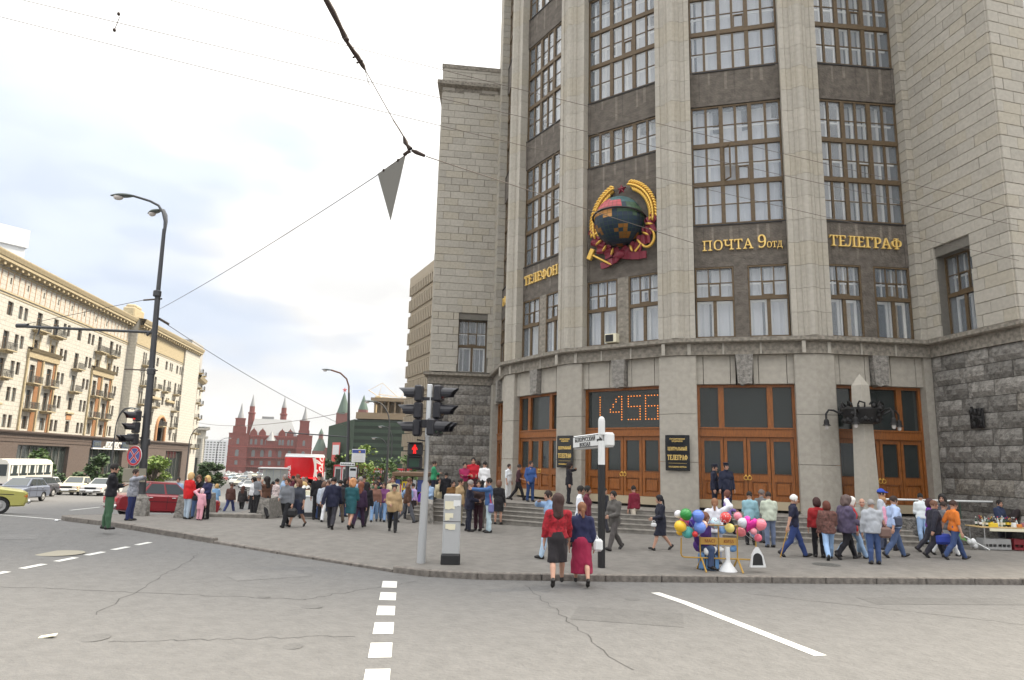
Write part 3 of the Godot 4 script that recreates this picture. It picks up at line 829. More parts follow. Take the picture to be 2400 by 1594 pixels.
func telegraph():
	mk("curtain_grey", Color(0.42, 0.42, 0.44), 0.95); mk("lead", Color(0.02, 0.018, 0.018), 0.6)
	mk("plinth_stone", Color(0.42, 0.35, 0.24), 0.8); mk("vestibule", Color(0.05, 0.04, 0.03), 0.9)
	mk("plate_black", Color(0.008, 0.008, 0.009), 0.15); mk("letter_gold", Color(0.86, 0.60, 0.19), 0.45, 0.1)
	for m in ["granite", "rustic"]: M[m + "_back"] = M["joint" if m == "granite" else "joint_dark"]
	var bld := thing("telegraph_building", "grey granite telegraph office with a five-sided corner, tall gridded windows and a globe emblem", "building")
	var V := [Vector2(-1.195, -41.106), Vector2(-0.229, -35.865), Vector2(2.572, -31.331), Vector2(6.828, -28.122), Vector2(11.957, -26.676), Vector2(17.262, -27.188)]
	for i in 5: bays.append(facet(V[i].x, V[i].y, AXIS + STEP * (i - 2)))
	var dirv := func(deg: float) -> Vector2: return Vector2(cos(deg_to_rad(deg)), -sin(deg_to_rad(deg)))
	var icR: Vector2 = V[4] + dirv.call(AXIS + 2 * STEP) * 4.87
	var aL := AXIS + 44.0; var aR := AXIS - 44.0
	var icL: Vector2 = V[0] + dirv.call(aL) * 0.2
	var cL: Vector2 = icL - dirv.call(aL) * 3.87
	var cR: Vector2 = icR + dirv.call(aR) * 4.12
	var aOR := 15.0; var aOL := -89.0
	var eR: Vector2 = cR + dirv.call(aOR) * 14.0
	var eL: Vector2 = cL - dirv.call(aOL) * 16.0
	var top := 34.0
	# wall behind everything, dark rooms
	var core := MB.new()
	for i in 5:
		var t: Transform3D = bays[i]
		core.box(t * off(FACE / 2.0, top / 2.0 + 2.95, -1.25), Vector3(FACE + 0.9, top - 5.9, 0.1))
		for y in [6.4, 10.95, 12.5, 18.3, 19.7, 25.6, 27.1]: core.box(t * off(FACE / 2.0, y, -0.95), Vector3(FACE + 0.6, 0.1, 0.6))
	part("room_wall", core, M.dark_room, bld)
	# piers and their stone drums
	var half := 1.875
	for g in 2:
		for i in range(1, 5):
			var p3: Vector3 = bays[i - 1] * Vector3(FACE / 2.0 + half, 0, 0); var q3: Vector3 = bays[i] * Vector3(FACE / 2.0 - half, 0, 0)
			var p := Vector2(p3.x, p3.z); var q := Vector2(q3.x, q3.z)
			if g == 0:
				var h := 0.97
				var dm := pier_mesh(p, q, V[i], h - 0.012, true).mesh()
				var y := 7.68
				var k := 0
				while y < top:
					part("pier_drum", dm, M[["granite", "granite_light", "granite", "granite_warm"][(k * 5 + i * 3) % 4]], bld, off(0, y, 0))
					y += h; k += 1
			else:
				for e in [[-0.3, 2.62], [2.63, 4.55], [4.56, 6.95]]:
					part("pier_slab", pier_mesh(p, q, V[i], e[1] - e[0] - 0.008, false).mesh(), M[["granite_smooth", "granite_slab"][i % 2]] if M.has("granite_slab") else M.granite_smooth, bld, off(0, e[0], 0))
	# end strips beside the inner corners
	for e in [[4, FACE / 2.0 + half, 4.87, 0], [0, -0.25, FACE / 2.0 - half, 1]]:
		var y := 7.68
		var k := 0
		var sm := MB.new(); sm.bev(Transform3D(), Vector3(e[2] - e[1], 0.442, 0.5), 0.012)
		var ms := sm.mesh()
		while y < top:
			part("stone_block", ms, M[["granite", "granite_dim", "granite_warm"][k % 3]], bld, bays[e[0]] * off((e[1] + e[2]) / 2.0, y + 0.228, -0.25)); y += 0.4555; k += 1
		var sg := MB.new(); sg.b2(e[1], -0.3, -0.8, e[2], 6.95, 0.0)
		part("pier_slab", sg, M.granite_smooth, bld, bays[e[0]])
	# spandrels, windows
	for i in 5:
		var t: Transform3D = bays[i]
		var x0 := FACE / 2.0 - half; var x1 := FACE / 2.0 + half
		var bands := [[10.8, 12.66], [18.2, 19.85], [25.5, 27.3]]
		if i == 2: bands = [[10.8, 16.45], [18.2, 19.85], [25.5, 27.3]]
		for b in bands:
			var sp := MB.new()
			sp.b2(x0 - 0.02, b[0], -0.75, x1 + 0.02, b[1], -0.42)
			for x in [x0 + 0.02, x1 - 0.14]: sp.b2(x, b[0] + 0.003, -0.42, x + 0.12, b[1] - 0.003, -0.385)
			part("spandrel", sp, M.plaster_dark, bld, t)
			for k in 7:      # pale lime runs and sooty drips below the mullions
				var sx := x0 + 0.3 + 0.55 * k + 0.1 * sin(k * 3.1 + i + b[0])
				var sl := (0.25 + 0.7 * fposmod(sin(k * 7.7 + i * 3.3 + b[0]) * 91.7, 1.0)) * minf(b[1] - b[0], 1.9) * 0.9
				var sk := MB.new(); sk.b2(sx, b[1] - 0.08 - sl, -0.4195, sx + 0.05 + 0.09 * fposmod(k * 0.37, 1.0), b[1] - 0.08, -0.4165)
				part("streak", sk, M.plaster_streak if k % 3 else M.plaster_stain, bld, t)
		if i == 2: big_window(bld, i, 16.48, 18.17, 1, true, 1)
		else: big_window(bld, i, 12.69, 18.17, 3, i > 0, 2 if i == 4 else 1, 110 if i == 3 else -1)
		big_window(bld, i, 19.87, 25.47, 3, i > 1, 1 if i < 4 else 2)
		big_window(bld, i, 27.32, 32.9, 3, false, 1)
		var pr := MB.new()
		pr.b2(FACE / 2.0 - 0.27, 7.68, -0.72, FACE / 2.0 + 0.27, 10.8, -0.4)
		part("window_pier", pr, M.plaster_dark if i != 2 and i != 1 else M.ledge_stone, bld, t)
		for s in [[x0 + 0.03, FACE / 2.0 - 0.28], [FACE / 2.0 + 0.28, x1 - 0.03]]:
			small_window(bld, t, s[0], s[1], 7.74, 10.78, 9.4, 3 if i == 4 else 1)
		# ground floor: lintel slabs with a keystone over each entrance
		for s in [[x0 - 0.05, x0 + 0.26], [x0 + 0.28, FACE / 2.0 - 0.55], [FACE / 2.0 + 0.55, x1 - 0.28], [x1 - 0.26, x1 + 0.05], [FACE / 2.0 - 0.53, FACE / 2.0 - 0.34], [FACE / 2.0 + 0.34, FACE / 2.0 + 0.53]]:
			var sl := MB.new(); sl.bev(off((s[0] + s[1]) / 2.0, 6.37, -0.45), Vector3(s[1] - s[0], 1.19, 0.6), 0.012)
			part("lintel_slab", sl, M.granite_slab, bld, t)
		var ks := MB.new()
		var kp := PackedVector2Array([Vector2(-0.27, 5.80), Vector2(-0.1, 5.72), Vector2(0.12, 5.78), Vector2(0.27, 5.76), Vector2(0.335, 6.96), Vector2(-0.335, 6.96)])
		ks.prism(t * off(FACE / 2.0, 0, 0), kp, -0.5, 0.1)
		part("keystone", ks, M.rustic_light, bld)
		entrance(bld, i)
	# fascia and ledge, running round from wing to wing
	var path := [eL, cL, icL, V[1], V[2], V[3], V[4], icR, cR, eR]
	path[2] = icL
	var fas := MB.new(); fas.sweep(path, [Vector2(-0.5, 6.955), Vector2(0.1, 6.955), Vector2(0.1, 7.43), Vector2(-0.3, 7.43)])
	part("fascia", fas, M.ledge_stone, bld)
	var led := MB.new(); led.sweep(path, [Vector2(0.05, 7.425), Vector2(0.3, 7.425), Vector2(0.36, 7.47), Vector2(0.36, 7.62), Vector2(-0.75, 7.71)])
	part("ledge", led, M.ledge_stone, bld)
	# streaked corbels on the fascia
	for w in [0.14, 0.07]:
		var cb := MB.new(); cb.box(Transform3D(), Vector3(w, 0.46, 0.05))
		var cm := cb.mesh()
		for i in range(1, 5):
			for x in ([-0.52, 0.52] if w > 0.1 else [FACE * 0.35, FACE * 0.62]): part("corbel", cm, M.granite, bld, bays[i] * off(x, 7.19, 0.115))
	# wings: smooth blocks above the ledge, quarry-faced stone below it
	var gm := ["granite", "granite_light", "granite_warm", "granite_dim"]
	var rm := ["rustic", "rustic_light", "rustic_dim", "rustic_warm"]
	var tR := at(icR.x, 0, icR.y, aR); var tOR := at(cR.x, 0, cR.y, aOR)
	var tL := at(cL.x, 0, cL.y, aL); var tOL := at(eL.x, 0, eL.y, aOL)
	var wr := [0.66, 7.74, 2.4, 10.95]
	var wl := [3.87 - 2.27, 7.74, 3.87 - 0.53, 10.95]
	block_wall(bld, tR, 0.0, 4.12, 7.7, 29.55, 0.4555, 0.92, "stone_block", gm, [wr], true, 0.0, 0.012, false, 0.0, 0.14)
	block_wall(bld, tL, 0.0, 3.87, 7.7, 27.7, 0.4555, 0.92, "wall_block", gm, [wl], true, 0.0, 0.012, false, 0.14, 0.0)
	block_wall(bld, tOR, 0.0, 14.0, 7.7, 29.55, 0.4555, 0.92, "side_wall_block", gm, [[1.85, 19.6, 4.4, 25.4]], false, 0.0, 0.012, false, 0.14, 0.0)
	block_wall(bld, tOL, 0.0, 16.0, 7.7, 27.7, 0.91, 1.8, "side_wall_block", gm, [], false, 0.0, 0.012, false, 0.0, 0.14)
	block_wall(bld, tR, 0.0, 4.12, -0.1, 6.955, 0.61, 1.25, "rustic_block", rm, [], true, 0.0, 0.03, true, 0.0, 0.14)
	block_wall(bld, tL, 0.0, 3.87, -1.4, 6.955, 0.61, 1.15, "rustic_block", rm, [], true, 0.0, 0.03, true, 0.14, 0.0)
	block_wall(bld, tOR, 0.0, 14.0, -0.1, 6.955, 0.61, 1.3, "side_rustic_block", rm, [], false, 0.0, 0.03, true, 0.14, 0.0)
	block_wall(bld, tOL, 0.0, 16.0, -1.4, 6.955, 0.61, 1.3, "side_rustic_block", rm, [], false, 0.0, 0.03, true, 0.0, 0.14)
	small_window(bld, tR, wr[0], wr[2], wr[1], wr[3], 9.35, 3)
	small_window(bld, tL, wl[0], wl[2], wl[1], wl[3], 9.35, 1)
	var rw := MB.new()
	rw.box(tR * off(1.5, 9.4, -0.98), Vector3(2.6, 3.9, 0.1)); rw.box(tL * off(2.4, 9.4, -0.98), Vector3(2.6, 3.9, 0.1)); rw.box(tOR * off(3.1, 22.5, -1.0), Vector3(3.0, 6.4, 0.1))
	part("room_wall", rw, M.dark_room, bld)
	var cw := MB.new(); cw.b2(1.9, 19.65, -0.5, 4.4, 25.3, -0.45)
	part("window_blind", cw, M.curtain, bld, tOR)
	for e in [[icR, aR, AXIS + 2 * STEP], [icL, aL, AXIS - 2 * STEP]]:
		var nn := Vector2(sin(deg_to_rad(e[1])), cos(deg_to_rad(e[1]))) + Vector2(sin(deg_to_rad(e[2])), cos(deg_to_rad(e[2])))
		var ic: Vector2 = e[0] - nn * 0.22
		var cf := MB.new(); cf.tube([v3(ic.x, -1.2, ic.y), v3(ic.x, 33.0, ic.y)], 0.3, 10)
		part("corner_core", cf, M.joint_dark, bld)
	# roofs and the wing's cornice
	var cor := MB.new()
	cor.sweep([eL, cL, icL], [Vector2(0.0, 25.72), Vector2(0.06, 25.75), Vector2(0.06, 26.1), Vector2(0.34, 26.2), Vector2(0.34, 26.45), Vector2(0.0, 26.5)])
	cor.sweep([eL, cL, icL], [Vector2(0.0, 27.45), Vector2(0.1, 27.45), Vector2(0.1, 27.72), Vector2(-0.9, 27.74)])
	part("cornice", cor, M.ledge_stone, bld)
	var rf := MB.new()
	rf.prism(Transform3D(Basis(Vector3.RIGHT, -PI / 2), Vector3.ZERO), PackedVector2Array([Vector2(eL.x, -eL.y), Vector2(cL.x, -cL.y), Vector2(icL.x, -icL.y), Vector2(icL.x + 8, -icL.y + 14)]), 27.2, 27.6)
	rf.prism(Transform3D(Basis(Vector3.RIGHT, -PI / 2), Vector3.ZERO), PackedVector2Array([Vector2(V[0].x, -V[0].y), Vector2(V[1].x, -V[1].y), Vector2(V[2].x, -V[2].y), Vector2(V[3].x, -V[3].y), Vector2(V[4].x, -V[4].y), Vector2(V[5].x, -V[5].y), Vector2(eR.x, -eR.y), Vector2(22, 50)]), 33.9, 34.3)
	part("roof", rf, M.rustic, bld)
	# words in gold letters
	word(bld, 1, "ТЕЛЕФОН", 0.98, 4.0, 11.62, 0.5)
	word(bld, 3, "ПОЧТА", 1.15, 3.2, 11.5, 0.44)
	word(bld, 3, "9", 3.4, 3.72, 11.5, 0.56); word(bld, 3, "ОТД", 3.74, 4.34, 11.5, 0.26)
	word(bld, 4, "ТЕЛЕГРАФ", 1.1, 4.25, 11.55, 0.46)
	word(bld, 0, "РАДИО", 1.3, 4.0, 11.55, 0.46)
	emblem(bld)
	# dotted bulbs of the clock behind the transom of the middle entrance
	var clock := MB.new()
	var dots := {"1": ["1", "1", "1", "1", "1", "1", "1", "1", "1", "1"], "4": ["...11", "..1.1", "..1.1", ".1..1", ".1..1", "1...1", "11111", "....1", "....1", "....1"], "5": ["11111", "1....", "1....", "1....", "11111", "....1", "....1", "....1", "....1", "11111"], "6": ["11111", "1....", "1....", "1....", "11111", "1...1", "1...1", "1...1", "1...1", "11111"]}
	var starts := [1.5, 2.02, 2.9, 3.72]
	for q in 4:
		var ch := "1456"[q]
		var cx: float = starts[q]
		var rows: Array = dots[ch]
		for j in rows.size():
			for i in rows[j].length():
				if rows[j][i] == "1": clock.ball(off(cx + i * 0.14, 5.4 - j * 0.112, -0.41), Vector3(0.022, 0.022, 0.022), 5, 4)
	mk("clock_bulb", Color(0.6, 0.25, 0.04))
	M.clock_bulb.emission_enabled = true; M.clock_bulb.emission = Color(1.0, 0.55, 0.15); M.clock_bulb.emission_energy_multiplier = 0.7
	part("clock_display", clock, M.clock_bulb, bld, bays[2])
	# name plates on the two piers beside the middle entrance
	for e in [[V[2], AXIS - STEP * 0.5], [V[3], AXIS + STEP * 0.5]]:
		var nn := Vector2(sin(deg_to_rad(e[1])), cos(deg_to_rad(e[1])))
		plaque(bld, at(e[0].x + nn.x * 0.07, 2.98, e[0].y + nn.y * 0.07, e[1]))
	# bronze relief plate on the rough wall
	var rl := MB.new()
	rl.bev(off(0, 0, 0.03), Vector3(0.62, 0.72, 0.06), 0.02)
	var rr := RandomNumberGenerator.new(); rr.seed = 4
	for k in 16: rl.ball(off(rr.randf_range(-0.24, 0.24), rr.randf_range(-0.3, 0.36), 0.07), Vector3(0.07, 0.1, 0.05) * rr.randf_range(0.6, 1.3), 7, 5)
	rl.bev(off(-0.2, 0.38, 0.03), Vector3(0.12, 0.14, 0.05), 0.02)
	part("relief_plate", rl, M.bronze, bld, tR * off(2.1, 4.42, 0.1))
	# air conditioner in a window
	var ac := MB.new(); ac.bev(off(0, 0, 0.1), Vector3(0.58, 0.4, 0.5), 0.02)
	var acn := part("air_conditioner", ac, M.paper, bld, bays[2] * off(2.18, 8.0, -0.45))
	var gr := MB.new()
	for k in 7: gr.b2(-0.24, -0.15 + k * 0.045, 0.35, 0.14, -0.125 + k * 0.045, 0.365)
	gr.b2(-0.25, -0.16, 0.345, 0.15, 0.16, 0.352)
	part("grille", gr, M.black, acn)
	steps(V, icL, icR)

func steps(V: Array, icL: Vector2, icR: Vector2):
	var root := node("entrance_steps", self)
	root.set_meta("kind", "structure")
	var line := [Vector2(-3.9, -31.6), Vector2(-0.35, -30.3), Vector2(4.0, -27.3), Vector2(9.2, -25.35), Vector2(14.0, -25.0)]
	for k in 5:
		var mb := MB.new()
		var y1 := 0.15 * (k + 1)
		var o := 1.32 - 0.33 * k
		mb.sweep(line, [Vector2(o - 0.02, -0.5), Vector2(o - 0.02, y1 - 0.05), Vector2(o, y1 - 0.045), Vector2(o, y1 - 0.01), Vector2(o - 0.012, y1), Vector2(o - 0.36 if k < 4 else -0.3, y1)])
		# the end faces
		part("step", mb, M.step_stone, root)
	var pf := MB.new()
	var poly := PackedVector2Array()
	for p in line: poly.append(Vector2(p.x, -p.y))
	poly.append_array(PackedVector2Array([Vector2(20.0, 24.4), Vector2(21.5, 30), Vector2(8, 34), Vector2(0, 46), Vector2(-6, 46)]))
	pf.prism(Transform3D(Basis(Vector3.RIGHT, -PI / 2), Vector3.ZERO), poly, -1.2, 0.74)
	struct("platform", pf, M.step_stone)
	# the dark end wall of the platform on the right
	var ew := MB.new()
	ew.bev(Transform3D(Basis(Vector3.UP, deg_to_rad(1.0)), Vector3(17.2, 0.42, -24.85)), Vector3(6.6, 0.86, 0.4), 0.03)
	part("end_wall", ew, M.rustic_dim, root)

func emblem(bld: Node):
	var t: Transform3D = bays[2] * off(FACE / 2.0 + 0.06, 13.3, -0.4)
	var e := node("emblem", bld, t * Transform3D(Basis.from_scale(Vector3(0.93, 0.95, 0.95)), Vector3.ZERO))
	# globe of tiles: continents and ice in coloured squares with green grid lines
	var gl := MB.new(); gl.tinted = true
	var R := 1.2
	var seg := 30; var rin := 20
	var land := noise(5, 1.05, 3)
	for i in rin:
		for k in seg:
			var p := []
			for q in [[i + 0.04, k + 0.04], [i + 0.96, k + 0.04], [i + 0.96, k + 0.96], [i + 0.04, k + 0.96]]:
				var th: float = PI * q[0] / rin; var ph: float = TAU * q[1] / seg
				p.append(Vector3(sin(th) * sin(ph), cos(th), sin(th) * cos(ph)) * R)
			var m: Vector3 = (p[0] + p[2]) / 2.0 / R
			if m.z < -0.15: continue
			var mr := Basis(Vector3.BACK, 0.22) * m
			var col := Color(0.008, 0.026, 0.05)
			var nn := land.get_noise_3dv(mr * 1.25)
			if mr.y > 0.30 and mr.y < 0.74 and mr.x < 0.42 and nn > -0.35: col = Color(0.42, 0.06, 0.075)
			elif mr.y > 0.05 and mr.y <= 0.30 and mr.x < 0.1 and mr.x > -0.8: col = Color(0.52, 0.25, 0.07)
			elif mr.y >= 0.74: col = Color(0.05, 0.12, 0.13)
			elif mr.y < -0.05 and nn > 0.22: col = Color(0.24, 0.10, 0.014)
			elif mr.y > 0.2 and nn > 0.1: col = Color(0.05, 0.10, 0.06)
			gl.tint = col * (0.85 + 0.3 * fposmod(sin(i * 12.9 + k * 78.2) * 43758.5, 1.0))
			var nv := m.normalized()
			gl.tri(p[0], p[1], p[2], nv, nv, nv); gl.tri(p[0], p[2], p[3], nv, nv, nv)
	var gm := mk("globe_tile", Color(1, 1, 1), 0.5); gm.vertex_color_use_as_albedo = true
	var gt := Transform3D(Basis(Vector3.BACK, 0.0) * Basis(Vector3.RIGHT, 0.12), Vector3(0, 0, 0.45))
	part("globe", gl, gm, e, gt)
	var ball := MB.new(); ball.ball(Transform3D(), Vector3.ONE * (R - 0.012), 28, 18)
	part("globe_core", ball, mk("grid_green", Color(0.03, 0.075, 0.03), 0.4), e, gt)
	var ring := MB.new()
	var rp := []
	for i in 33:
		var a := TAU * i / 32.0
		rp.append(Vector3(cos(a) * 1.27, 0.12 + 0.14 * sin(a), sin(a) * 1.27))
	ring.tube(rp, 0.05, 8, false)
	part("orbit_ring", ring, M.black, e, Transform3D(Basis(Vector3.BACK, 0.03), Vector3(0, 0, 0.45)))
	# wheat: rows of grains along two arcs
	var wh := MB.new()
	for side in [-1, 1]:
		var a0 := deg_to_rad(198.0) if side < 0 else deg_to_rad(-6.0)
		var a1 := deg_to_rad(110.0) if side < 0 else deg_to_rad(76.0)
		for row in 3:
			var rad := 1.44 + row * 0.155
			var cnt := 19
			for k in cnt:
				var f := float(k) / (cnt - 1)
				var a := lerpf(a0, a1, f)
				if row == 0 and f > 0.92 or row == 2 and f < 0.05: continue
				var pt := Vector3(cos(a) * rad * 1.02 + 0.04, sin(a) * rad * 1.12 + 0.12, 0.19 + 0.06 * (1 - absf(row - 1)))
				var tn := Vector3(-sin(a), cos(a), 0) * (1.0 if a1 > a0 else -1.0)
				var lean := tn.rotated(Vector3.BACK, (0.7 if row == 2 else (-0.7 if row == 0 else 0.0)) * side)
				var bs := Basis(lean, Vector3.BACK.cross(lean), Vector3.BACK)
				wh.ball(Transform3D(bs, pt), Vector3(0.15, 0.062, 0.075), 7, 5)
		var back := []
		for k in 15:
			var a := lerpf(a0, a1, k / 14.0)
			back.append(Vector3(cos(a) * 1.6 + 0.04, sin(a) * 1.76 + 0.12, 0.06))
		wh.tube(back, 0.08, 7)
	part("wheat_wreath", wh, M.gold, e)
	var st := MB.new()
	for k in 10:
		var a := PI / 2 + TAU * k / 10; var b := PI / 2 + TAU * (k + 1) / 10
		var ra := 0.24 if k % 2 == 0 else 0.1; var rb := 0.24 if k % 2 == 1 else 0.1
		var A := Vector3(cos(a) * ra, sin(a) * ra, 0); var B := Vector3(cos(b) * rb, sin(b) * rb, 0)
		st.quad(A, B, Vector3(0, 0, 0.1), Vector3(0, 0, 0.1)); st.quad(B, A, A + Vector3(0, 0, -0.1), B + Vector3(0, 0, -0.1))
	part("star", st, M.crimson, e, off(0.02, 1.68, 0.3))
	# red ribbons wound round the lower wreath, with tails
	var rb := MB.new()
	var wave := func(pts: Array, w: float, ph: float):
		for i in pts.size() - 1:
			for s in 4:
				var f0 := s / 4.0; var f1 := (s + 1) / 4.0
				var P: Vector3 = pts[i].lerp(pts[i + 1], f0); var Q: Vector3 = pts[i].lerp(pts[i + 1], f1)
				var dd: Vector3 = (pts[i + 1] - pts[i]).normalized(); var nn := Vector3(-dd.y, dd.x, 0) * w / 2.0
				var z0 := 0.05 * sin((i + f0) * 7.0 + ph); var z1 := 0.05 * sin((i + f1) * 7.0 + ph)
				var A := P - nn + Vector3(0, 0, z0); var B := Q - nn + Vector3(0, 0, z1); var C := Q + nn + Vector3(0, 0, z1 + 0.04); var D := P + nn + Vector3(0, 0, z0 + 0.04)
				rb.quad(A, B, C, D)
				rb.quad(A - Vector3(0, 0, 0.07), D - Vector3(0, 0, 0.07), C - Vector3(0, 0, 0.07), B - Vector3(0, 0, 0.07))
				rb.quad(A - Vector3(0, 0, 0.07), B - Vector3(0, 0, 0.07), B, A); rb.quad(D, C, C - Vector3(0, 0, 0.07), D - Vector3(0, 0, 0.07))
	for side in [-1, 1]:
		for k in 5:
			var a := deg_to_rad(270.0 + side * (10.0 + k * 19.0))
			var c := Vector3(cos(a) * 1.55, sin(a) * 1.5, 0.2)
			var o := Vector3(cos(a), sin(a), 0); var tg := Vector3(-sin(a), cos(a), 0)
			wave.call([c - o * 0.28 - tg * 0.2, c - tg * 0.05, c + o * 0.26 + tg * 0.2], 0.42, k)
	wave.call([Vector3(-0.12, -1.62, 0.24), Vector3(-0.5, -1.82, 0.2), Vector3(-1.15, -1.98, 0.2)], 0.34, 0.0)
	wave.call([Vector3(0.0, -1.6, 0.24), Vector3(0.5, -1.72, 0.2), Vector3(1.3, -1.78, 0.2)], 0.34, 1.0)
	rb.ball(off(-0.05, -1.58, 0.3), Vector3(0.26, 0.2, 0.14), 9, 6)
	part("ribbon", rb, M.crimson, e)
	for side in [-1, 1]:
		for k in 4:
			var gb := MB.new()
			var a := deg_to_rad(270.0 + side * (20.0 + k * 19.0))
			gb.ball(Transform3D(Basis(Vector3.BACK, a), Vector3(cos(a) * 1.5, sin(a) * 1.45, 0.24)), Vector3(0.22, 0.06, 0.09), 7, 5)
			part("gold_band", gb, M.gold, e)
	var hm := MB.new()
	hm.bev(Transform3D(Basis(Vector3.BACK, -0.45), Vector3(-1.72, -1.3, 0.22)), Vector3(0.26, 0.56, 0.2), 0.03)
	hm.tube([Vector3(-1.68, -1.32, 0.22), Vector3(-0.55, -2.0, 0.22)], 0.055, 8)
	part("hammer", hm, M.gold, e)
	var sk := MB.new()
	var sp := []; var sr := []
	for k in 15:
		var a := deg_to_rad(lerpf(70.0, -150.0, k / 14.0))
		sp.append(Vector3(1.36 + 0.36 * cos(a), -0.98 + 0.44 * sin(a), 0.22)); sr.append(0.03 + 0.045 * sin(PI * clampf(k / 14.0, 0.05, 0.8)))
	sp.append(Vector3(0.72, -1.55, 0.24)); sr.append(0.055)
	sk.tube(sp, sr, 8)
	part("sickle", sk, M.gold, e)

# ---------- the far side of the street and the square beyond ----------
func holed(rects: Array, x0: float, y0: float, x1: float, y1: float, z: float, back: float) -> MB:   # a wall sheet with openings and their reveals
	var m := MB.new()
	var xs := [x0, x1]; var ys := [y0, y1]
	for r in rects:
		for k in [0, 2]:
			if not r[k] in xs: xs.append(r[k])
		for k in [1, 3]:
			if not r[k] in ys: ys.append(r[k])
	xs.sort(); ys.sort()
	for i in xs.size() - 1:
		var run0 = null
		for j in ys.size() - 1:
			var cx: float = (xs[i] + xs[i + 1]) / 2.0; var cy: float = (ys[j] + ys[j + 1]) / 2.0
			var hole := false
			for r in rects:
				if cx > r[0] and cx < r[2] and cy > r[1] and cy < r[3]:
					hole = true; break
			if not hole and run0 == null: run0 = ys[j]
			if hole and run0 != null:
				m.quad(Vector3(xs[i], run0, z), Vector3(xs[i + 1], run0, z), Vector3(xs[i + 1], ys[j], z), Vector3(xs[i], ys[j], z)); run0 = null
		if run0 != null: m.quad(Vector3(xs[i], run0, z), Vector3(xs[i + 1], run0, z), Vector3(xs[i + 1], y1, z), Vector3(xs[i], y1, z))
	for r in rects:
		var b := z - back
		m.quad(Vector3(r[0], r[1], b), Vector3(r[2], r[1], b), Vector3(r[2], r[1], z), Vector3(r[0], r[1], z))
		m.quad(Vector3(r[0], r[3], z), Vector3(r[2], r[3], z), Vector3(r[2], r[3], b), Vector3(r[0], r[3], b))
		m.quad(Vector3(r[0], r[1], b), Vector3(r[0], r[1], z), Vector3(r[0], r[3], z), Vector3(r[0], r[3], b))
		m.quad(Vector3(r[2], r[1], z), Vector3(r[2], r[1], b), Vector3(r[2], r[3], b), Vector3(r[2], r[3], z))
	return m

var win_cache := {}
func far_window(bld: Node, w: float, h: float, t: Transform3D, bars := true):
	var key := "%.2f %.2f %s" % [w, h, bars]
	if not win_cache.has(key):
		var f := MB.new()
		sash(f, -w / 2, -h / 2, w / 2, h / 2, 0, 0.06, 0.08)
		if bars:
			f.b2(-w / 2 + 0.06, h * 0.2, 0.0, w / 2 - 0.06, h * 0.2 + 0.06, 0.07)
			if w > 0.9: f.b2(-0.035, -h / 2 + 0.06, 0.003, 0.035, h * 0.2, 0.07)
		var p := MB.new()
		p.b2(-w / 2 + 0.06, -h / 2 + 0.06, 0.02, w / 2 - 0.06, h / 2 - 0.06, 0.03)
		win_cache[key] = [f.mesh(), p.mesh()]
	var o := part("window", win_cache[key][0], M.window_brown, bld, t)
	part("pane", win_cache[key][1], M.window_dark if rng.randf() < 0.8 else M.window_pale, o)

func balcony(bld: Node, x: float, y: float, w: float, t: Transform3D, z := 0.0):
	if not win_cache.has("balc%.1f" % w):
		var s := MB.new()
		s.bev(off(0, 0.08, 0.5), Vector3(w, 0.16, 1.0), 0.03)
		s.b2(-w * 0.4, -0.2, 0, w * 0.4, 0.0, 0.6)
		var r := MB.new()
		var n := int(w / 0.16)
		for k in n + 1: r.b2(-w / 2 + 0.04 + (w - 0.1) * k / n, 0.16, 0.92, -w / 2 + 0.075 + (w - 0.1) * k / n, 1.0, 0.955)
		for k in 6:
			for sx in [-1, 1]: r.b2(sx * (w / 2 - 0.04) - 0.015, 0.16, 0.1 + k * 0.15, sx * (w / 2 - 0.04) + 0.015, 1.0, 0.13 + k * 0.15)
		r.b2(-w / 2, 1.0, 0.9, w / 2, 1.06, 0.97); r.b2(-w / 2, 0.5, 0.925, w / 2, 0.54, 0.95)
		win_cache["balc%.1f" % w] = [s.mesh(), r.mesh()]
	var b := part("balcony", win_cache["balc%.1f" % w][0], M.ochre_stone, bld, t * off(x, y, z))
	part("railing", win_cache["balc%.1f" % w][1], M.iron, b)

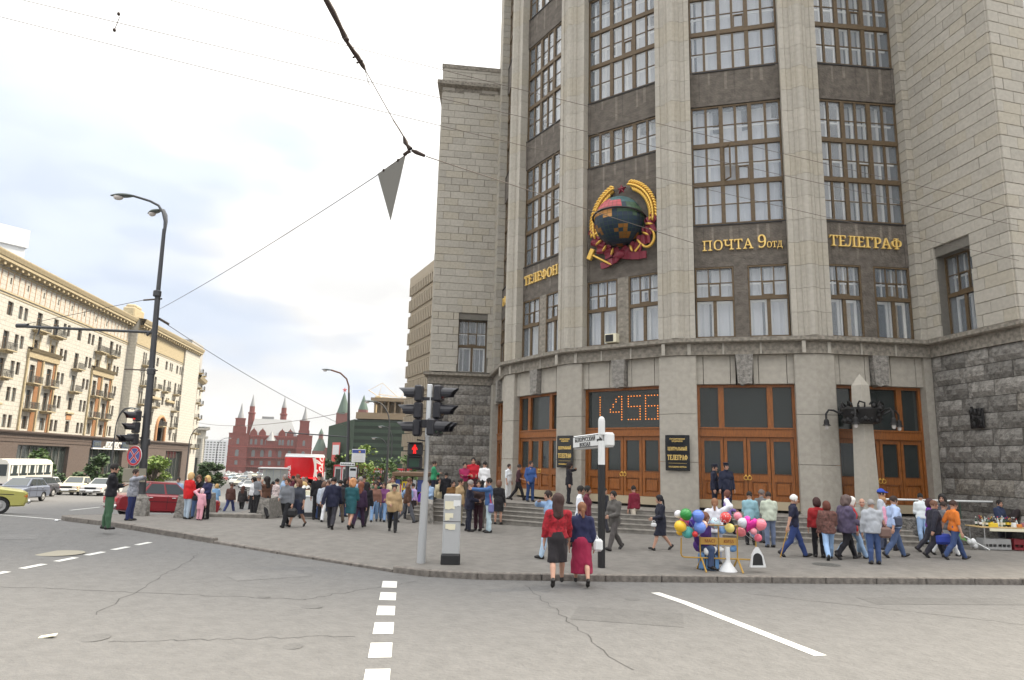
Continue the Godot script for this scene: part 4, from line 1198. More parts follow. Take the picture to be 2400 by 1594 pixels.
func left_street():
	mk("window_brown", Color(0.16, 0.10, 0.06), 0.7); mk("window_dark", Color(0.035, 0.04, 0.04), 0.12); mk("window_pale", Color(0.16, 0.18, 0.18), 0.2)
	mk("iron", Color(0.09, 0.088, 0.08), 0.7); mk("shop_glass", Color(0.05, 0.06, 0.06), 0.08); mk("shop_curtain", Color(0.55, 0.56, 0.54), 0.9)
	mk("terracotta", Color(0.42, 0.22, 0.11), 0.9)
	var t := at(-62.783, 0, -86.0, 97.925)
	var b := thing("apartment_building", "long pale stone apartment building with balconies and ochre cornice across the street", "building")
	var E := 69.0; var S := -16.0
	# window layout along the front
	var pairs := [-7.4, -15.0, 0.55, 11.95, 19.75, 29.9]
	var ochre := [6.75, 25.0, -11.5]
	var singles := [15.9, -2.4 - 0.0]
	var rows := [[5.25, 6.85], [8.55, 10.28], [11.95, 13.58], [15.3, 16.95], [18.95, 20.62]]
	var rects := []
	var wins := []
	for x in pairs:
		for k in rows.size():
			for s in [-0.62, 0.62]:
				rects.append([x + s - 0.42, rows[k][0], x + s + 0.42, rows[k][1]]); wins.append(rects[-1])
	for x in ochre:
		for k in 5:
			for s in [-2.2, 2.1]:
				var lo: float = rows[k][0] - (0.75 if k in [1, 2, 4] else 0.0)
				rects.append([x + s - 0.62, lo, x + s + 0.62, rows[k][1] + 0.1]); wins.append(rects[-1])
	for x in singles:
		for k in 5:
			var lo: float = rows[k][0] - (0.75 if k in [2, 3] else 0.0)
			rects.append([x - 0.6, lo, x + 0.6, rows[k][1] + 0.05]); wins.append(rects[-1])
	# small slots in the frieze
	for k in 10:
		var x := -7.0 + 3.92 * k
		rects.append([x - 0.16, 22.75, x + 0.16, 23.55])
	var wall := holed(rects, S, 4.98, 33.6, 26.0, 0.0, 0.3)
	part("wall", wall, M.pale_stone, b, t)
	# the advanced corner block at the far end
	var r2 := []
	var w2 := []
	for x in [38.2, 44.6, 49.5, 52.2, 55.8, 58.2]:
		for k in rows.size():
			for s in [-0.5, 0.5]:
				if x in [44.6, 49.5, 55.8]:
					if s > 0: r2.append([x - 0.55, rows[k][0] - (0.7 if k % 2 else 0.0), x + 0.55, rows[k][1]]); w2.append(r2[-1])
				else: r2.append([x + s - 0.36, rows[k][0] - (0.7 if x == 38.2 and k > 1 else 0.0), x + s + 0.36, rows[k][1]]); w2.append(r2[-1])
	var keep := []
	for r in r2:
		if not (r[0] > 46.4 and r[2] < 53.6 and r[1] < 10.0): keep.append(r)
	w2 = keep
	r2 = keep.duplicate()
	r2.append([47.6, 4.99, 51.9, 8.4])
	var z2 := 1.3
	part("wall", holed(r2, 33.6, 4.98, E, 26.0, z2, 0.35), M.pale_stone, b, t)
	var side := MB.new()
	side.b2(33.6, 4.98, -2.0, 33.75, 26.0, z2 - 0.01)
	side.b2(S, 4.98, -14.0, E, 5.2, -0.9); side.b2(S, 25.8, -14.0, E, 26.0, -0.01)
	side.quad(Vector3(E, -6, z2), Vector3(E, -6, -14), Vector3(E, 26, -14), Vector3(E, 26, z2))
	side.quad(Vector3(S, -6, -14), Vector3(S, -6, 0), Vector3(S, 26, 0), Vector3(S, 26, -14))
	part("side_wall", side, M.pale_stone, b, t)
	var rm := MB.new(); rm.b2(S, 5.0, -1.2, E, 25.7, -1.1)
	part("room_wall", rm, M.dark_room, b, t)
	for r in wins: far_window(b, r[2] - r[0] - 0.01, r[3] - r[1] - 0.01, t * off((r[0] + r[2]) / 2, (r[1] + r[3]) / 2, -0.28))
	for r in w2: far_window(b, r[2] - r[0] - 0.01, r[3] - r[1] - 0.01, t * off((r[0] + r[2]) / 2, (r[1] + r[3]) / 2, z2 - 0.32))
	# arch with its frame
	var ar := MB.new()
	var ap := []
	for k in 17:
		var a := PI * k / 16.0
		ap.append(Vector3(49.75 - cos(a) * 2.35, 7.4 + sin(a) * 2.3, z2 + 0.1))
	ap.insert(0, Vector3(47.4, 5.0, z2 + 0.1)); ap.append(Vector3(52.1, 5.0, z2 + 0.1))
	ar.tube(ap, 0.33, 6)
	part("arch_frame", ar, M.terracotta, b, t)
	var an := MB.new()
	for k in 16:
		var a0 := PI * k / 16.0; var a1 := PI * (k + 1) / 16.0
		an.quad(Vector3(49.75 + cos(a0) * 2.1, 7.4, z2 + 0.03), Vector3(49.75 + cos(a0) * 2.1, 7.4 + sin(a0) * 2.1, z2 + 0.03), Vector3(49.75 + cos(a1) * 2.1, 7.4 + sin(a1) * 2.1, z2 + 0.03), Vector3(49.75 + cos(a1) * 2.1, 7.4, z2 + 0.03))
	part("arch_opening", an, M.dark_room, b, t)
	# ochre bays: pilasters, fluted panel, entablature, balconies
	for x in ochre:
		for s in [-3.75, 0.05, 3.6]:
			var p := MB.new(); p.b2(x + s - 0.16, 5.0, 0.0, x + s + 0.16, 14.6, 0.22)
			part("pilaster", p, M.ochre_stone, b, t)
		var fl := MB.new()
		for k in 8: fl.b2(x - 1.25 + k * 0.13, 5.0, 0.0, x - 1.18 + k * 0.13, 14.4, 0.08)
		for k in 4: fl.b2(x + 3.0 + k * 0.13, 5.0, 0.0, x + 3.07 + k * 0.13, 14.4, 0.08)
		part("fluting", fl, M.terracotta, b, t, "stuff")
		var en := MB.new(); en.sweep([Vector2(x - 4.0, 0.0), Vector2(x + 3.95, 0.0)], [Vector2(0.02, 14.5), Vector2(0.3, 14.55), Vector2(0.3, 15.3), Vector2(0.45, 15.35), Vector2(0.75, 15.75), Vector2(0.0, 15.9)])
		var et := Transform3D(t.basis, t.origin)
		en.b2(x - 4.0, 14.5, 0.0, x + 3.95, 15.6, 0.25)
		part("entablature", en, M.ochre_stone, b, et)
		for s in [-2.2, 2.1]:
			for k in [1, 2]: balcony(b, x + s, rows[k][0] - 0.85, 2.3, t, 0.02)
			balcony(b, x + s, rows[4][0] - 0.85, 3.0, t, 0.02)
			for e in [-0.85, 0.72]:
				var pf := MB.new(); pf.b2(x + s + e, 15.95, 0.0, x + s + e + 0.14, 17.6, 0.1)
				part("window_jamb", pf, M.ochre_stone, b, t)
	for x in singles:
		for k in [2, 3]: balcony(b, x, rows[k][0] - 0.85, 2.2, t, 0.02)
		var h := MB.new(); h.bev(t * off(x, 8.05, 0.12), Vector3(2.0, 0.3, 0.36), 0.05)
		part("window_hood", h, M.ochre_stone, b)
		var hp := MB.new(); hp.b2(x - 0.75, 7.1, 0.0, x + 0.75, 7.8, 0.08)
		part("apron", hp, M.terracotta, b, t)
	for e in [[38.2, 2], [38.2, 3], [38.2, 4], [49.5, 1], [49.5, 3], [55.8, 3], [55.8, 1], [55.8, 2], [44.6, 2], [44.6, 3]]: balcony(b, e[0], rows[e[1]][0] - 0.85, 2.2, t, z2 + 0.01)
	for e in [[44.0, 12.9], [52.0, 12.9]]:
		var en2 := MB.new(); en2.bev(t * off(e[0] + 1.2, e[1], z2 + 0.2), Vector3(4.6, 0.5, 0.5), 0.08)
		part("entablature", en2, M.ochre_stone, b)
	# corner pilaster strips of the far block
	for e in [[58.9, E]]:
		var p := MB.new(); p.b2(e[0], 5.0, z2, e[1] - 0.01, 25.7, z2 + 0.35)
		part("corner_pilaster", p, M.pale_stone, b, t)
	# belt, frieze strips, cornice with brackets
	for e in [[S, 33.6, 0.0], [33.6, E, z2]]:
		var m := MB.new()
		m.b2(e[0], 21.55, e[2], e[1], 21.75, e[2] + 0.12); m.b2(e[0], 21.2, e[2], e[1], 21.32, e[2] + 0.06)
		m.b2(e[0], 24.2, e[2], e[1], 24.35, e[2] + 0.1)
		m.sweep([Vector2(e[0], e[2]), Vector2(e[1], e[2])], [Vector2(0.1, 24.75), Vector2(0.95, 24.95), Vector2(0.95, 25.3), Vector2(1.05, 25.35), Vector2(1.25, 25.85), Vector2(1.25, 26.0), Vector2(-0.4, 26.2)])
		part("cornice", m, M.ochre_stone, b, t)
		var x: float = e[0] + 0.5
		var bm := MB.new()
		while x < e[1] - 0.2:
			bm.b2(x, 24.5, e[2] + 0.01, x + 0.42, 24.94, e[2] + 0.78); x += 1.3
		part("bracket_row", bm, M.ochre_stone, b, t, "stuff")
		x = e[0] + 0.25
		var sm := MB.new()
		while x < e[1]:
			sm.b2(x, 21.8, e[2], x + 0.1, 24.15, e[2] + 0.03); x += 1.31
		part("frieze_strips", sm, M.terracotta if e[2] == 0.0 else M.ochre_stone, b, t, "stuff")
	var fz := MB.new()
	fz.b2(33.8, 21.8, z2, E - 0.3, 24.15, z2 + 0.05)
	part("frieze_relief", fz, M.ochre_stone, b, t)
	# the ground floor: dark granite with shop windows
	var shops := [[-14.0, -4.6, 7], [0.9, 14.2, 7], [20.6, 33.0, 6], [36.0, 44.0, 4], [54.0, 64.0, 5]]
	var sr := []
	for s in shops: sr.append([s[0], -4.0, s[1], 3.2])
	part("shop_wall", holed(sr, S, -6.0, E, 4.75, z2 + 0.2, 0.7), M.pink_granite, b, t)
	var lg := MB.new()
	lg.sweep([Vector2(S, z2 + 0.2), Vector2(E, z2 + 0.2)], [Vector2(0.0, 4.5), Vector2(0.3, 4.6), Vector2(0.4, 4.75), Vector2(0.4, 4.92), Vector2(-2.2, 5.02)])
	lg.b2(S, 3.55, z2 + 0.2, E, 3.68, z2 + 0.28); lg.b2(S, 4.0, z2 + 0.2, E, 4.08, z2 + 0.26)
	part("ledge", lg, M.pink_granite, b, t)
	for s in shops:
		var n: int = s[2]
		var w: float = (s[1] - s[0]) / n
		for k in n:
			var f := MB.new()
			sash(f, -w / 2, -3.4, w / 2, 3.2, 0, 0.1, 0.1)
			var o := part("shop_window", f, M.iron, b, t * off(s[0] + w * (k + 0.5), 0.0, z2 - 0.35))
			var p := MB.new(); p.b2(-w / 2 + 0.1, -3.3, 0.02, w / 2 - 0.1, 3.1, 0.04)
			part("pane", p, M.dark_glass, o)
			var cu := MB.new(); cu.b2(-w / 2 + 0.15, -3.3, -0.5, w / 2 - 0.15 - (0.6 if k % 3 == 1 else 0.0), 3.1, -0.45)
			part("curtain", cu, M.shop_curtain if s[0] < 20.0 else M.dark_room, o)
	var rw := MB.new(); rw.b2(S, -6.0, z2 - 1.6, E, 4.7, z2 - 1.5)
	part("shop_interior", rw, M.dark_room, b, t)
	# cafe sign: white slanted letters between two dark plates
	var sg := MB.new(); sg.b2(20.9, 3.0, z2 + 0.25, 34.2, 3.2, z2 + 0.5)
	var sn := part("shop_sign", sg, M.white_paint, b, t)
	var tm := text_mesh("„КОСМОС“", 0.95, 0.12, false, true)
	var ab := tm.get_aabb()
	part("lettering", tm, M.white_paint, sn, Transform3D(Basis(Vector3(6.6 / ab.size.x, 0, 0), Vector3(0.28, 1, 0), Vector3.BACK), Vector3(28.0, 3.75, z2 + 0.45)))
	for x in [22.4, 33.2]:
		var pl := MB.new(); pl.b2(x - 1.4, 3.22, z2 + 0.28, x + 1.4, 4.3, z2 + 0.4)
		part("sign_plate", pl, mk("sign_blue_dark", Color(0.05, 0.07, 0.11), 0.5), sn)
		var t2 := text_mesh("КАФЕ", 0.6, 0.06, false, true)
		part("lettering", t2, M.window_pale, sn, off(x, 3.75, z2 + 0.44))
	var rf := MB.new(); rf.b2(S, 26.0, -14.0, E, 26.1, -0.3)
	part("roof", rf, M.zinc, b, t)
	var ps := MB.new(); ps.bev(t * off(36.8, 27.0, -1.0), Vector3(4.6, 2.6, 2.0), 0.2); ps.bev(t * off(36.6, 28.5, -1.0), Vector3(3.0, 0.9, 1.8), 0.3)
	part("attic_block", ps, M.ochre_stone, b)
	# short return face beyond the corner, with balconies one over another
	var tr := at(-62.783 - 0.1379 * E + 0.99 * z2, 0, -86.0 - 0.9904 * E - 0.1379 * z2, 108.0)
	var rr := []
	for k in 6: rr.append([2.0, 4.0 + k * 3.4, 3.4, 6.6 + k * 3.4])
	part("wall", holed(rr, 0.0, -6.0, 13.0, 20.4, 0.0, 0.3), M.pale_stone, b, tr)
	for r in rr: far_window(b, 1.38, 2.58, tr * off(2.7, (r[1] + r[3]) / 2, -0.28))
	for k in 6:
		balcony(b, 2.7, 3.9 + k * 3.4, 2.3, tr, 0.01); balcony(b, 9.0, 3.9 + k * 3.4, 2.3, tr, 0.01)
	var rc := MB.new(); rc.sweep([Vector2(0, 0), Vector2(13, 0)], [Vector2(0.0, 19.2), Vector2(0.8, 19.6), Vector2(1.1, 20.3), Vector2(-0.5, 20.6)])
	part("cornice", rc, M.ochre_stone, b, tr)

func pixmass(called: String, label: String, m: MB, mt: Material, group := "") -> Node: return single(called, m, mt, label, "building", Transform3D(), group)

func tree(label: String, x: float, y: float, z: float, trunk: float, rx: float, ry: float, n: int, leaf: float, mt: Material, seed_: int, group := "street trees", airy := 0.5):
	var r := RandomNumberGenerator.new(); r.seed = seed_
	var t := thing("street_tree", label, "tree", off(x, y, z), group)
	var tr := MB.new()
	var cy := trunk + ry * 0.85
	tr.tube([Vector3(0, -0.3, 0), Vector3(0.05, trunk * 0.5, 0), Vector3(0.0, trunk, 0.05), Vector3(0.1, cy, 0)], [0.17, 0.13, 0.11, 0.04], 7)
	var lobes := []
	for k in 15:
		var a := r.randf() * TAU
		var h := r.randf_range(-0.7, 0.85)
		var q := sqrt(maxf(0.1, 1.0 - h * h)) * r.randf_range(0.4, 0.8)
		var c := Vector3(cos(a) * q * rx, cy + h * ry, sin(a) * q * rx)
		lobes.append([c, r.randf_range(0.28, 0.5) * rx])
		tr.tube([Vector3(0, trunk * r.randf_range(0.8, 1.2), 0), (c + Vector3(0, cy - 0.4, 0)) * 0.5, c], [0.07, 0.05, 0.02], 5)
	part("trunk", tr, M.bark, t)
	var cr := MB.new(); cr.tinted = true
	for i in int(n * 1.9):
		var lb = lobes[r.randi() % lobes.size()]
		var d := Vector3(r.randfn(), r.randfn(), r.randfn()).normalized() * pow(r.randf(), airy)
		var p: Vector3 = lb[0] + d * lb[1] * Vector3(1, 0.8, 1)
		var s := leaf * 1.25 * r.randf_range(0.6, 1.3)
		var bs := Basis.from_euler(Vector3(r.randf_range(-0.9, 0.9), r.randf() * TAU, r.randf_range(-0.9, 0.9)))
		var k := r.randf_range(0.65, 1.35)
		cr.tint = Color(k * r.randf_range(0.9, 1.15), k, k * r.randf_range(0.75, 1.05))
		cr.quad(p + bs * Vector3(-s, 0, -s * 0.3), p + bs * Vector3(s * 0.1, s * 0.15, -s * 0.65), p + bs * Vector3(s, 0, s * 0.25), p + bs * Vector3(-s * 0.2, s * 0.1, s * 0.6))
	part("crown", cr, mt, t)

func spire(m: MB, x: float, z: float, y0: float, y1: float, r: float, segs := 8):
	m.lathe(off(x, 0, z), [Vector2(r, y0), Vector2(r * 0.42, y0 + (y1 - y0) * 0.5), Vector2(0.02, y1)], segs)

func far_places():
	mk("bark", Color(0.07, 0.055, 0.042), 0.9)
	for e in [["leaf_dark", Color(0.045, 0.085, 0.028)], ["leaf_mid", Color(0.075, 0.135, 0.038)], ["leaf_light", Color(0.16, 0.235, 0.05)]]:
		var m := mk(e[0], e[1], 0.7); m.vertex_color_use_as_albedo = true; m.backlight_enabled = true; m.backlight = (e[1] * 0.5).linear_to_srgb()
	mk("roof_white", Color(0.235, 0.24, 0.245), 0.6); mk("net_green", Color(0.030, 0.052, 0.034), 0.9); mk("net_dark", Color(0.014, 0.024, 0.018), 0.9); mk("spire_green", Color(0.04, 0.08, 0.058), 0.7)
	mk("raw_concrete", Color(0.23, 0.175, 0.115), 0.9); mk("far_white", Color(0.62, 0.63, 0.65), 0.8); mk("star_red", Color(0.5, 0.05, 0.05), 0.3)
	mk("grid_stone", Color(0.34, 0.29, 0.22), 0.85); mk("grid_gap", Color(0.07, 0.058, 0.046), 0.8); mk("brick_far", Color(0.17, 0.05, 0.04), 0.9)
	# office block with a grid of fins, behind the telegraph's wing
	var gb := thing("office_block", "tall tan office block with fine upright fins behind the telegraph", "building", at(-21.6, 0, -140.5, -65.4))
	var bd := MB.new(); bd.b2(0.0, -8.0, -18.0, 66.0, 38.0, -0.5)
	part("wall", bd, M.grid_gap, gb)
	for k in 11:
		var f := MB.new(); f.b2(-0.05, 1.0 + k * 3.45, -0.6, 66.0, 1.7 + k * 3.45, -0.25)
		part("floor_band", f, M.grid_stone, gb)
	var fn := MB.new()
	for k in 60:
		for q in 11: fn.b2(k * 1.1, 1.75 + q * 3.45, -0.5, k * 1.1 + 0.5, 4.2 + q * 3.45, 0.2)
	part("fins", fn, M.grid_stone, gb, Transform3D(), "stuff")
	var cp := MB.new(); cp.b2(-0.1, 38.0, -18.0, 66.0, 40.2, 0.15)
	part("parapet", cp, M.grid_stone, gb)
	# red museum with white roofs
	var mu := thing("museum", "dark red brick museum with white roofs and pointed turrets across the square", "building", at(-163.0, -8.4, -480.0, 18.8))
	var wl := MB.new(); wl.b2(-28.8, 0, -30, 25.7, 25.2, -2.0)
	part("wall", wl, M.red_brick, mu)
	for e in [[-28.8, -16.3], [15.5, 25.7]]:
		var bl := MB.new(); bl.b2(e[0], 0, -12, e[1], 26, 0.5); bl.b2(e[0] - 0.2, 26, -10, e[1] + 0.2, 26.6, 0.8)
		part("corner_block", bl, M.red_brick, mu)
	for e in [17.3, 10.2, 4.0, 25.0]:
		var sc := MB.new()
		sc.b2(-29.0, e, -2.0, 25.9, e + 0.6, 0.75 if e != 25.0 else -1.6)
		for k in 40: sc.b2(-28.6 + k * 1.36, e - 0.8, -1.9, -28.0 + k * 1.36, e, -1.3)
		part("string_course", sc, M.red_brick_light, mu)
	var ct := MB.new(); ct.b2(-5.0, 0, -3, 2.0, 22.6, -0.6)
	part("centre_bay", ct, M.red_brick, mu)
	var ctr := MB.new(); spire(ctr, -1.5, -1.8, 22.0, 29.0, 4.0, 4)
	part("tent_roof", ctr, M.roof_white, mu, off(0, 0, 0))
	for e in [[-22.5, 3.4, -4.0, 26.6, 31.2, 4.2], [19.9, 3.4, -4.0, 26.6, 30.0, 3.6]]:
		var base := MB.new(); base.b2(e[0] - e[5], e[3], e[2] - 4, e[0] + e[5], e[4], e[2] + 4)
		base.b2(e[0] - 3.1, e[4], e[2] - 3, e[0] + 3.1, 36.0, e[2] + 3); base.b2(e[0] - 3.4, 36.0, e[2] - 3.3, e[0] + 3.4, 36.8, e[2] + 3.3)
		var tw := part("turret", base, M.red_brick, mu)
		var tt := MB.new(); spire(tt, e[0], e[2], 36.8, 47.5, 2.3)
		part("tent_roof", tt, M.roof_white, tw)
	for e in [[-16.2, -22.0], [5.5, -22.0]]:
		var base := MB.new(); base.lathe(off(e[0], 0, e[1]), [Vector2(2.2, 25), Vector2(2.2, 41), Vector2(2.6, 41.3), Vector2(2.6, 42.3), Vector2(1.8, 42.5), Vector2(1.8, 46.5), Vector2(0.1, 46.6)], 8)
		var tw := part("turret", base, M.red_brick, mu)
		var tt := MB.new(); spire(tt, e[0], e[1], 46.6, 55.5, 1.7)
		part("tent_roof", tt, M.roof_white, tw)
	var rf := MB.new()
	var A := [Vector3(-16.3, 25.2, -3), Vector3(15.5, 25.2, -3), Vector3(15.5, 25.2, -30), Vector3(-16.3, 25.2, -30)]
	var Bq := [Vector3(-13.8, 37.5, -14), Vector3(10.8, 37.5, -14), Vector3(10.8, 37.5, -20), Vector3(-13.8, 37.5, -20)]
	for k in 4: rf.quad(A[k], A[(k + 1) % 4], Bq[(k + 1) % 4], Bq[k])
	rf.quad(Bq[0], Bq[1], Bq[2], Bq[3]); rf.b2(-9.0, 37.5, -18, -1.0, 39.3, -15)
	part("roof", rf, M.roof_white, mu)
	for x in [-13.3, -7.6, 5.3, 10.7]:
		var dm := MB.new()
		var pl := PackedVector2Array([Vector2(-2.3, 25.4), Vector2(2.3, 25.4), Vector2(2.3, 27.4), Vector2(1.5, 28.8), Vector2(0.4, 29.8), Vector2(0, 31.0), Vector2(-0.4, 29.8), Vector2(-1.5, 28.8), Vector2(-2.3, 27.4)])
		dm.prism(off(x, 0, 0), pl, -6.0, -2.2)
		part("dormer", dm, M.red_brick, mu)
	for x in [-22.8, -14.4, -11.4, -7.6, -4.6, 4.2, 6.2, 10.0, 12.4, 20.2]:
		var wz := 0.55 if x < -16.0 or x > 15.5 else -1.95
		var wm := MB.new(); wm.b2(-0.8, 19.2, 0, 0.8, 22.2, 0.1); wm.ball(off(0, 22.2, 0.05), Vector3(0.8, 0.8, 0.05), 10, 6)
		part("window", wm, M.museum_glass, mu, off(x, 0, wz))
	for x in [-22.8, -12.5, -6.8, -1.5, 4.8, 11.0, 20.2]:
		var wz := 0.55 if x < -16.0 or x > 15.5 else (-0.55 if x == -1.5 else -1.95)
		var wm := MB.new(); wm.b2(-1.1, 10.9, 0, 1.1, 14.4, 0.1); wm.ball(off(0, 14.4, 0.05), Vector3(1.1, 1.1, 0.05), 10, 6)
		part("window", wm, M.museum_glass, mu, off(x, 0, wz))
	for x in [-22.8, -12.5, -6.8, -1.5, 4.8, 11.0]:
		var wm := MB.new(); wm.b2(-0.9, 5.4, 0, 0.9, 8.2, 0.1)
		part("window", wm, M.museum_glass, mu, off(x, 0, 0.55 if x < -16.0 else (-0.55 if x == -1.5 else -1.95)))
	# fortress towers beyond
	var k1 := thing("fortress_tower", "green pointed fortress tower topped with a red star", "tower", off(-150.0, -9.0, -620.0), "fortress towers beyond the square")
	var kb := MB.new(); kb.b2(-7, 0, -7, 7, 36, 7); kb.b2(-5, 36, -5, 5, 52, 5)
	part("shaft", kb, M.brick_far, k1)
	var ks := MB.new(); spire(ks, 0, 0, 51, 71, 6.2)
	ks.lathe(Transform3D(), [Vector2(6.2, 51), Vector2(0.3, 71)], 8)
	part("tent_roof", ks, M.spire_green, k1)
	var sr := MB.new()
	for k in 10:
		var a := PI / 2 + TAU * k / 10; var c := PI / 2 + TAU * (k + 1) / 10
		var ra := 2.4 if k % 2 == 0 else 1.0; var rb := 2.4 if k % 2 == 1 else 1.0
		for s in [0.5, -0.5]: sr.quad(Vector3(cos(a) * ra, sin(a) * ra, 0), Vector3(cos(c) * rb, sin(c) * rb, 0), Vector3(0, 0, s), Vector3(0, 0, s))
	sr.tube([Vector3(0, -2.6, 0), Vector3(0, 0, 0)], 0.25, 5)
	part("star", sr, M.star_red, k1, off(0, 73.0, 0))
	var k2 := thing("fortress_tower", "small brick fortress tower tip beside the crane", "tower", off(-128.0, -9.0, -600.0), "fortress towers beyond the square")
	var kb2 := MB.new(); kb2.b2(-3.6, 0, -3.6, 3.6, 54, 3.6)
	part("shaft", kb2, M.brick_far, k2)
	var ks2 := MB.new(); ks2.lathe(Transform3D(), [Vector2(4.4, 54), Vector2(0.1, 67)], 6)
	part("tent_roof", ks2, M.spire_green, k2)
	var k3 := thing("fortress_tower", "green roofed fortress tower between the museum and the netted building", "tower", off(-168.5, -9.0, -620.0), "fortress towers beyond the square")
	var kb3 := MB.new(); kb3.b2(-9.5, 0, -9, 9.5, 12, 9); kb3.b2(-5.5, 12, -5, 5.5, 18, 5); kb3.b2(-1.6, 28, -1.6, 1.6, 33, 1.6)
	part("shaft", kb3, M.brick_far, k3)
	var ks3 := MB.new(); ks3.lathe(Transform3D(), [Vector2(6.5, 18), Vector2(2.2, 29)], 4); ks3.lathe(Transform3D(), [Vector2(2.3, 33), Vector2(0.1, 38)], 4)
	part("tent_roof", ks3, M.spire_green, k3)
	var kw := MB.new(); kw.b2(-165.0, -9.0, -622.0, -118.0, 10.5, -618.0); kw.b2(-165.0, 10.5, -622.0, -118.0, 12.0, -619.0)
	single("fortress_wall", kw, M.brick_far, "long red brick fortress wall right of the green roofed tower", "wall")
	var pal := MB.new(); pal.b2(-160, 0, -690, -118, 15, -670)
	pal.ball(off(-142, 15, -680), Vector3(12, 6, 8), 16, 8)
	pal.lathe(off(-127, 0, -680), [Vector2(1.5, 10), Vector2(1.3, 30), Vector2(0.1, 38)], 6)
	single("palace", pal, M.raw_concrete, "pale palace roof with a low dome behind the fortress wall", "building")
	# building wrapped in green netting
	var nb := thing("netted_building", "unfinished building wrapped in dark green scaffold netting", "building", at(-48.5, -4.6, -216.0, 4.0))
	var core := MB.new(); core.b2(-0.04, 0, -24, 30.0, 19.3, 0.02)
	part("wall", core, M.net_dark, nb)
	for k in 9:
		var dk := MB.new(); dk.b2(0.0, 0.2 + k * 2.15, -1.2, 30.0, 1.35 + k * 2.15, 0.12)
		part("scaffold_deck", dk, M.net_green, nb)
	var lf := MB.new()
	lf.quad(Vector3(-10.5, 0, -14), Vector3(0.0, 0, 0.1), Vector3(0.0, 19.4, 0.1), Vector3(-10.5, 17.6, -14))
	lf.quad(Vector3(-10.5, 17.6, -14), Vector3(0, 19.4, 0.1), Vector3(0, 19.4, -24), Vector3(-10, 17.6, -24))
	part("netting", lf, M.net_green, nb)
	var tp := MB.new()
	tp.b2(0.2, 19.6, -20, 30, 21.6, -0.2)
	for k in 12: tp.b2(5.5 + k * 2.1, 21.6, -2.0, 6.0 + k * 2.1, 25.3, -1.5)
	tp.b2(4.5, 25.3, -18, 30, 26.4, -0.4); tp.b2(5.5, 21.6, -18, 30, 25.0, -9.0)
	part("bare_storey", tp, M.raw_concrete, nb)
	var bn := MB.new(); bn.quad(Vector3(-7.6, 6.0, -9.6), Vector3(-4.4, 6.0, -5.3), Vector3(-4.4, 12.2, -5.3), Vector3(-7.6, 12.2, -9.6))
	bn.quad(Vector3(-4.4, 6.0, -5.32), Vector3(-7.6, 6.0, -9.62), Vector3(-7.6, 12.2, -9.62), Vector3(-4.4, 12.2, -5.32))
	part("banner", bn, mk("banner_red", Color(0.55, 0.10, 0.09), 0.8), nb, off(-0.4, 0, 0.5))
	var bw := MB.new(); bw.quad(Vector3(-7.3, 8.3, -9.2), Vector3(-4.7, 8.3, -5.7), Vector3(-4.7, 11.4, -5.7), Vector3(-7.3, 11.4, -9.2))
	part("banner_panel", bw, M.far_white, nb, off(-0.45, 0, 0.62))
	# tower crane
	var cr := thing("tower_crane", "yellow tower crane with a long lattice jib above the netted building", "crane", off(-63.5, 0, -330.0))
	var cm := MB.new()
	for s in [-0.7, 0.7]:
		for q in [-0.7, 0.7]: cm.tube([Vector3(s, -6, q), Vector3(s, 31.5, q)], 0.14, 4)
	for k in 18: cm.tube([Vector3(-0.7 if k % 2 else 0.7, -5 + k * 2, 0.7), Vector3(0.7 if k % 2 else -0.7, -3 + k * 2, 0.7)], 0.1, 4)
	cm.b2(-1.4, 30.5, -1, 1.2, 32.4, 1)
	part("mast", cm, M.crane_yellow, cr)
	var cj := MB.new()
	cj.tube([Vector3(-5, 35.5, 0), Vector3(0, 32.4, 0), Vector3(34, 29.0, 0)], 0.16, 4); cj.tube([Vector3(0, 33.6, 0), Vector3(34, 29.6, 0)], 0.12, 4)
	for k in 16: cj.tube([Vector3(k * 2.1, 32.4 - k * 0.21, 0), Vector3(k * 2.1 + 1.0, 33.5 - k * 0.245, 0)], 0.09, 4)
	cj.tube([Vector3(0, 32.4, 0), Vector3(1.6, 39.0, 0), Vector3(9, 32.6, 0)], 0.12, 4); cj.tube([Vector3(11, 32.0, 0), Vector3(13.5, 37.4, 0)], 0.12, 4); cj.tube([Vector3(1.6, 39.0, 0), Vector3(-4.5, 35.4, 0)], 0.09, 4)
	cj.tube([Vector3(7.5, 32.2, 0), Vector3(7.5, 27.5, 0)], 0.07, 4)
	part("jib", cj, M.crane_yellow, cr)
	# white hotel far off
	var rs := thing("hotel_block", "long white slab hotel far off between the street and the museum", "building", at(-398.0, -14.0, -900.0, 20.0))
	var rb := MB.new(); rb.b2(-40, 0, -20, 31, 37, 0); rb.b2(31, 0, -24, 52, 40, 2)
	part("wall", rb, M.far_white, rs)
	for k in 10:
		var wr := MB.new()
		for i in 17: wr.b2(-38 + i * 4.0, 4 + k * 3.2, 0, -35.4 + i * 4.0, 5.8 + k * 3.2, 0.12)
		part("window_row", wr, M.museum_glass, rs, Transform3D(), "stuff")
	# grey blocks rising behind the apartment building
	var gbk := MB.new(); gbk.box(at(-100.5, 12, -192.0, 10.0), Vector3(22, 44, 12))
	single("rear_block", gbk, mk("rear_grey", Color(0.36, 0.35, 0.33), 0.85), "plain grey block rising behind the end of the apartment building", "building")
	var zn := thing("rear_roof", "light zinc roof showing above the cornice at the frame's edge", "roof", at(-137.0, 0, -176.0, 55.0))
	var zr := MB.new(); zr.b2(-40, 20, -30, 6, 57, 0); zr.b2(-40, 57, -30, 6.4, 62.0, 0.5)
	part("wall", zr, M.zinc, zn)
	# gateway with columns at the end of the street
	var pg := thing("gateway_pavilion", "pale stone gateway with columns and a statue where the apartment building ends", "building", at(-86.6, -3.6, -190.0, 30.0))
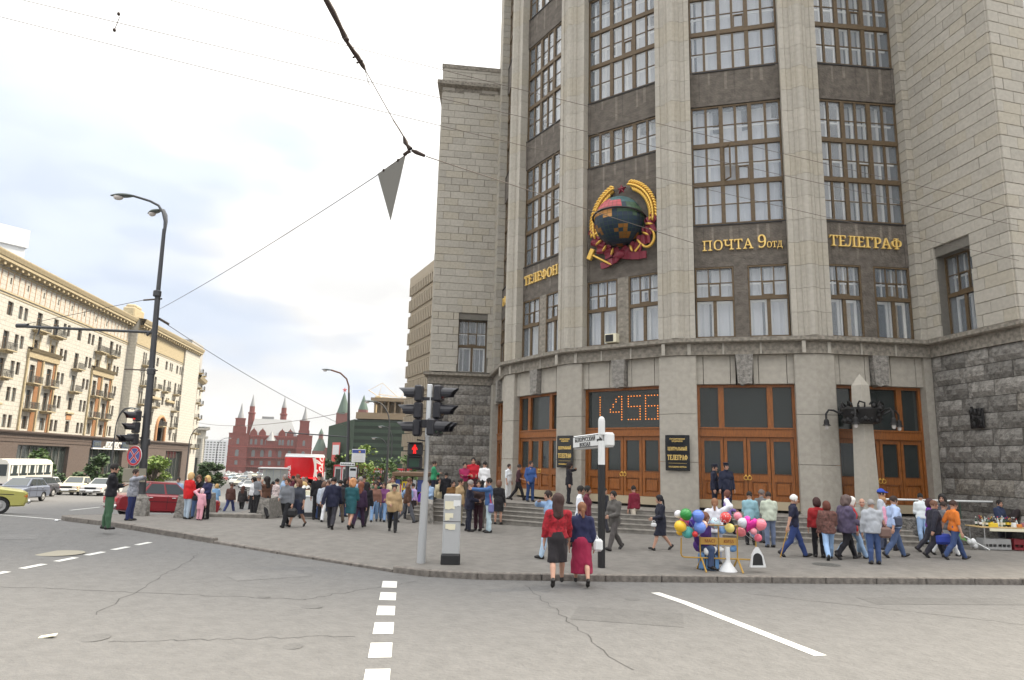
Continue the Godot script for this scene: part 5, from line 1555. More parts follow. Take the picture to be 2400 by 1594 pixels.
	var pm := MB.new(); pm.b2(-3.5, 0, -10, 3.2, 13.6, 0); pm.b2(-4.0, 10.6, -10, 3.7, 11.2, 0.7); pm.b2(-4.2, 13.0, -10.2, 4.0, 13.8, 1.2)
	part("wall", pm, M.pale_stone, pg)
	for x in [-2.7, -0.6, 2.4]:
		var cl := MB.new(); cl.lathe(off(x, 0, 0.6), [Vector2(0.55, 0), Vector2(0.5, 4), Vector2(0.42, 10.6)], 10)
		part("column", cl, M.pale_stone, pg)
	var dr := MB.new(); dr.b2(0.1, 0, 0.0, 1.7, 5.4, 0.15)
	part("doorway", dr, M.window_dark, pg)
	var stt := MB.new(); stt.tube([Vector3(-1.5, 13.8, -1), Vector3(-1.5, 15.0, -1), Vector3(-1.4, 16.6, -1), Vector3(-1.2, 17.3, -1)], [0.8, 0.5, 0.55, 0.25], 7); stt.tube([Vector3(-1.4, 16.4, -1), Vector3(-0.4, 17.0, -1), Vector3(-0.2, 17.9, -1)], 0.16, 5); stt.bev(off(-1.5, 14.0, -1), Vector3(3.2, 0.9, 2), 0.1)
	part("statue", stt, M.raw_concrete, pg)
	# trees
	tree("broad green tree in front of the shop windows behind the bus", -49.0, -2.2, -72.0, 1.6, 2.3, 1.7, 1000, 0.17, M.leaf_mid, 1)
	tree("low dark bushy tree left of the black jacket man behind the white cars", -43.6, -2.1, -70.0, 0.7, 1.45, 1.05, 800, 0.15, M.leaf_dark, 2)
	tree("round dark tree under the cafe sign behind the black jacket man", -39.4, -2.0, -68.5, 1.0, 1.9, 1.65, 1200, 0.16, M.leaf_dark, 3)
	tree("yellow green tree behind the no stopping sign", -37.5, -2.2, -74.0, 1.5, 1.8, 1.45, 800, 0.15, M.leaf_light, 4)
	tree("dark round tree at the kerb before the gateway", -40.3, -2.1, -95.0, 0.6, 1.9, 1.75, 1300, 0.16, M.leaf_dark, 5)
	tree("grey green tree just right of the red drink can", -29.9, -2.6, -120.0, 1.4, 2.4, 2.2, 900, 0.2, M.leaf_dark, 6)
	tree("thin light green tree in front of the netted building", -12.2, -1.0, -58.0, 1.2, 1.5, 1.9, 420, 0.12, M.leaf_light, 7, "street trees", 0.8)
	tree("spindly young tree beside the red and white kiosks", -11.3, -1.0, -62.0, 0.8, 2.2, 1.4, 380, 0.12, M.leaf_mid, 8, "street trees", 0.8)
	tree("small tree below the netted building beside the signal pole", -9.9, -1.2, -66.0, 1.2, 1.6, 1.6, 420, 0.13, M.leaf_mid, 9, "street trees", 0.8)
	tree("distant tree clump left of the museum", -186.0, -8.6, -400.0, 1.0, 5.5, 3.2, 900, 0.4, M.leaf_mid, 10, "distant trees")
	tree("distant tree clump before the far white hotel", -197.0, -8.6, -380.0, 1.0, 4.5, 2.4, 700, 0.4, M.leaf_mid, 11, "distant trees")
	tree("distant tree line under the fortress wall", -140.0, -8.8, -560.0, 2.0, 9.0, 4.5, 900, 0.6, M.leaf_dark, 12, "distant trees")

# ---------- lamps, signals, signs, wires, kiosks ----------
func v3(x: float, y: float, z: float) -> Vector3: return Vector3(x, y, z)

func lamp_head(parent: Node, p: Vector3, dir: Vector3, l: float):
	# a cobra-head luminaire: flattened shell with a glass bowl underneath
	var m := MB.new()
	var x := dir.normalized(); var z := x.cross(Vector3.UP).normalized(); var y := z.cross(x)
	var b := Basis(x, y, z)
	var prev := []
	for i in 9:
		var f := i / 8.0
		var w := l * 0.19 * sin(PI * clampf(0.12 + f * 0.80, 0, 1))
		var ring := []
		for k in 10:
			var a := TAU * k / 10
			ring.append(p + b * Vector3(f * l, sin(a) * w * (0.55 if sin(a) > 0 else 0.35), cos(a) * w))
		if prev.size():
			for k in 10: m.oquad(prev[k], prev[(k + 1) % 10], ring[(k + 1) % 10], ring[k], p + x * l * f)
		prev = ring
	var h := part("lamp_head", m, M.lamp_shell, parent)
	var g := MB.new(); g.ball(Transform3D(b, p + b * Vector3(l * 0.66, -l * 0.06, 0)), Vector3(l * 0.22, l * 0.14, l * 0.15), 10, 6)
	part("glass_bowl", g, M.lamp_bowl, h)

func simple_lamp(label: String, x: float, z: float, y0: float, top: float, dir: Vector3, reach: float, group := "street lamps down the street", two := false):
	var t := thing("street_lamp", label, "street lamp", Transform3D(), group)
	var m := MB.new()
	m.tube([v3(x, y0 - 0.3, z), v3(x, y0 + 1.2, z), v3(x, top - 2.0, z)], [0.15, 0.1, 0.07], 8)
	part("pole", m, M.lamp_grey, t)
	var d := dir.normalized()
	for s in (2 if two else 1):
		var dd := d.rotated(Vector3.UP, 0.5 * s)
		var pts := []
		for k in 9:
			var a := PI / 2 * k / 8.0
			pts.append(v3(x, top - 2.0, z) + dd * reach * (1 - cos(a)) + Vector3.UP * 2.0 * sin(a))
		var am := MB.new(); am.tube(pts, 0.055, 6)
		part("arm", am, M.lamp_grey, t)
		lamp_head(t, pts[8], dd + Vector3.UP * 0.02, 0.95)

func hood(m: MB, p: Vector3, dir: Vector3, r: float, l: float):   # a tunnel visor, open underneath
	var x := dir.normalized(); var z := x.cross(Vector3.UP).normalized(); var y := z.cross(x)
	var n := 10
	for k in n:
		var a0 := lerpf(-0.65, PI + 0.65, float(k) / n); var a1 := lerpf(-0.65, PI + 0.65, float(k + 1) / n)
		var f := func(a: float, t: float, rr: float) -> Vector3: return p + x * (l * t * (0.62 + 0.38 * maxf(0.0, sin(a)))) + (y * sin(a) + z * cos(a)) * rr * (1.0 - 0.1 * t)
		m.quad(f.call(a0, 0, r), f.call(a1, 0, r), f.call(a1, 1, r), f.call(a0, 1, r))
		m.quad(f.call(a1, 0, r - 0.012), f.call(a0, 0, r - 0.012), f.call(a0, 1, r - 0.012), f.call(a1, 1, r - 0.012))

func signal_head(t: Node3D, c: Vector3, dir: Vector3, lit: int, extra: bool):
	# three sections one over another, facing dir; optional arrow section beside the lowest
	var x := dir.normalized(); var z := x.cross(Vector3.UP).normalized()
	var b := Basis(x, Vector3.UP, z)
	for k in 3:
		for e in (2 if extra and k == 2 else 1):
			var p := c + Vector3.UP * (0.43 - 0.43 * k) + z * 0.36 * e
			var m := MB.new()
			m.bev(Transform3D(b, p), Vector3(0.2, 0.415, 0.34), 0.04)
			var s := part("section", m, M.black_plastic, t)
			var h := MB.new(); hood(h, p + x * 0.1, x, 0.155, 0.42)
			part("visor", h, M.black_plastic, s)
			var l := MB.new(); l.ball(Transform3D(b, p + x * 0.095), Vector3(0.045, 0.135, 0.135), 14, 8)
			part("lens", l, M.red_lit if k == lit else [M.lens_red, M.lens_amber, M.lens_green][k], s)

func furniture():
	mk("lamp_shell", Color(0.09, 0.11, 0.11), 0.5, 0.2); mk("lamp_bowl", Color(0.62, 0.58, 0.56), 0.25)
	mk("lens_red", Color(0.10, 0.01, 0.012), 0.3); mk("lens_amber", Color(0.09, 0.05, 0.01), 0.3); mk("lens_green", Color(0.012, 0.05, 0.03), 0.3)
	mk("red_lit", Color(0.5, 0.02, 0.02), 0.4)
	M.red_lit.emission_enabled = true; M.red_lit.emission = Color(1.0, 0.07, 0.05); M.red_lit.emission_energy_multiplier = 0.42
	mk("sign_red", Color(0.50, 0.02, 0.035), 0.4); mk("sign_blue", Color(0.055, 0.085, 0.30), 0.4); mk("sign_white", Color(0.70, 0.71, 0.71), 0.5); mk("plate_back", Color(0.25, 0.23, 0.18), 0.7)
	mk("silver_paint", Color(0.42, 0.43, 0.44), 0.5, 0.15); mk("wire", Color(0.12, 0.10, 0.085), 0.8); mk("insulator", Color(0.035, 0.02, 0.015), 0.7)
	# the double-armed lamp on the corner
	var t := thing("street_lamp", "tall dark street lamp with two curved arms and a granite pedestal at the kerb corner", "street lamp")
	var g := gy(-13.72, -26.4)
	var bs := MB.new()
	bs.lathe(off(-13.72, g, -26.4), [Vector2(0.36, -0.1), Vector2(0.34, 0.42), Vector2(0.31, 0.5), Vector2(0.27, 0.56), Vector2(0.3, 0.6), Vector2(0.3, 0.66), Vector2(0.2, 0.7), Vector2(0.16, 0.78), Vector2(0.0, 0.78)], 8)
	part("pedestal", bs, M.rustic_light, t)
	var pm := MB.new()
	pm.tube([v3(-13.73, g + 0.6, -26.4), v3(-13.84, 2.9, -26.4), v3(-13.93, 5.6, -26.45)], [0.15, 0.135, 0.125], 12)
	pm.tube([v3(-13.93, 5.55, -26.45), v3(-14.06, 8.75, -26.5)], [0.11, 0.1], 12)
	pm.tube([v3(-14.06, 8.6, -26.5), v3(-14.14, 11.35, -26.55)], [0.085, 0.07], 10)
	part("pole", pm, M.lamp_grey, t)
	for e in [[-13.84, 2.85, 0.17], [-13.93, 5.55, 0.155], [-14.06, 8.65, 0.15]]:
		var cl := MB.new(); cl.lathe(off(e[0], e[1], -26.45), [Vector2(e[2] - 0.03, -0.12), Vector2(e[2], -0.1), Vector2(e[2], 0.1), Vector2(e[2] - 0.04, 0.13)], 12)
		part("collar", cl, M.lamp_grey, t)
	var a1 := MB.new(); a1.tube([v3(-14.12, 11.2, -26.55), v3(-14.18, 11.7, -26.6), v3(-14.33, 12.1, -26.65), v3(-14.56, 12.4, -26.7), v3(-14.95, 12.6, -26.75), v3(-15.35, 12.73, -26.8), v3(-15.75, 12.84, -26.8)], 0.05, 8)
	part("arm", a1, M.lamp_grey, t)
	var a2 := MB.new(); a2.tube([v3(-14.14, 11.2, -26.6), v3(-14.22, 11.75, -26.8), v3(-14.42, 12.15, -27.1), v3(-14.75, 12.5, -27.5), v3(-15.2, 12.72, -28.0)], 0.05, 8)
	part("arm", a2, M.lamp_grey, t)
	lamp_head(t, v3(-15.68, 12.83, -26.8), v3(-1, -0.01, 0.0), 0.95)
	lamp_head(t, v3(-15.15, 12.7, -28.0), v3(-0.85, -0.02, -0.5), 0.9)
	var br := MB.new()
	br.tube([v3(-14.0, 7.1, -26.5), v3(-19.6, 7.27, -26.8)], 0.055, 8); br.tube([v3(-19.65, 7.29, -26.8), v3(-19.2, 7.3, -26.8)], 0.09, 8)
	for x in [-18.7, -18.0]: br.tube([v3(x, 7.35, -26.78), v3(x - 0.05, 6.95, -26.78)], 0.03, 6)
	br.tube([v3(-14.3, 6.98, -26.5), v3(-14.0, 7.28, -26.5)], 0.05, 6)
	part("bracket_arm", br, M.lamp_grey, t)
	var st := MB.new()
	st.tube([v3(-19.3, 7.36, -26.8), v3(-14.5, 8.43, -26.55)], 0.012, 5); st.tube([v3(-14.62, 8.4, -26.55), v3(-13.88, 8.46, -26.5)], 0.035, 6)
	st.tube([v3(-15.0, 5.62, -26.5), v3(-13.7, 5.6, -26.45)], 0.03, 6); st.tube([v3(-13.9, 7.66, -26.5), v3(-13.7, 7.52, -26.9)], 0.05, 6)
	part("stay", st, M.wire, t)
	var sg := thing("traffic_signal", "black traffic signal with the red lamp lit on the corner lamp post", "traffic signal")
	signal_head(sg, v3(-14.1, 3.38, -26.15), v3(-0.62, 0, 0.78), 0, true)
	var bk := MB.new(); bk.tube([v3(-14.0, 3.0, -26.3), v3(-13.86, 3.0, -26.4)], 0.04, 6); bk.tube([v3(-14.0, 3.8, -26.3), v3(-13.88, 3.8, -26.4)], 0.04, 6)
	part("bracket", bk, M.lamp_grey, sg)
	# no stopping sign
	var ns := thing("no_stopping_sign", "round blue no stopping sign with a red rim and red cross", "road sign", at(-13.98, 2.33, -26.05, -22.0))
	var disc := MB.new(); disc.lathe(Transform3D(Basis(Vector3.RIGHT, PI / 2), Vector3.ZERO), [Vector2(0.0, -0.012), Vector2(0.37, -0.012), Vector2(0.375, 0.0), Vector2(0.37, 0.01), Vector2(0.0, 0.01)], 36)
	part("disc", disc, M.sign_white, ns)
	var rim := MB.new(); rim.lathe(Transform3D(Basis(Vector3.RIGHT, PI / 2), Vector3.ZERO), [Vector2(0.285, 0.013), Vector2(0.36, 0.013), Vector2(0.36, 0.018), Vector2(0.285, 0.018), Vector2(0.285, 0.013)], 36)
	part("rim", rim, M.sign_red, ns)
	for k in 4:
		var q := MB.new()
		var pl := PackedVector2Array()
		pl.append(Vector2(0.068, 0.0).rotated(PI / 2 * k))
		for i in 9: pl.append(Vector2(0.272, 0).rotated(PI / 2 * k + deg_to_rad(-34.0 + i * 8.5)))
		q.prism(Transform3D(), pl, 0.014, 0.019)
		part("blue_field", q, M.sign_blue, ns)
	for s in [-1, 1]:
		var q := MB.new(); q.box(Transform3D(Basis(Vector3.BACK, PI / 4 * s), Vector3(0, 0, 0.021 + s * 0.001)), Vector3(0.6, 0.045, 0.008))
		part("cross_bar", q, M.sign_red, ns)
	var tb := MB.new(); tb.bev(off(-13.95, 1.62, -26.15), Vector3(0.86, 0.5, 0.04), 0.015)
	single("plate", tb, M.plate_back, "blank tan plate under the no stopping sign", "plate")
	var lb := MB.new(); lb.box(Transform3D(Basis.from_euler(Vector3(-0.15, -0.5, 0.12)), v3(-13.42, g + 0.33, -26.05)), v3(0.36, 0.66, 0.03))
	single("leaning_board", lb, M.rustic, "grey board leaning on the lamp's pedestal", "board")
	# signal post in the middle
	var sp := thing("traffic_signal", "silver signal post with two black three lamp heads and a red walking man", "traffic signal")
	var po := MB.new()
	po.tube([v3(-2.06, -0.05, -17.25), v3(-2.04, 1.84, -17.25)], [0.105, 0.092], 14); po.tube([v3(-2.04, 1.84, -17.25), v3(-2.04, 1.9, -17.25)], [0.092, 0.06], 14)
	po.tube([v3(-2.04, 1.86, -17.25), v3(-2.04, 3.04, -17.25)], 0.055, 12)
	part("post", po, M.silver_paint, sp)
	var ch := MB.new(); ch.bev(off(-2.04, 3.65, -17.27), v3(0.13, 1.32, 0.09), 0.012); ch.b2(-2.02, 3.0, -17.22, -2.0, 4.31, -17.2)
	part("mast_channel", ch, M.zinc, sp)
	var bk2 := MB.new(); bk2.b2(-2.3, 3.22, -17.3, -1.8, 3.42, -17.2); bk2.b2(-2.3, 3.9, -17.3, -1.8, 3.98, -17.22); bk2.tube([v3(-2.3, 2.92, -17.25), v3(-2.0, 2.88, -17.25)], 0.02, 6); bk2.tube([v3(-2.3, 2.2, -17.25), v3(-2.0, 2.2, -17.25)], 0.02, 6)
	part("bracket", bk2, M.black_plastic, sp)
	signal_head(sp, v3(-2.3, 3.64, -17.25), v3(-1, 0, -0.04), -1, false)
	signal_head(sp, v3(-1.8, 3.65, -17.25), v3(0.97, 0, 0.26), -1, true)
	var ph := MB.new(); ph.bev(off(-2.32, 2.68, -17.2), v3(0.36, 0.31, 0.24), 0.03); ph.bev(off(-2.32, 2.36, -17.2), v3(0.36, 0.31, 0.24), 0.03)
	ph.b2(-2.5, 2.83, -17.2, -2.14, 2.85, -16.94); ph.b2(-2.5, 2.5, -17.2, -2.14, 2.525, -16.94)
	var pedh := part("pedestrian_head", ph, M.black_plastic, sp)
	var man := MB.new()
	man.ball(off(-2.32, 2.765, -17.075), v3(0.028, 0.03, 0.012), 10, 6); man.tube([v3(-2.32, 2.74, -17.075), v3(-2.32, 2.64, -17.075)], [0.032, 0.03], 8)
	for s in [-1, 1]:
		man.tube([v3(-2.32 + s * 0.012, 2.66, -17.075), v3(-2.32 + s * 0.025, 2.575, -17.075)], 0.017, 6); man.tube([v3(-2.32 + s * 0.03, 2.735, -17.075), v3(-2.32 + s * 0.062, 2.67, -17.075)], 0.013, 6)
	part("red_man", man, M.red_lit, pedh)
	var lg := MB.new(); lg.b2(-2.44, 2.26, -17.08, -2.2, 2.46, -17.072)
	part("lens", lg, M.lens_green, pedh)
	# notice pillar with torn sheets
	var np := thing("notice_pillar", "pale grey slab pillar with torn paper notices and a black foot", "pillar", at(-1.34, 0, -17.08, 4.0))
	var nb := MB.new(); nb.bev(off(0, 0.93, 0), v3(0.42, 1.4, 0.3), 0.03)
	part("shaft", nb, M.silver_paint, np)
	var nf := MB.new(); nf.bev(off(0, 0.11, 0), v3(0.46, 0.26, 0.34), 0.03)
	part("foot", nf, M.black, np)
	var nt := MB.new(); nt.b2(-0.205, 0.985, 0.145, 0.205, 1.0, 0.155); nt.b2(-0.2, 1.3, 0.145, 0.0, 1.315, 0.156)
	part("seam", nt, M.lamp_grey, np)
	for e in [[-0.06, 1.37, 0.24, 0.2], [0.11, 1.42, 0.17, 0.15], [-0.07, 1.13, 0.2, 0.12], [-0.11, 1.06, 0.11, 0.09], [-0.03, 0.88, 0.24, 0.12], [0.0, 0.83, 0.16, 0.06]]:
		var q := MB.new()
		var pl := PackedVector2Array([Vector2(-0.5, -0.42), Vector2(-0.1, -0.5), Vector2(0.2, -0.36), Vector2(0.48, -0.45), Vector2(0.5, 0.48), Vector2(-0.5, 0.5)])
		for i in pl.size(): pl[i] = pl[i] * Vector2(e[2], e[3])
		q.prism(Transform3D(Basis(Vector3.UP, rng.randf_range(0.0, 0.06)), v3(e[0], e[1], 0.158 + rng.randf() * 0.006)), pl, 0, 0.003)
		part("paper_sheet", q, M.paper if e[0] < 0.1 else M.sign_white, np)
	# finger sign on a black and white post
	var fp := thing("direction_sign", "white direction sign with an arrow on a black and white post", "road sign")
	var f1 := MB.new(); f1.tube([v3(2.27, -0.05, -17.1), v3(2.27, 2.42, -17.1)], 0.09, 16)
	part("post", f1, M.black, fp)
	var f2 := MB.new(); f2.tube([v3(2.27, 2.42, -17.1), v3(2.27, 3.0, -17.1)], 0.086, 16); f2.lathe(off(2.27, 3.15, -17.1), [Vector2(0.085, 0), Vector2(0.085, 0.33), Vector2(0.072, 0.4), Vector2(0.04, 0.44), Vector2(0, 0.45)], 16)
	part("post_top", f2, M.sign_white, fp)
	var nx := Vector3(2.36, 3.035, -17.02); var fx := Vector3(1.7, 2.98, -18.72)
	var dx := (nx - fx).normalized(); var dz := Vector3(-dx.z, 0, dx.x).normalized() * -1.0
	if dz.dot(Vector3(-1, 0, 0.5)) < 0: dz = -dz
	var bb := Basis(dx, dz.cross(dx), dz)
	var bt := Transform3D(bb, (nx + fx) / 2.0 - dz * 0.13)
	var bl := (nx - fx).length()
	var bx := MB.new(); bx.bev(bt, v3(bl, 0.36, 0.29), 0.05)
	var bxn := part("sign_box", bx, M.sign_white, fp)
	var fr := MB.new()
	sash(fr, -bl / 2 + 0.05, -0.15, bl / 2 - 0.05, 0.15, 0.145, 0.018, 0.006)
	part("border", fr, M.black, bxn, bt)
	for e in [["БЕЛОРУССКИЙ", 1.12, 0.115, 0.055], ["ВОКЗАЛ", 0.58, 0.1, -0.075]]:
		var tm := text_mesh(e[0], e[2], 0.006, false, true)
		part("lettering", tm, M.black, bxn, bt * Transform3D(Basis.from_scale(Vector3(e[1] / tm.get_aabb().size.x, 1, 1)), v3(-0.16, e[3], 0.149)))
	var arw := MB.new(); arw.prism(bt * off(bl / 2 - 0.3, 0.0, 0), PackedVector2Array([Vector2(-0.12, -0.03), Vector2(0.02, -0.03), Vector2(0.02, -0.085), Vector2(0.17, 0), Vector2(0.02, 0.085), Vector2(0.02, 0.03), Vector2(-0.12, 0.03)]), 0.146, 0.152)
	part("arrow", arw, M.black, bxn)
	# overhead wires
	var wire := func(label: String, pts: Array, r: float, sag: float):
		var m := MB.new()
		var q := []
		for k in 25:
			var f := k / 24.0
			q.append((pts[0] as Vector3).lerp(pts[1], f) - Vector3.UP * sag * 4.0 * f * (1 - f))
		m.tube(q, r, 5)
		single("wire", m, M.wire, label, "wire", Transform3D(), "overhead wires")
	wire.call("middle overhead wire of three running to the telegraph's right wing", [v3(-12.2, 13.2, -15.0), v3(17.75, 11.06, -23.0)], 0.0085, 0.12)
	wire.call("lowest overhead wire of three running to the telegraph's right wing", [v3(-12.6, 12.72, -15.0), v3(17.6, 9.79, -23.0)], 0.0085, 0.12)
	wire.call("highest overhead wire of three running to the telegraph's right wing", [v3(-9.3, 14.05, -16.0), v3(17.8, 11.7, -23.0)], 0.0085, 0.12)
	wire.call("wire from the wrapped insulator across the globe emblem to the facade", [v3(-1.75, 8.22, -12.5), v3(9.55, 10.93, -27.2)], 0.01, 0.05)
	wire.call("wire from the hanging triangle to the corner lamp post", [v3(-2.74, 8.0, -12.9), v3(-13.9, 8.0, -26.4)], 0.0085, 0.1)
	wire.call("wire sinking from the corner lamp post towards the far lamp", [v3(-13.75, 7.5, -26.9), v3(-9.9, 4.35, -42.0)], 0.012, 0.25)
	wire.call("thin wire drooping over the museum roof", [v3(-38.5, 6.4, -85.0), v3(-10.1, 5.2, -42.0)], 0.018, 0.6)
	var ck := MB.new()
	for e in [[-9.9, 12.62, -15.3], [-9.95, 12.18, -15.3]]: ck.ball(off(e[0], e[1] + 0.45, e[2]), v3(0.04, 0.05, 0.04), 8, 5)
	ck.tube([v3(-9.9, 13.02, -15.35), v3(-9.95, 12.62, -15.3)], 0.009, 5)
	single("wire_clamp", ck, M.insulator, "small clamp hanging between the overhead wires at upper left", "clamp")
	var sw := thing("span_wire", "wrapped black span cable with insulators coming down from the top of the frame", "cable")
	var sm := MB.new()
	var pts := [v3(-3.75, 10.95, -11.0), v3(-3.54, 10.62, -11.2), v3(-3.41, 10.41, -11.3), v3(-3.31, 10.24, -11.5), v3(-3.25, 10.13, -11.6), v3(-3.22, 10.06, -11.62), v3(-3.12, 9.96, -11.8), v3(-3.06, 9.9, -11.85), v3(-2.97, 9.79, -12.0), v3(-2.93, 9.72, -12.0)]
	sm.tube(pts, [0.07, 0.055, 0.06, 0.045, 0.06, 0.035, 0.045, 0.05, 0.045, 0.02], 7)
	sm.ball(off(-3.22, 10.08, -11.6), v3(0.06, 0.05, 0.06), 7, 5)
	for e in [[-3.08, 9.93], [-3.0, 9.82]]: sm.tube([v3(e[0] - 0.08, e[1] - 0.03, -11.9), v3(e[0] + 0.04, e[1] + 0.03, -11.9)], 0.018, 5)
	part("wrapped_cable", sm, M.insulator, sw)
	var s2 := MB.new(); s2.tube([v3(-2.94, 9.74, -12.0), v3(-2.37, 8.84, -12.4), v3(-2.2, 8.6, -12.5)], 0.009, 5); s2.tube([v3(-2.94, 9.74, -12.0), v3(-2.87, 9.5, -12.1), v3(-2.83, 9.46, -12.1)], 0.007, 5); s2.tube([v3(-2.42, 8.92, -12.4), v3(-2.3, 8.75, -12.45), v3(-2.2, 8.6, -12.5)], 0.014, 5)
	part("thin_wire", s2, M.wire, sw)
	var s3 := MB.new()
	s3.tube([v3(-2.21, 8.62, -12.5), v3(-2.17, 8.5, -12.5), v3(-2.13, 8.44, -12.5), v3(-2.07, 8.36, -12.5)], [0.02, 0.05, 0.03, 0.055], 8)
	s3.tube([v3(-2.04, 8.34, -12.5), v3(-1.95, 8.3, -12.5), v3(-1.78, 8.23, -12.5)], [0.025, 0.045, 0.03], 8); s3.tube([v3(-2.07, 8.33, -12.5), v3(-2.2, 8.24, -12.5)], [0.04, 0.025], 7)
	part("insulator", s3, M.insulator, sw)
	var tp := MB.new()
	var ta := v3(-2.16, 8.22, -12.5); var tb2 := v3(-2.74, 8.02, -12.9); var tc := v3(-2.74, 7.96, -12.9); var td := v3(-2.41, 6.98, -12.7)
	var o3 := (tb2 - ta).cross(td - ta).normalized() * 0.008
	tp.oquad(ta + o3, tb2 + o3, tc + o3, td + o3, ta - o3); tp.oquad(ta - o3, tb2 - o3, tc - o3, td - o3, ta + o3)
	for q in [[ta, tb2], [tc, td], [td, ta]]: tp.oquad(q[0] + o3, q[1] + o3, q[1] - o3, q[0] - o3, v3(-2.43, 7.6, -12.7))
	var tri := thing("hanging_panel", "grey perforated triangular panel hanging from the span wire", "panel")
	part("sheet", tp, mk("panel_grey", Color(0.17, 0.165, 0.15), 0.8), tri)
	var th := MB.new(); th.tube([v3(-2.13, 8.24, -12.48), v3(-2.76, 8.0, -12.92)], 0.014, 5)
	for f in [0.28, 0.78]: th.ball(off(lerpf(-2.13, -2.76, f), lerpf(8.24, 8.0, f), lerpf(-12.48, -12.92, f)), v3(0.035, 0.035, 0.035), 6, 4)
	part("hanger", th, M.insulator, tri)
	# lamp in the middle of the crowd, with its signs
	var ml := thing("street_lamp", "slim street lamp with a long curved arm rising from the crowd before the netted building", "street lamp")
	var mm := MB.new(); mm.tube([v3(-9.62, -0.6, -42), v3(-9.7, 2.0, -42), v3(-9.8, 4.5, -42), v3(-9.9, 6.4, -42)], [0.14, 0.11, 0.09, 0.06], 10)
	part("pole", mm, M.lamp_grey, ml)
	var ma := MB.new(); ma.tube([v3(-9.9, 6.3, -42), v3(-9.93, 6.8, -42), v3(-10.1, 7.25, -42), v3(-10.5, 7.6, -42), v3(-11.1, 7.78, -42)], 0.05, 8)
	part("arm", ma, M.lamp_rust, ml)
	lamp_head(ml, v3(-11.05, 7.77, -42), v3(-1, 0.06, 0), 0.62)
	var mb := MB.new(); mb.tube([v3(-9.75, 3.72, -42), v3(-13.6, 3.9, -42)], 0.04, 6)
	part("bracket_arm", mb, M.lamp_grey, ml)
	var inf := thing("info_sign", "square white information sign with a blue header above the crowd", "sign")
	var i1 := MB.new(); i1.bev(off(-8.2, 2.6, -38), v3(0.74, 0.7, 0.04), 0.01); part("panel", i1, M.sign_white, inf)
	var i2 := MB.new(); i2.b2(-8.55, 2.74, -37.985, -7.85, 2.92, -37.972); part("header", i2, M.sign_blue, inf)
	var i3 := MB.new(); i3.b2(-8.2, 2.77, -37.971, -8.1, 2.86, -37.965); part("emblem", i3, M.gold, inf)
	var i4 := MB.new()
	for k in 5: i4.b2(-8.48, 2.33 + k * 0.075, -37.979, -7.92 - 0.05 * (k % 2), 2.35 + k * 0.075, -37.972)
	part("print_lines", i4, M.lamp_bowl, inf, Transform3D(), "stuff")
	var i5 := MB.new(); i5.tube([v3(-8.2, -0.5, -38.05), v3(-8.2, 2.6, -38.05)], 0.03, 6); part("post", i5, M.lamp_grey, inf)
	var ars := thing("direction_sign", "white arrow sign on the slim lamp pole in the crowd", "road sign")
	var ab := MB.new(); ab.bev(off(-9.67, 2.1, -41.85), v3(0.88, 0.2, 0.05), 0.015); part("panel", ab, M.sign_white, ars)
	var at2 := MB.new()
	for q in 9: at2.b2(-10.05 + q * 0.068, 2.06, -41.825, -10.005 + q * 0.068, 2.14 - 0.02 * (q % 2), -41.818)
	part("print", at2, M.black, ars, Transform3D(), "stuff")
	var aa := MB.new(); aa.prism(off(-9.34, 2.1, -41.82), PackedVector2Array([Vector2(-0.06, -0.02), Vector2(0.0, -0.02), Vector2(0, -0.05), Vector2(0.08, 0), Vector2(0, 0.05), Vector2(0, 0.02), Vector2(-0.06, 0.02)]), 0, 0.006); part("arrow", aa, M.black, ars)
	var pn := thing("notice_board", "grey framed notice board beside the slim lamp pole", "board")
	var p1 := MB.new(); p1.bev(off(-9.7, 1.62, -43.6), v3(0.46, 0.62, 0.06), 0.01); part("panel", p1, M.zinc, pn)
	var p2 := MB.new(); p2.b2(-9.88, 1.7, -43.57, -9.52, 1.84, -43.565); part("print", p2, M.black, pn)
	var p3 := MB.new(); p3.tube([v3(-9.7, -0.6, -43.62), v3(-9.7, 1.4, -43.62)], 0.03, 6); part("post", p3, M.lamp_grey, pn)
	# further lamps
	simple_lamp("curved street lamp in front of the cafe sign, behind the red signal", -42.05, -74.0, -1.9, 7.2, v3(1, 0, 0.2), 1.1, "street lamps down the street", true)
	simple_lamp("curved street lamp at the end of the apartment building's corner", -41.4, -90.0, -2.0, 6.0, v3(1, 0, 0.1), 1.3)
	simple_lamp("curved street lamp against the far white hotel", -58.7, -140.0, -2.8, 6.0, v3(1, 0, 0.1), 1.9)
	simple_lamp("street lamp whose arm curves left over the netted building", -10.45, -60.0, -1.1, 7.4, v3(-1, 0, 0.05), 1.4)
	simple_lamp("street lamp with a short arm below the lower signal visor", -15.2, -90.0, -2.0, 6.7, v3(-1, 0, 0.05), 1.0)
	simple_lamp("street lamp half hidden by the thin tree", -14.6, -84.0, -1.9, 5.0, v3(-1, 0, 0.05), 1.2)
	# giant drink can kiosk
	can_kiosk()
	# ice cream freezer cart
	var ca := thing("freezer_cart", "white ice cream freezer cart among the crowd", "cart", at(-8.25, gy(-8.25, -29.4), -29.4, 4.0))
	var c1 := MB.new(); c1.bev(off(0, 0.56, 0), v3(0.74, 0.62, 0.7), 0.03); part("box", c1, M.sign_white, ca)
	var c2 := MB.new(); c2.bev(off(0, 0.9, 0), v3(0.78, 0.07, 0.74), 0.02); part("lid", c2, M.zinc, ca)
	var c3 := MB.new(); c3.bev(off(-0.1, 1.03, -0.1), v3(0.36, 0.2, 0.3), 0.02); part("carton", c3, M.paper, ca)
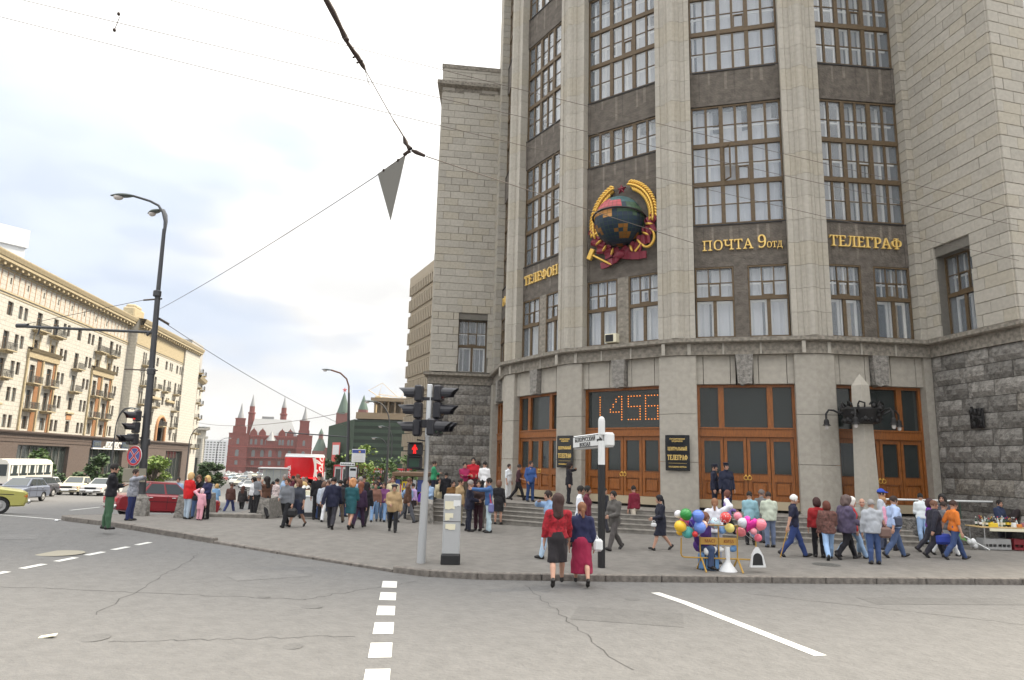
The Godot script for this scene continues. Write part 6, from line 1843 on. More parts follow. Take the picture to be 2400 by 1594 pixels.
	for s in [-1, 1]:
		var c4 := MB.new(); c4.lathe(Transform3D(Basis(Vector3.BACK, PI / 2), v3(s * 0.3, 0.1, 0.28)), [Vector2(0, -0.03), Vector2(0.1, -0.03), Vector2(0.1, 0.03), Vector2(0, 0.03)], 12); part("wheel", c4, M.rubber, ca)
	var c5 := MB.new(); c5.b2(-0.34, 0.08, -0.3, 0.34, 0.26, 0.3); part("chassis", c5, M.lamp_grey, ca)
	# kiosks and the stop
	var gk := func(label: String, x0: float, x1: float, z: float, y0: float, h: float, stripe: Material, nwin: int):
		var k := thing("kiosk", label, "kiosk", Transform3D(), "kiosks along the square")
		var m := MB.new(); m.b2(x0, y0, z - 2.4, x1, y0 + h, z); part("body", m, M.sign_white, k)
		var s := MB.new(); s.b2(x0 - 0.05, y0 + h, z - 2.5, x1 + 0.05, y0 + h + 0.18, z + 0.15); s.b2(x0, y0 + 0.2, z + 0.001, x1, y0 + 0.5, z + 0.02); part("stripe", s, stripe, k)
		for i in nwin:
			var w: float = (x1 - x0) / nwin
			var q := MB.new(); q.b2(x0 + w * i + 0.15, y0 + h * 0.45, z + 0.005, x0 + w * (i + 1) - 0.15, y0 + h - 0.25, z + 0.03); part("window", q, M.shop_glass, k)
			var c := MB.new(); c.b2(x0 + w * i - 0.05, y0, z + 0.01, x0 + w * i + 0.05, y0 + h, z + 0.06); part("post", c, stripe, k)
	gk.call("white kiosk with red posts behind the slim lamp pole", -18.7, -15.4, -75.0, -1.5, 3.1, M.sign_red, 4)
	gk.call("long white kiosk with a red stripe beside the thin tree", -15.0, -11.2, -78.0, -1.7, 3.0, M.sign_red, 5)
	# metro entrance canopy with its letter
	var me := thing("underpass_canopy", "low brown canopy with posters and a yellow letter sign by the telegraph's corner", "canopy", Transform3D())
	var m1 := MB.new(); m1.bev(off(-4.7, 1.76, -34.5), v3(1.7, 0.2, 2.4), 0.03); part("roof", m1, M.terracotta_dark, me)
	for x in [-5.45, -4.6, -3.95]:
		var m2 := MB.new(); m2.tube([v3(x, -0.4, -33.6), v3(x, 1.7, -33.6)], 0.035, 6); part("post", m2, M.black, me)
	var m3 := MB.new(); m3.b2(-5.1, 1.02, -33.62, -4.72, 1.42, -33.58); var mp := part("letter_panel", m3, M.sign_yellow, me)
	var mt := text_mesh("М", 0.24, 0.008, false, true); part("lettering", mt, M.sign_blue, mp, off(-4.91, 1.22, -33.57))
	for e in [[-5.3, 0.2, M.sign_blue], [-4.55, 0.24, M.sign_white], [-4.2, 0.3, M.sign_blue]]:
		var q := MB.new(); q.b2(e[0] - e[1] / 2, 0.95, -33.62, e[0] + e[1] / 2, 1.5, -33.59); part("poster", q, e[2], me)
	# underpass parapets and the edge of its stair
	for e in [["sloping granite parapet beside the woman in the red coat", -11.95, -25.9, 0.1], ["sloping granite parapet the man in the floral shirt leans on", -9.55, -27.6, 0.12], ["granite parapet by the metro canopy behind the signal post", -3.15, -27.6, 0.1]]:
		var q := MB.new()
		q.prism(Transform3D(Basis(Vector3.UP, e[3]), v3(e[1], gy(e[1], e[2]) - 0.05, e[2])), PackedVector2Array([Vector2(-0.27, 0), Vector2(0.27, 0), Vector2(0.2, 0.8), Vector2(-0.15, 0.86)]), -3.2, 0.0)
		single("parapet", q, M.rustic_light, e[0], "parapet", Transform3D(), "underpass parapets")
	var rim2 := MB.new(); rim2.bev(at(-11.0, gy(-11.0, -27.6) + 0.06, -27.6, 8.0), v3(2.9, 0.2, 0.5), 0.03)
	single("stair_rim", rim2, M.step_stone, "low stone rim at the head of the underpass stair", "kerb")
	# obelisk lantern before the right-hand entrance
	var ob := thing("lantern_obelisk", "slender granite obelisk carrying a bronze ring of lanterns before the right entrance", "lantern", off(13.3, 0.74, -26.0))
	var o1 := MB.new()
	var oy := [[0.0, 0.33], [0.55, 0.33], [0.56, 0.30], [4.9, 0.215], [5.35, 0.0]]
	for q in 4:
		for w in 4:
			var c := []
			for z in [[q, w], [q, w + 1], [q + 1, w + 1], [q + 1, w]]: c.append(Vector3(1 if z[1] % 4 in [0, 3] else -1, 0, 1 if z[1] % 4 in [0, 1] else -1) * oy[z[0]][1] + Vector3.UP * oy[z[0]][0])
			for z in 4: c[z] = c[z].rotated(Vector3.UP, 0.42)
			o1.oquad(c[0], c[1], c[2], c[3], Vector3.UP * 2.0)
	var on := part("shaft", o1, M.granite_light, ob)
	var o0 := MB.new(); o0.b2(-0.62, 0, -0.62, 0.62, 0.3, 0.62); part("base", o0, M.rustic_dim, ob)
	var o2 := MB.new()
	o2.lathe(off(0, 3.42, 0), [Vector2(0.34, 0.0), Vector2(0.62, 0.06), Vector2(0.66, 0.3), Vector2(0.72, 0.55), Vector2(0.68, 0.62), Vector2(0.36, 0.64)], 20)
	var rr := RandomNumberGenerator.new(); rr.seed = 8
	for k in 40:
		var a := TAU * k / 40.0
		o2.ball(off(cos(a) * 0.68, 3.5 + rr.randf_range(0.0, 0.62), sin(a) * 0.68), v3(0.07, 0.08, 0.07) * rr.randf_range(0.7, 1.4), 6, 4)
	for k in 10:
		var a := TAU * k / 10.0
		o2.tube([v3(cos(a) * 0.66, 4.0, sin(a) * 0.66), v3(cos(a) * 0.74, 4.18, sin(a) * 0.74), v3(cos(a + 0.25) * 0.68, 4.25, sin(a + 0.25) * 0.68), v3(cos(a + 0.35) * 0.62, 4.12, sin(a + 0.35) * 0.62)], 0.035, 5)
	part("bronze_ring", o2, M.bronze, ob)
	for k in 6:
		var a := TAU * k / 6.0 + 0.12
		var d := Vector3(cos(a), 0, sin(a))
		var am := MB.new()
		am.tube([d * 0.6 + Vector3.UP * 3.9, d * 0.8 + Vector3.UP * 3.82, d * 1.02 + Vector3.UP * 3.94, d * 1.2 + Vector3.UP * 3.95, d * 1.3 + Vector3.UP * 3.8, d * 1.3 + Vector3.UP * 3.62], 0.04, 6)
		var an := part("lantern_arm", am, M.bronze, ob)
		var lm := MB.new(); lm.lathe(Transform3D(Basis(), d * 1.3 + Vector3.UP * 3.36), [Vector2(0.16, 0.0), Vector2(0.1, 0.06), Vector2(0.09, 0.2), Vector2(0.03, 0.27)], 10)
		part("lantern", lm, M.bronze, an)
		var gm := MB.new(); gm.ball(Transform3D(Basis(), d * 1.3 + Vector3.UP * 3.3), v3(0.075, 0.1, 0.075), 8, 6)
		part("bulb", gm, M.lamp_bowl, an)
	# handrail on the right of the steps
	var hr := thing("handrail", "white handrail tube on thin posts along the platform's right end", "handrail")
	var h1 := MB.new(); h1.tube([v3(13.2, 1.47, -24.95), v3(14.39, 1.47, -24.92), v3(16.0, 1.47, -24.88), v3(18.6, 1.48, -24.8)], 0.035, 8); part("rail", h1, M.sign_white, hr)
	for x in [14.39, 16.0, 17.6]:
		var h2 := MB.new(); h2.tube([v3(x, 0.7, -24.9), v3(x, 1.46, -24.9)], 0.02, 6); part("post", h2, M.spire_green, hr)

func stroke(im: Image, pts: Array, w: float, col: Color):
	for i in pts.size() - 1:
		var a: Vector2 = pts[i]; var b: Vector2 = pts[i + 1]
		var n := int(a.distance_to(b) / 1.0) + 1
		for k in n + 1:
			var p := a.lerp(b, float(k) / n)
			var d := (b - a).normalized()
			var ww := w * (0.55 + 0.6 * absf(d.y))     # broad down-strokes, thin side-strokes
			im.fill_rect(Rect2i(int(p.x - ww / 2), int(p.y - ww / 2), maxi(1, int(ww)), maxi(1, int(ww))), col)

func curve(c: Vector2, r: Vector2, a0: float, a1: float) -> Array:
	var o := []
	for k in 19:
		var a := deg_to_rad(lerpf(a0, a1, k / 18.0))
		o.append(c + Vector2(cos(a) * r.x, -sin(a) * r.y))
	return o

func script_word(im: Image, at_: Vector2, s: float, col: Color):   # the flowing two-part word of the drink's logo, drawn as pen strokes, then turned upright along the can
	var draw := func(pts: Array, w: float):
		var q := []
		for p in pts:
			var sl: Vector2 = Vector2(p.x - p.y * 0.28, p.y)        # slant
			q.append(at_ + Vector2(sl.y, -sl.x) * s)               # reads upward
		stroke(im, q, w * s, col)
	var x := 0.0
	for half in 2:
		draw.call(curve(Vector2(x + 16, 0), Vector2(15, 22), 55, 315), 6.0)              # C
		draw.call(curve(Vector2(x + 22, -19), Vector2(6, 5), 200, -60), 4.0)
		if half == 0: draw.call([Vector2(x + 26, 16), Vector2(x + 44, 26), Vector2(x + 78, 27), Vector2(x + 104, 22)], 4.0)
		draw.call(curve(Vector2(x + 38, 5), Vector2(8, 11), 0, 360), 5.0)                 # o
		if half == 0:
			draw.call(curve(Vector2(x + 58, 5), Vector2(9, 11), 50, 310), 5.0)            # c
		else:
			draw.call([Vector2(x + 50, 12), Vector2(x + 60, -8), Vector2(x + 63, -22), Vector2(x + 57, -26), Vector2(x + 54, -10), Vector2(x + 56, 12), Vector2(x + 62, 14)], 5.0)  # l
		draw.call(curve(Vector2(x + 77, 5), Vector2(9, 11), 0, 360), 5.0)                 # a
		draw.call([Vector2(x + 86, -5), Vector2(x + 87, 12), Vector2(x + 94, 13)], 5.0)
		if half == 0: draw.call([Vector2(x + 93, 2), Vector2(x + 103, 1)], 4.0)
		x += 108.0

func can_kiosk():
	var W := 1536; var H := 640
	var im := Image.create(W, H, false, Image.FORMAT_RGB8)
	var red := Color(0.545, 0.005, 0.012).linear_to_srgb(); var wh := Color(0.68, 0.68, 0.68).linear_to_srgb()
	im.fill(red)
	for rep in 2:
		var ox := 285 + rep * 768
		script_word(im, Vector2(ox, 545), 2.1, wh)
		# ribbon wave and the big word beside it
		var rb := []
		for k in 40:
			var f := k / 39.0
			rb.append(Vector2(ox + 330 + 22 * sin(f * 5.0) + 30 * f * f, 10 + f * 420))
		for k in 39:
			var w := 40.0 * (1.0 - k / 42.0) + 5.0
			im.fill_rect(Rect2i(int(rb[k].x - w / 2), int(rb[k].y), int(w), 13), wh)
		for k in 26:
			var f := k / 25.0
			im.fill_rect(Rect2i(int(ox + 340 - 66 * f + 18 * sin(f * 4.0)), int(230 + 270 * f), int(20 - 10 * f), 13), wh)
		script_word(im, Vector2(ox + 445, 700), 3.7, wh)
	var m := StandardMaterial3D.new()
	m.resource_name = "can_print"; m.albedo_texture = ImageTexture.create_from_image(im); m.roughness = 0.3
	M["can_print"] = m
	mk("can_red", Color(0.545, 0.005, 0.012), 0.3)
	var cz := -54.0; var cx := -15.78; var y0 := -1.0
	var k := thing("drink_can_kiosk", "giant red drink can used as a sales kiosk behind the crowd", "kiosk", off(cx, y0, cz))
	var b := MB.new(); b.uvs = true
	var seg := 48
	var gap0 := deg_to_rad(245.0); var gap1 := deg_to_rad(318.0)     # serving hatch, towards the crossing
	for i in seg:
		var a := TAU * i / seg; var c := TAU * (i + 1) / seg
		var hatch := a > gap0 and c < gap1
		for e in ([[0.05, 3.45]] if not hatch else [[0.05, 0.9], [2.0, 3.45]]):
			var r := 1.48
			# a runs clockwise seen from above starting at +x; z = -sin
			b.uquad(v3(cos(a) * r, e[0], -sin(a) * r), v3(cos(c) * r, e[0], -sin(c) * r), v3(cos(c) * r, e[1], -sin(c) * r), v3(cos(a) * r, e[1], -sin(a) * r), Vector2(float(i) / seg - 0.47, 1 - e[0] / 3.5), Vector2(float(i + 1) / seg - 0.47, 1 - e[1] / 3.5))
	part("can_wall", b, m, k)
	var rim := MB.new(); rim.lathe(Transform3D(), [Vector2(1.48, 3.45), Vector2(1.5, 3.5), Vector2(1.44, 3.6), Vector2(1.44, 3.68), Vector2(1.38, 3.7), Vector2(1.36, 3.6), Vector2(0, 3.6)], 40)
	part("can_rim", rim, M.zinc, k)
	var ins := MB.new(); ins.lathe(off(0, 0, 0), [Vector2(0.9, 0.1), Vector2(0.9, 3.3)], 20)
	part("interior", ins, M.dark_room, k)
	var aw := MB.new()
	for i in 10:
		var a := lerpf(gap0, gap1, i / 10.0); var c := lerpf(gap0, gap1, (i + 1) / 10.0)
		var s0 := 0.5 * sin(PI * i / 10.0); var s1 := 0.5 * sin(PI * (i + 1) / 10.0)
		aw.quad(v3(cos(a) * 1.5, 2.0, -sin(a) * 1.5), v3(cos(c) * 1.5, 2.0, -sin(c) * 1.5), v3(cos(c) * (1.5 + s1 + 0.35), 1.75 + s1 * 0.4, -sin(c) * (1.5 + s1 + 0.35)), v3(cos(a) * (1.5 + s0 + 0.35), 1.75 + s0 * 0.4, -sin(a) * (1.5 + s0 + 0.35)))
	part("awning", aw, M.can_red, k)
	# blue and glass sales van beside it
	var v := thing("sales_van", "pale blue sales van with a glazed counter left of the giant can", "van", at(-17.3, gp(-48.5) - 0.15, -48.5, 16.0))
	var v1 := MB.new(); v1.bev(off(0.95, 0.55, -1.6), v3(2.0, 1.1, 3.4), 0.06); part("body", v1, mk("van_blue", Color(0.13, 0.24, 0.40), 0.5), v)
	var v2 := MB.new(); v2.bev(off(0.95, 2.42, -1.6), v3(2.06, 0.1, 3.5), 0.03)
	for x in [0.0, 0.48, 0.95, 1.42, 1.9]: v2.b2(x - 0.03 + 0.02, 1.1, -0.02, x + 0.05, 2.38, 0.06)
	v2.b2(0.0, 1.7, -0.01, 1.95, 1.74, 0.05)
	part("frame", v2, M.steel, v)
	var v3_ := MB.new(); v3_.b2(0.04, 1.12, 0.0, 1.9, 2.36, 0.02); part("glazing", v3_, M.pane_glass, v)
	var v4 := MB.new(); v4.ball(off(0.25, 0.75, 0.12), v3(0.07, 0.12, 0.03), 8, 5); part("tail_lamp", v4, M.sign_red, v)
	var v5 := MB.new(); v5.b2(0.1, 0.3, -3.2, 1.85, 2.3, -3.0); part("shelf", v5, M.paper, v)

# ---------- cars and the bus ----------
func bevprism(m: MB, poly: PackedVector2Array, half: float, b: float):
	if m.area(poly) < 0: poly.reverse()
	var c := Vector2.ZERO
	for p in poly: c += p / poly.size()
	var inner := PackedVector2Array()
	var ext := Vector2(2.0, 0.35)
	for p in poly: inner.append(c + (p - c) * (Vector2.ONE - Vector2(b, b * 0.8) / ext))
	m.prism(Transform3D(), poly, -half + b, half - b)
	for s in [-1, 1]:
		var z0: float = s * (half - b); var z1: float = s * half
		for i in poly.size():
			var k := (i + 1) % poly.size()
			if s > 0: m.quad(Vector3(poly[i].x, poly[i].y, z0), Vector3(poly[k].x, poly[k].y, z0), Vector3(inner[k].x, inner[k].y, z1), Vector3(inner[i].x, inner[i].y, z1))
			else: m.quad(Vector3(poly[k].x, poly[k].y, z0), Vector3(poly[i].x, poly[i].y, z0), Vector3(inner[i].x, inner[i].y, z1), Vector3(inner[k].x, inner[k].y, z1))
		var ix := Geometry2D.triangulate_polygon(inner)
		for i in range(0, ix.size(), 3):
			var p := inner[ix[i]]; var q := inner[ix[i + 1]]; var r := inner[ix[i + 2]]
			if ((q - p).cross(r - p) > 0) != (s > 0):
				var w := q; q = r; r = w
			var nn := Vector3(0, 0, s)
			m.tri(Vector3(p.x, p.y, z1), Vector3(q.x, q.y, z1), Vector3(r.x, r.y, z1), nn, nn, nn)

func paint(called: String, c: Color) -> StandardMaterial3D:
	var m := mk("paint_" + called, c, 0.35)
	m.clearcoat_enabled = true; m.clearcoat = 0.6; m.clearcoat_roughness = 0.1
	return m

func make_car(style: String, detail: bool) -> Node3D:
	var t := Node3D.new()
	var hatch := style == "hatch"
	var P := [Vector2(-2.0, 0.32), Vector2(-2.05, 0.55), Vector2(-2.02, 0.78), Vector2(-1.92, 0.88), Vector2(-1.1, 0.93), Vector2(0.62, 0.93), Vector2(1.2, 0.88), Vector2(1.9, 0.8), Vector2(2.0, 0.74), Vector2(2.02, 0.5), Vector2(1.96, 0.3)]
	if hatch: P = [Vector2(-1.9, 0.34), Vector2(-1.97, 0.55), Vector2(-1.95, 0.82), Vector2(-1.84, 0.95), Vector2(-1.2, 0.96), Vector2(0.7, 0.9), Vector2(1.35, 0.8), Vector2(1.92, 0.68), Vector2(2.0, 0.6), Vector2(2.03, 0.42), Vector2(1.95, 0.27)]
	for c in [1.27, -1.18]:
		for k in 9:
			var a := PI * k / 8.0
			P.append(Vector2(c + cos(a) * 0.345, 0.27 + sin(a) * 0.35))
	var b := MB.new(); bevprism(b, PackedVector2Array(P), 0.81, 0.07)
	b.b2(-1.6, 0.24, -0.62, 1.6, 0.6, 0.62)
	part("body", b, M.white_paint, t)
	var B := [-1.2, 0.74, -0.82, 0.16, 1.41] if not hatch else [-1.82, 0.82, -1.32, 0.06, 1.38]
	var lo := [Vector3(B[1], 0.91, 0.71), Vector3(B[1], 0.91, -0.71), Vector3(B[0], 0.93, -0.71), Vector3(B[0], 0.93, 0.71)]
	var hi := [Vector3(B[3], B[4], 0.56), Vector3(B[3], B[4], -0.56), Vector3(B[2], B[4] - 0.02, -0.56), Vector3(B[2], B[4] - 0.02, 0.56)]
	var c := MB.new()
	var mid := Vector3(-0.2, 1.1, 0)
	for k in 4: c.oquad(lo[k], lo[(k + 1) % 4], hi[(k + 1) % 4], hi[k], mid)
	c.oquad(hi[0], hi[1], hi[2], hi[3], mid)
	var rf := MB.new(); rf.bev(off((B[2] + B[3]) / 2.0, B[4] - 0.005, 0), Vector3(B[3] - B[2] + 0.04, 0.05, 1.1), 0.024)
	c.add(rf)
	part("cabin", c, M.white_paint, t)
	var pane_on := func(called: String, k: int, u0: float, u1: float, v0: float, v1: float):
		var f := func(u: float, v: float) -> Vector3: return (lo[k] as Vector3).lerp(lo[(k + 1) % 4], u).lerp((hi[k] as Vector3).lerp(hi[(k + 1) % 4], u), v)
		var nn: Vector3 = (f.call(1, 0) - f.call(0, 0)).cross(f.call(0, 1) - f.call(0, 0)).normalized()
		if nn.dot(f.call(0.5, 0.5) - mid) < 0: nn = -nn
		var m := MB.new()
		m.oquad(f.call(u0, v0) + nn * 0.012, f.call(u1, v0) + nn * 0.012, f.call(u1, v1) + nn * 0.012, f.call(u0, v1) + nn * 0.012, mid)
		part(called, m, M.car_glass, t)
	pane_on.call("windshield", 0, 0.05, 0.95, 0.1, 0.93)
	pane_on.call("rear_window", 2, 0.06, 0.94, 0.15, 0.92)
	for k in [1, 3]:
		for u in ([[0.05, 0.47], [0.52, 0.95]] if not hatch else [[0.06, 0.4], [0.43, 0.7], [0.73, 0.95]]): pane_on.call("side_window", k, u[0], u[1], 0.1, 0.9)
	for x in [1.27, -1.18]:
		for s in [-1, 1]:
			var w := MB.new(); w.lathe(Transform3D(Basis(Vector3.RIGHT, PI / 2), Vector3(x, 0.29, s * 0.69)), [Vector2(0.18, -0.085), Vector2(0.27, -0.085), Vector2(0.29, -0.06), Vector2(0.29, 0.06), Vector2(0.27, 0.085), Vector2(0.18, 0.085), Vector2(0, 0.07)], 18)
			var wn := part("wheel", w, M.rubber, t)
			var h := MB.new(); h.lathe(Transform3D(Basis(Vector3.RIGHT, PI / 2 * s), Vector3(x, 0.29, s * 0.75)), [Vector2(0.19, 0.0), Vector2(0.18, 0.03), Vector2(0.1, 0.02), Vector2(0.06, 0.05), Vector2(0, 0.05)], 14)
			part("hub", h, M.steel, wn)
	for e in [[2.06, "front"], [-2.06, "rear"]]:
		var m := MB.new(); m.bev(off(e[0] * (0.99 if hatch else 1.0), 0.45, 0), Vector3(0.12, 0.13, 1.56), 0.035)
		part("bumper", m, M.black_plastic if hatch else M.chrome, t)
	if detail:
		for s in [-1, 1]:
			var hl := MB.new(); hl.bev(off(1.985, 0.63, s * 0.58), Vector3(0.08, 0.14, 0.3), 0.03); part("headlight", hl, M.lamp_bowl, t)
			var tl := MB.new(); tl.bev(off(-2.03, 0.68, s * 0.6), Vector3(0.07, 0.16, 0.3), 0.02); part("tail_light", tl, M.sign_red, t)
			var il := MB.new(); il.bev(off(1.93, 0.63, s * 0.77), Vector3(0.12, 0.1, 0.08), 0.02); part("indicator", il, M.lens_orange, t)
			for x in [0.35, -0.55]:
				var dh := MB.new(); dh.bev(off(x - 0.3, 0.82, s * 0.815), Vector3(0.16, 0.03, 0.03), 0.008); part("door_handle", dh, M.chrome, t)
			var mr := MB.new(); mr.bev(off(0.62, 1.0, s * 0.84), Vector3(0.08, 0.1, 0.16), 0.02); part("mirror", mr, M.black_plastic, t)
			var sm := MB.new()
			for x in [0.66, -0.2, -0.95]: sm.b2(x, 0.36, s * 0.812 - 0.004, x + 0.012, 0.9, s * 0.812 + 0.004)
			sm.b2(-1.5, 0.66, s * 0.812 - 0.006, 1.6, 0.68, s * 0.812 + 0.008)
			part("door_seam", sm, M.black_plastic, t)
		var gr := MB.new(); gr.b2(1.96, 0.56, -0.42, 2.035, 0.7, 0.42); part("grille", gr, M.black_plastic, t)
		for e in [-2.09, 2.11]:
			var np := MB.new(); np.b2(e - 0.015, 0.5 if e < 0 else 0.36, -0.26, e + 0.015, 0.62 if e < 0 else 0.47, 0.26); part("number_plate", np, M.sign_white, t)
	return t

func put_car(proto: Node3D, label: String, x: float, z: float, deg: float, pm: Material, group: String, s := 1.0) -> Node3D:
	var o: Node3D = proto.duplicate()
	o.name = numbered("parked_car" if "parked" in label else "car")
	add_child(o)
	var d := Vector2(cos(deg_to_rad(deg)), -sin(deg_to_rad(deg)))
	var y0 := gy(x, z) - 0.13
	var pitch := atan2(gy(x + d.x, z + d.y) - gy(x - d.x, z - d.y), 2.0)
	o.transform = Transform3D(Basis(Vector3.UP, deg_to_rad(deg)) * Basis(Vector3.BACK, pitch) * Basis.from_scale(Vector3.ONE * s), Vector3(x, y0, z))
	tag(o, label, "car", group)
	for n in ["body", "cabin"]: o.get_node(n).material_override = pm
	return o

func traffic():
	mk("car_glass", Color(0.045, 0.055, 0.06), 0.06); mk("lens_orange", Color(0.6, 0.16, 0.02), 0.4)
	var sedan := make_car("sedan", true); var hatch := make_car("hatch", true); var far := make_car("sedan", false); var farh := make_car("hatch", false)
	var g := "cars on the street"
	put_car(sedan, "red boxy sedan seen from behind beside the corner lamp post", -14.15, -29.0, 47.0, paint("red", Color(0.27, 0.012, 0.022)), g)
	var y := put_car(sedan, "yellow green sedan cut by the left edge of the frame", -20.6, -26.1, 40.0, paint("lime", Color(0.42, 0.40, 0.10)), g, 1.12)
	put_car(hatch, "dark grey five door hatchback waiting before the white bus", -34.4, -51.0, -84.0, paint("charcoal", Color(0.036, 0.036, 0.045)), g, 1.03)
	put_car(sedan, "cream sedan behind the dark hatchback", -35.6, -58.0, -78.0, paint("cream", Color(0.56, 0.52, 0.38)), g, 1.05)
	put_car(sedan, "white sedan facing the crossing, behind the man in the leather jacket", -33.2, -57.5, -83.0, paint("white", Color(0.62, 0.62, 0.60)), g)
	put_car(sedan, "white car hidden behind the dark hatchback", -37.9, -57.5, -84.0, paint("white", Color(0.62, 0.62, 0.60)), g)
	put_car(hatch, "blue grey car at the left edge beyond the yellow green one", -29.4, -42.5, -80.0, paint("slate", Color(0.12, 0.14, 0.19)), g)
	# bus
	var b := thing("bus", "white bus with a red stripe and curtained windows at the left edge", "bus", Transform3D(Basis(Vector3.UP, deg_to_rad(98.0)), Vector3(-43.6, gy(-43.6, -62.0) - 0.13, -62.2)))
	var m := MB.new()
	var cs := PackedVector2Array([Vector2(-1.2, 0.4), Vector2(1.2, 0.4), Vector2(1.22, 1.5), Vector2(1.17, 2.5), Vector2(0.98, 2.78), Vector2(0.5, 2.9), Vector2(-0.5, 2.9), Vector2(-0.98, 2.78), Vector2(-1.17, 2.5), Vector2(-1.22, 1.5)])
	m.prism(Transform3D(Basis(Vector3.UP, PI / 2), Vector3.ZERO), cs, -3.6, 3.6)
	part("body", m, M.bus_white, b)
	for s in [-1, 1]:
		var st := MB.new(); st.b2(-3.3, 0.95, s * 1.225 - 0.01, 3.6, 1.25, s * 1.225 + 0.01); part("stripe", st, M.sign_red, b)
		for k in 5:
			var w := MB.new(); w.b2(-3.35 + k * 1.36, 1.5, s * 1.195 - 0.02, -2.12 + k * 1.36, 2.4, s * 1.195 + 0.03)
			var wn := part("window", w, M.car_glass, b)
			for e in [0.0, 1.0]:
				var cu := MB.new(); cu.b2(-3.3 + k * 1.36 + e * 0.9, 1.7, s * 1.23 - 0.01, -3.06 + k * 1.36 + e * 0.9, 2.36, s * 1.23 + 0.002); part("curtain", cu, M.shop_curtain, wn)
	for e in [-3.62, 3.62]:
		var w := MB.new(); w.b2(e - 0.02, 1.5, -1.05, e + 0.02, 2.45, 1.05); part("end_window", w, M.car_glass, b)
		for s in [-1, 1]:
			var l := MB.new(); l.b2(e - 0.03, 0.75, s * 0.85 - 0.14, e + 0.03, 0.95, s * 0.85 + 0.14); part("light", l, M.sign_red if e > 0 else M.lamp_bowl, b)
	for x in [-2.2, 2.1]:
		for s in [-1, 1]:
			var w := MB.new(); w.lathe(Transform3D(Basis(Vector3.RIGHT, PI / 2), Vector3(x, 0.43, s * 1.08)), [Vector2(0.0, -0.14), Vector2(0.42, -0.14), Vector2(0.42, 0.14), Vector2(0.0, 0.14)], 16); part("wheel", w, M.rubber, b)
	# traffic thinning out towards the square
	var cols := [["white", Color(0.62, 0.62, 0.60)], ["white", Color(0.62, 0.62, 0.60)], ["cream", Color(0.56, 0.52, 0.38)], ["grey", Color(0.25, 0.26, 0.28)], ["dark red", Color(0.22, 0.02, 0.02)], ["white", Color(0.62, 0.62, 0.60)], ["pale blue", Color(0.27, 0.36, 0.45)]]
	var spots := [[-34.8, -94.5, -83.0], [-30.2, -88.0, -84.0], [-39.5, -106.0, -82.0], [-44.5, -117.0, -82.0], [-38.0, -122.0, -83.0], [-50.5, -130.0, -80.0], [-47.2, -141.0, -82.0], [-36.0, -112.0, 98.0], [-42.0, -136.0, 97.0], [-56.0, -148.0, -80.0], [-64.0, -157.0, -80.0], [-58.5, -166.0, -81.0], [-52.0, -160.0, 98.0], [-70.0, -178.0, -79.0], [-66.0, -190.0, -78.0], [-60.3, -185.0, 98.0], [-77.0, -200.0, -75.0], [-86.0, -208.0, -75.0], [-73.0, -220.0, 98.0], [-84.0, -224.0, -72.0], [-79.0, -246.0, 97.0], [-98.0, -245.0, -70.0], [-104.0, -262.0, -70.0], [-96.0, -272.0, 99.0], [-92.0, -254.0, -75.0], [-112.0, -285.0, -30.0], [-120.0, -300.0, 10.0], [-26.5, -80.0, 97.0]]
	for i in spots.size():
		var c = cols[(i * 5 + i / 3) % cols.size()]
		put_car(far if i % 3 else farh, "%s car, %s nearest of the distant cars on the street" % [c[0], ordinal(i)], spots[i][0], spots[i][1], spots[i][2], paint(c[0].replace(" ", "_"), c[1]), "distant cars on the street")
	for i in 16:
		var c = cols[(i * 3 + 1) % cols.size()]
		put_car(far if i % 2 else farh, "tiny %s parked car, %s from the left below the museum" % [c[0], ordinal(i)], -162.0 + i * 3.6 - (4.0 if i > 8 else 0.0), -405.0 - (i % 3) * 8.0, -75.0 + (i % 4) * 12.0, paint(c[0].replace(" ", "_"), c[1]), "cars parked below the museum")
	for q in [sedan, hatch, far, farh]: q.free()

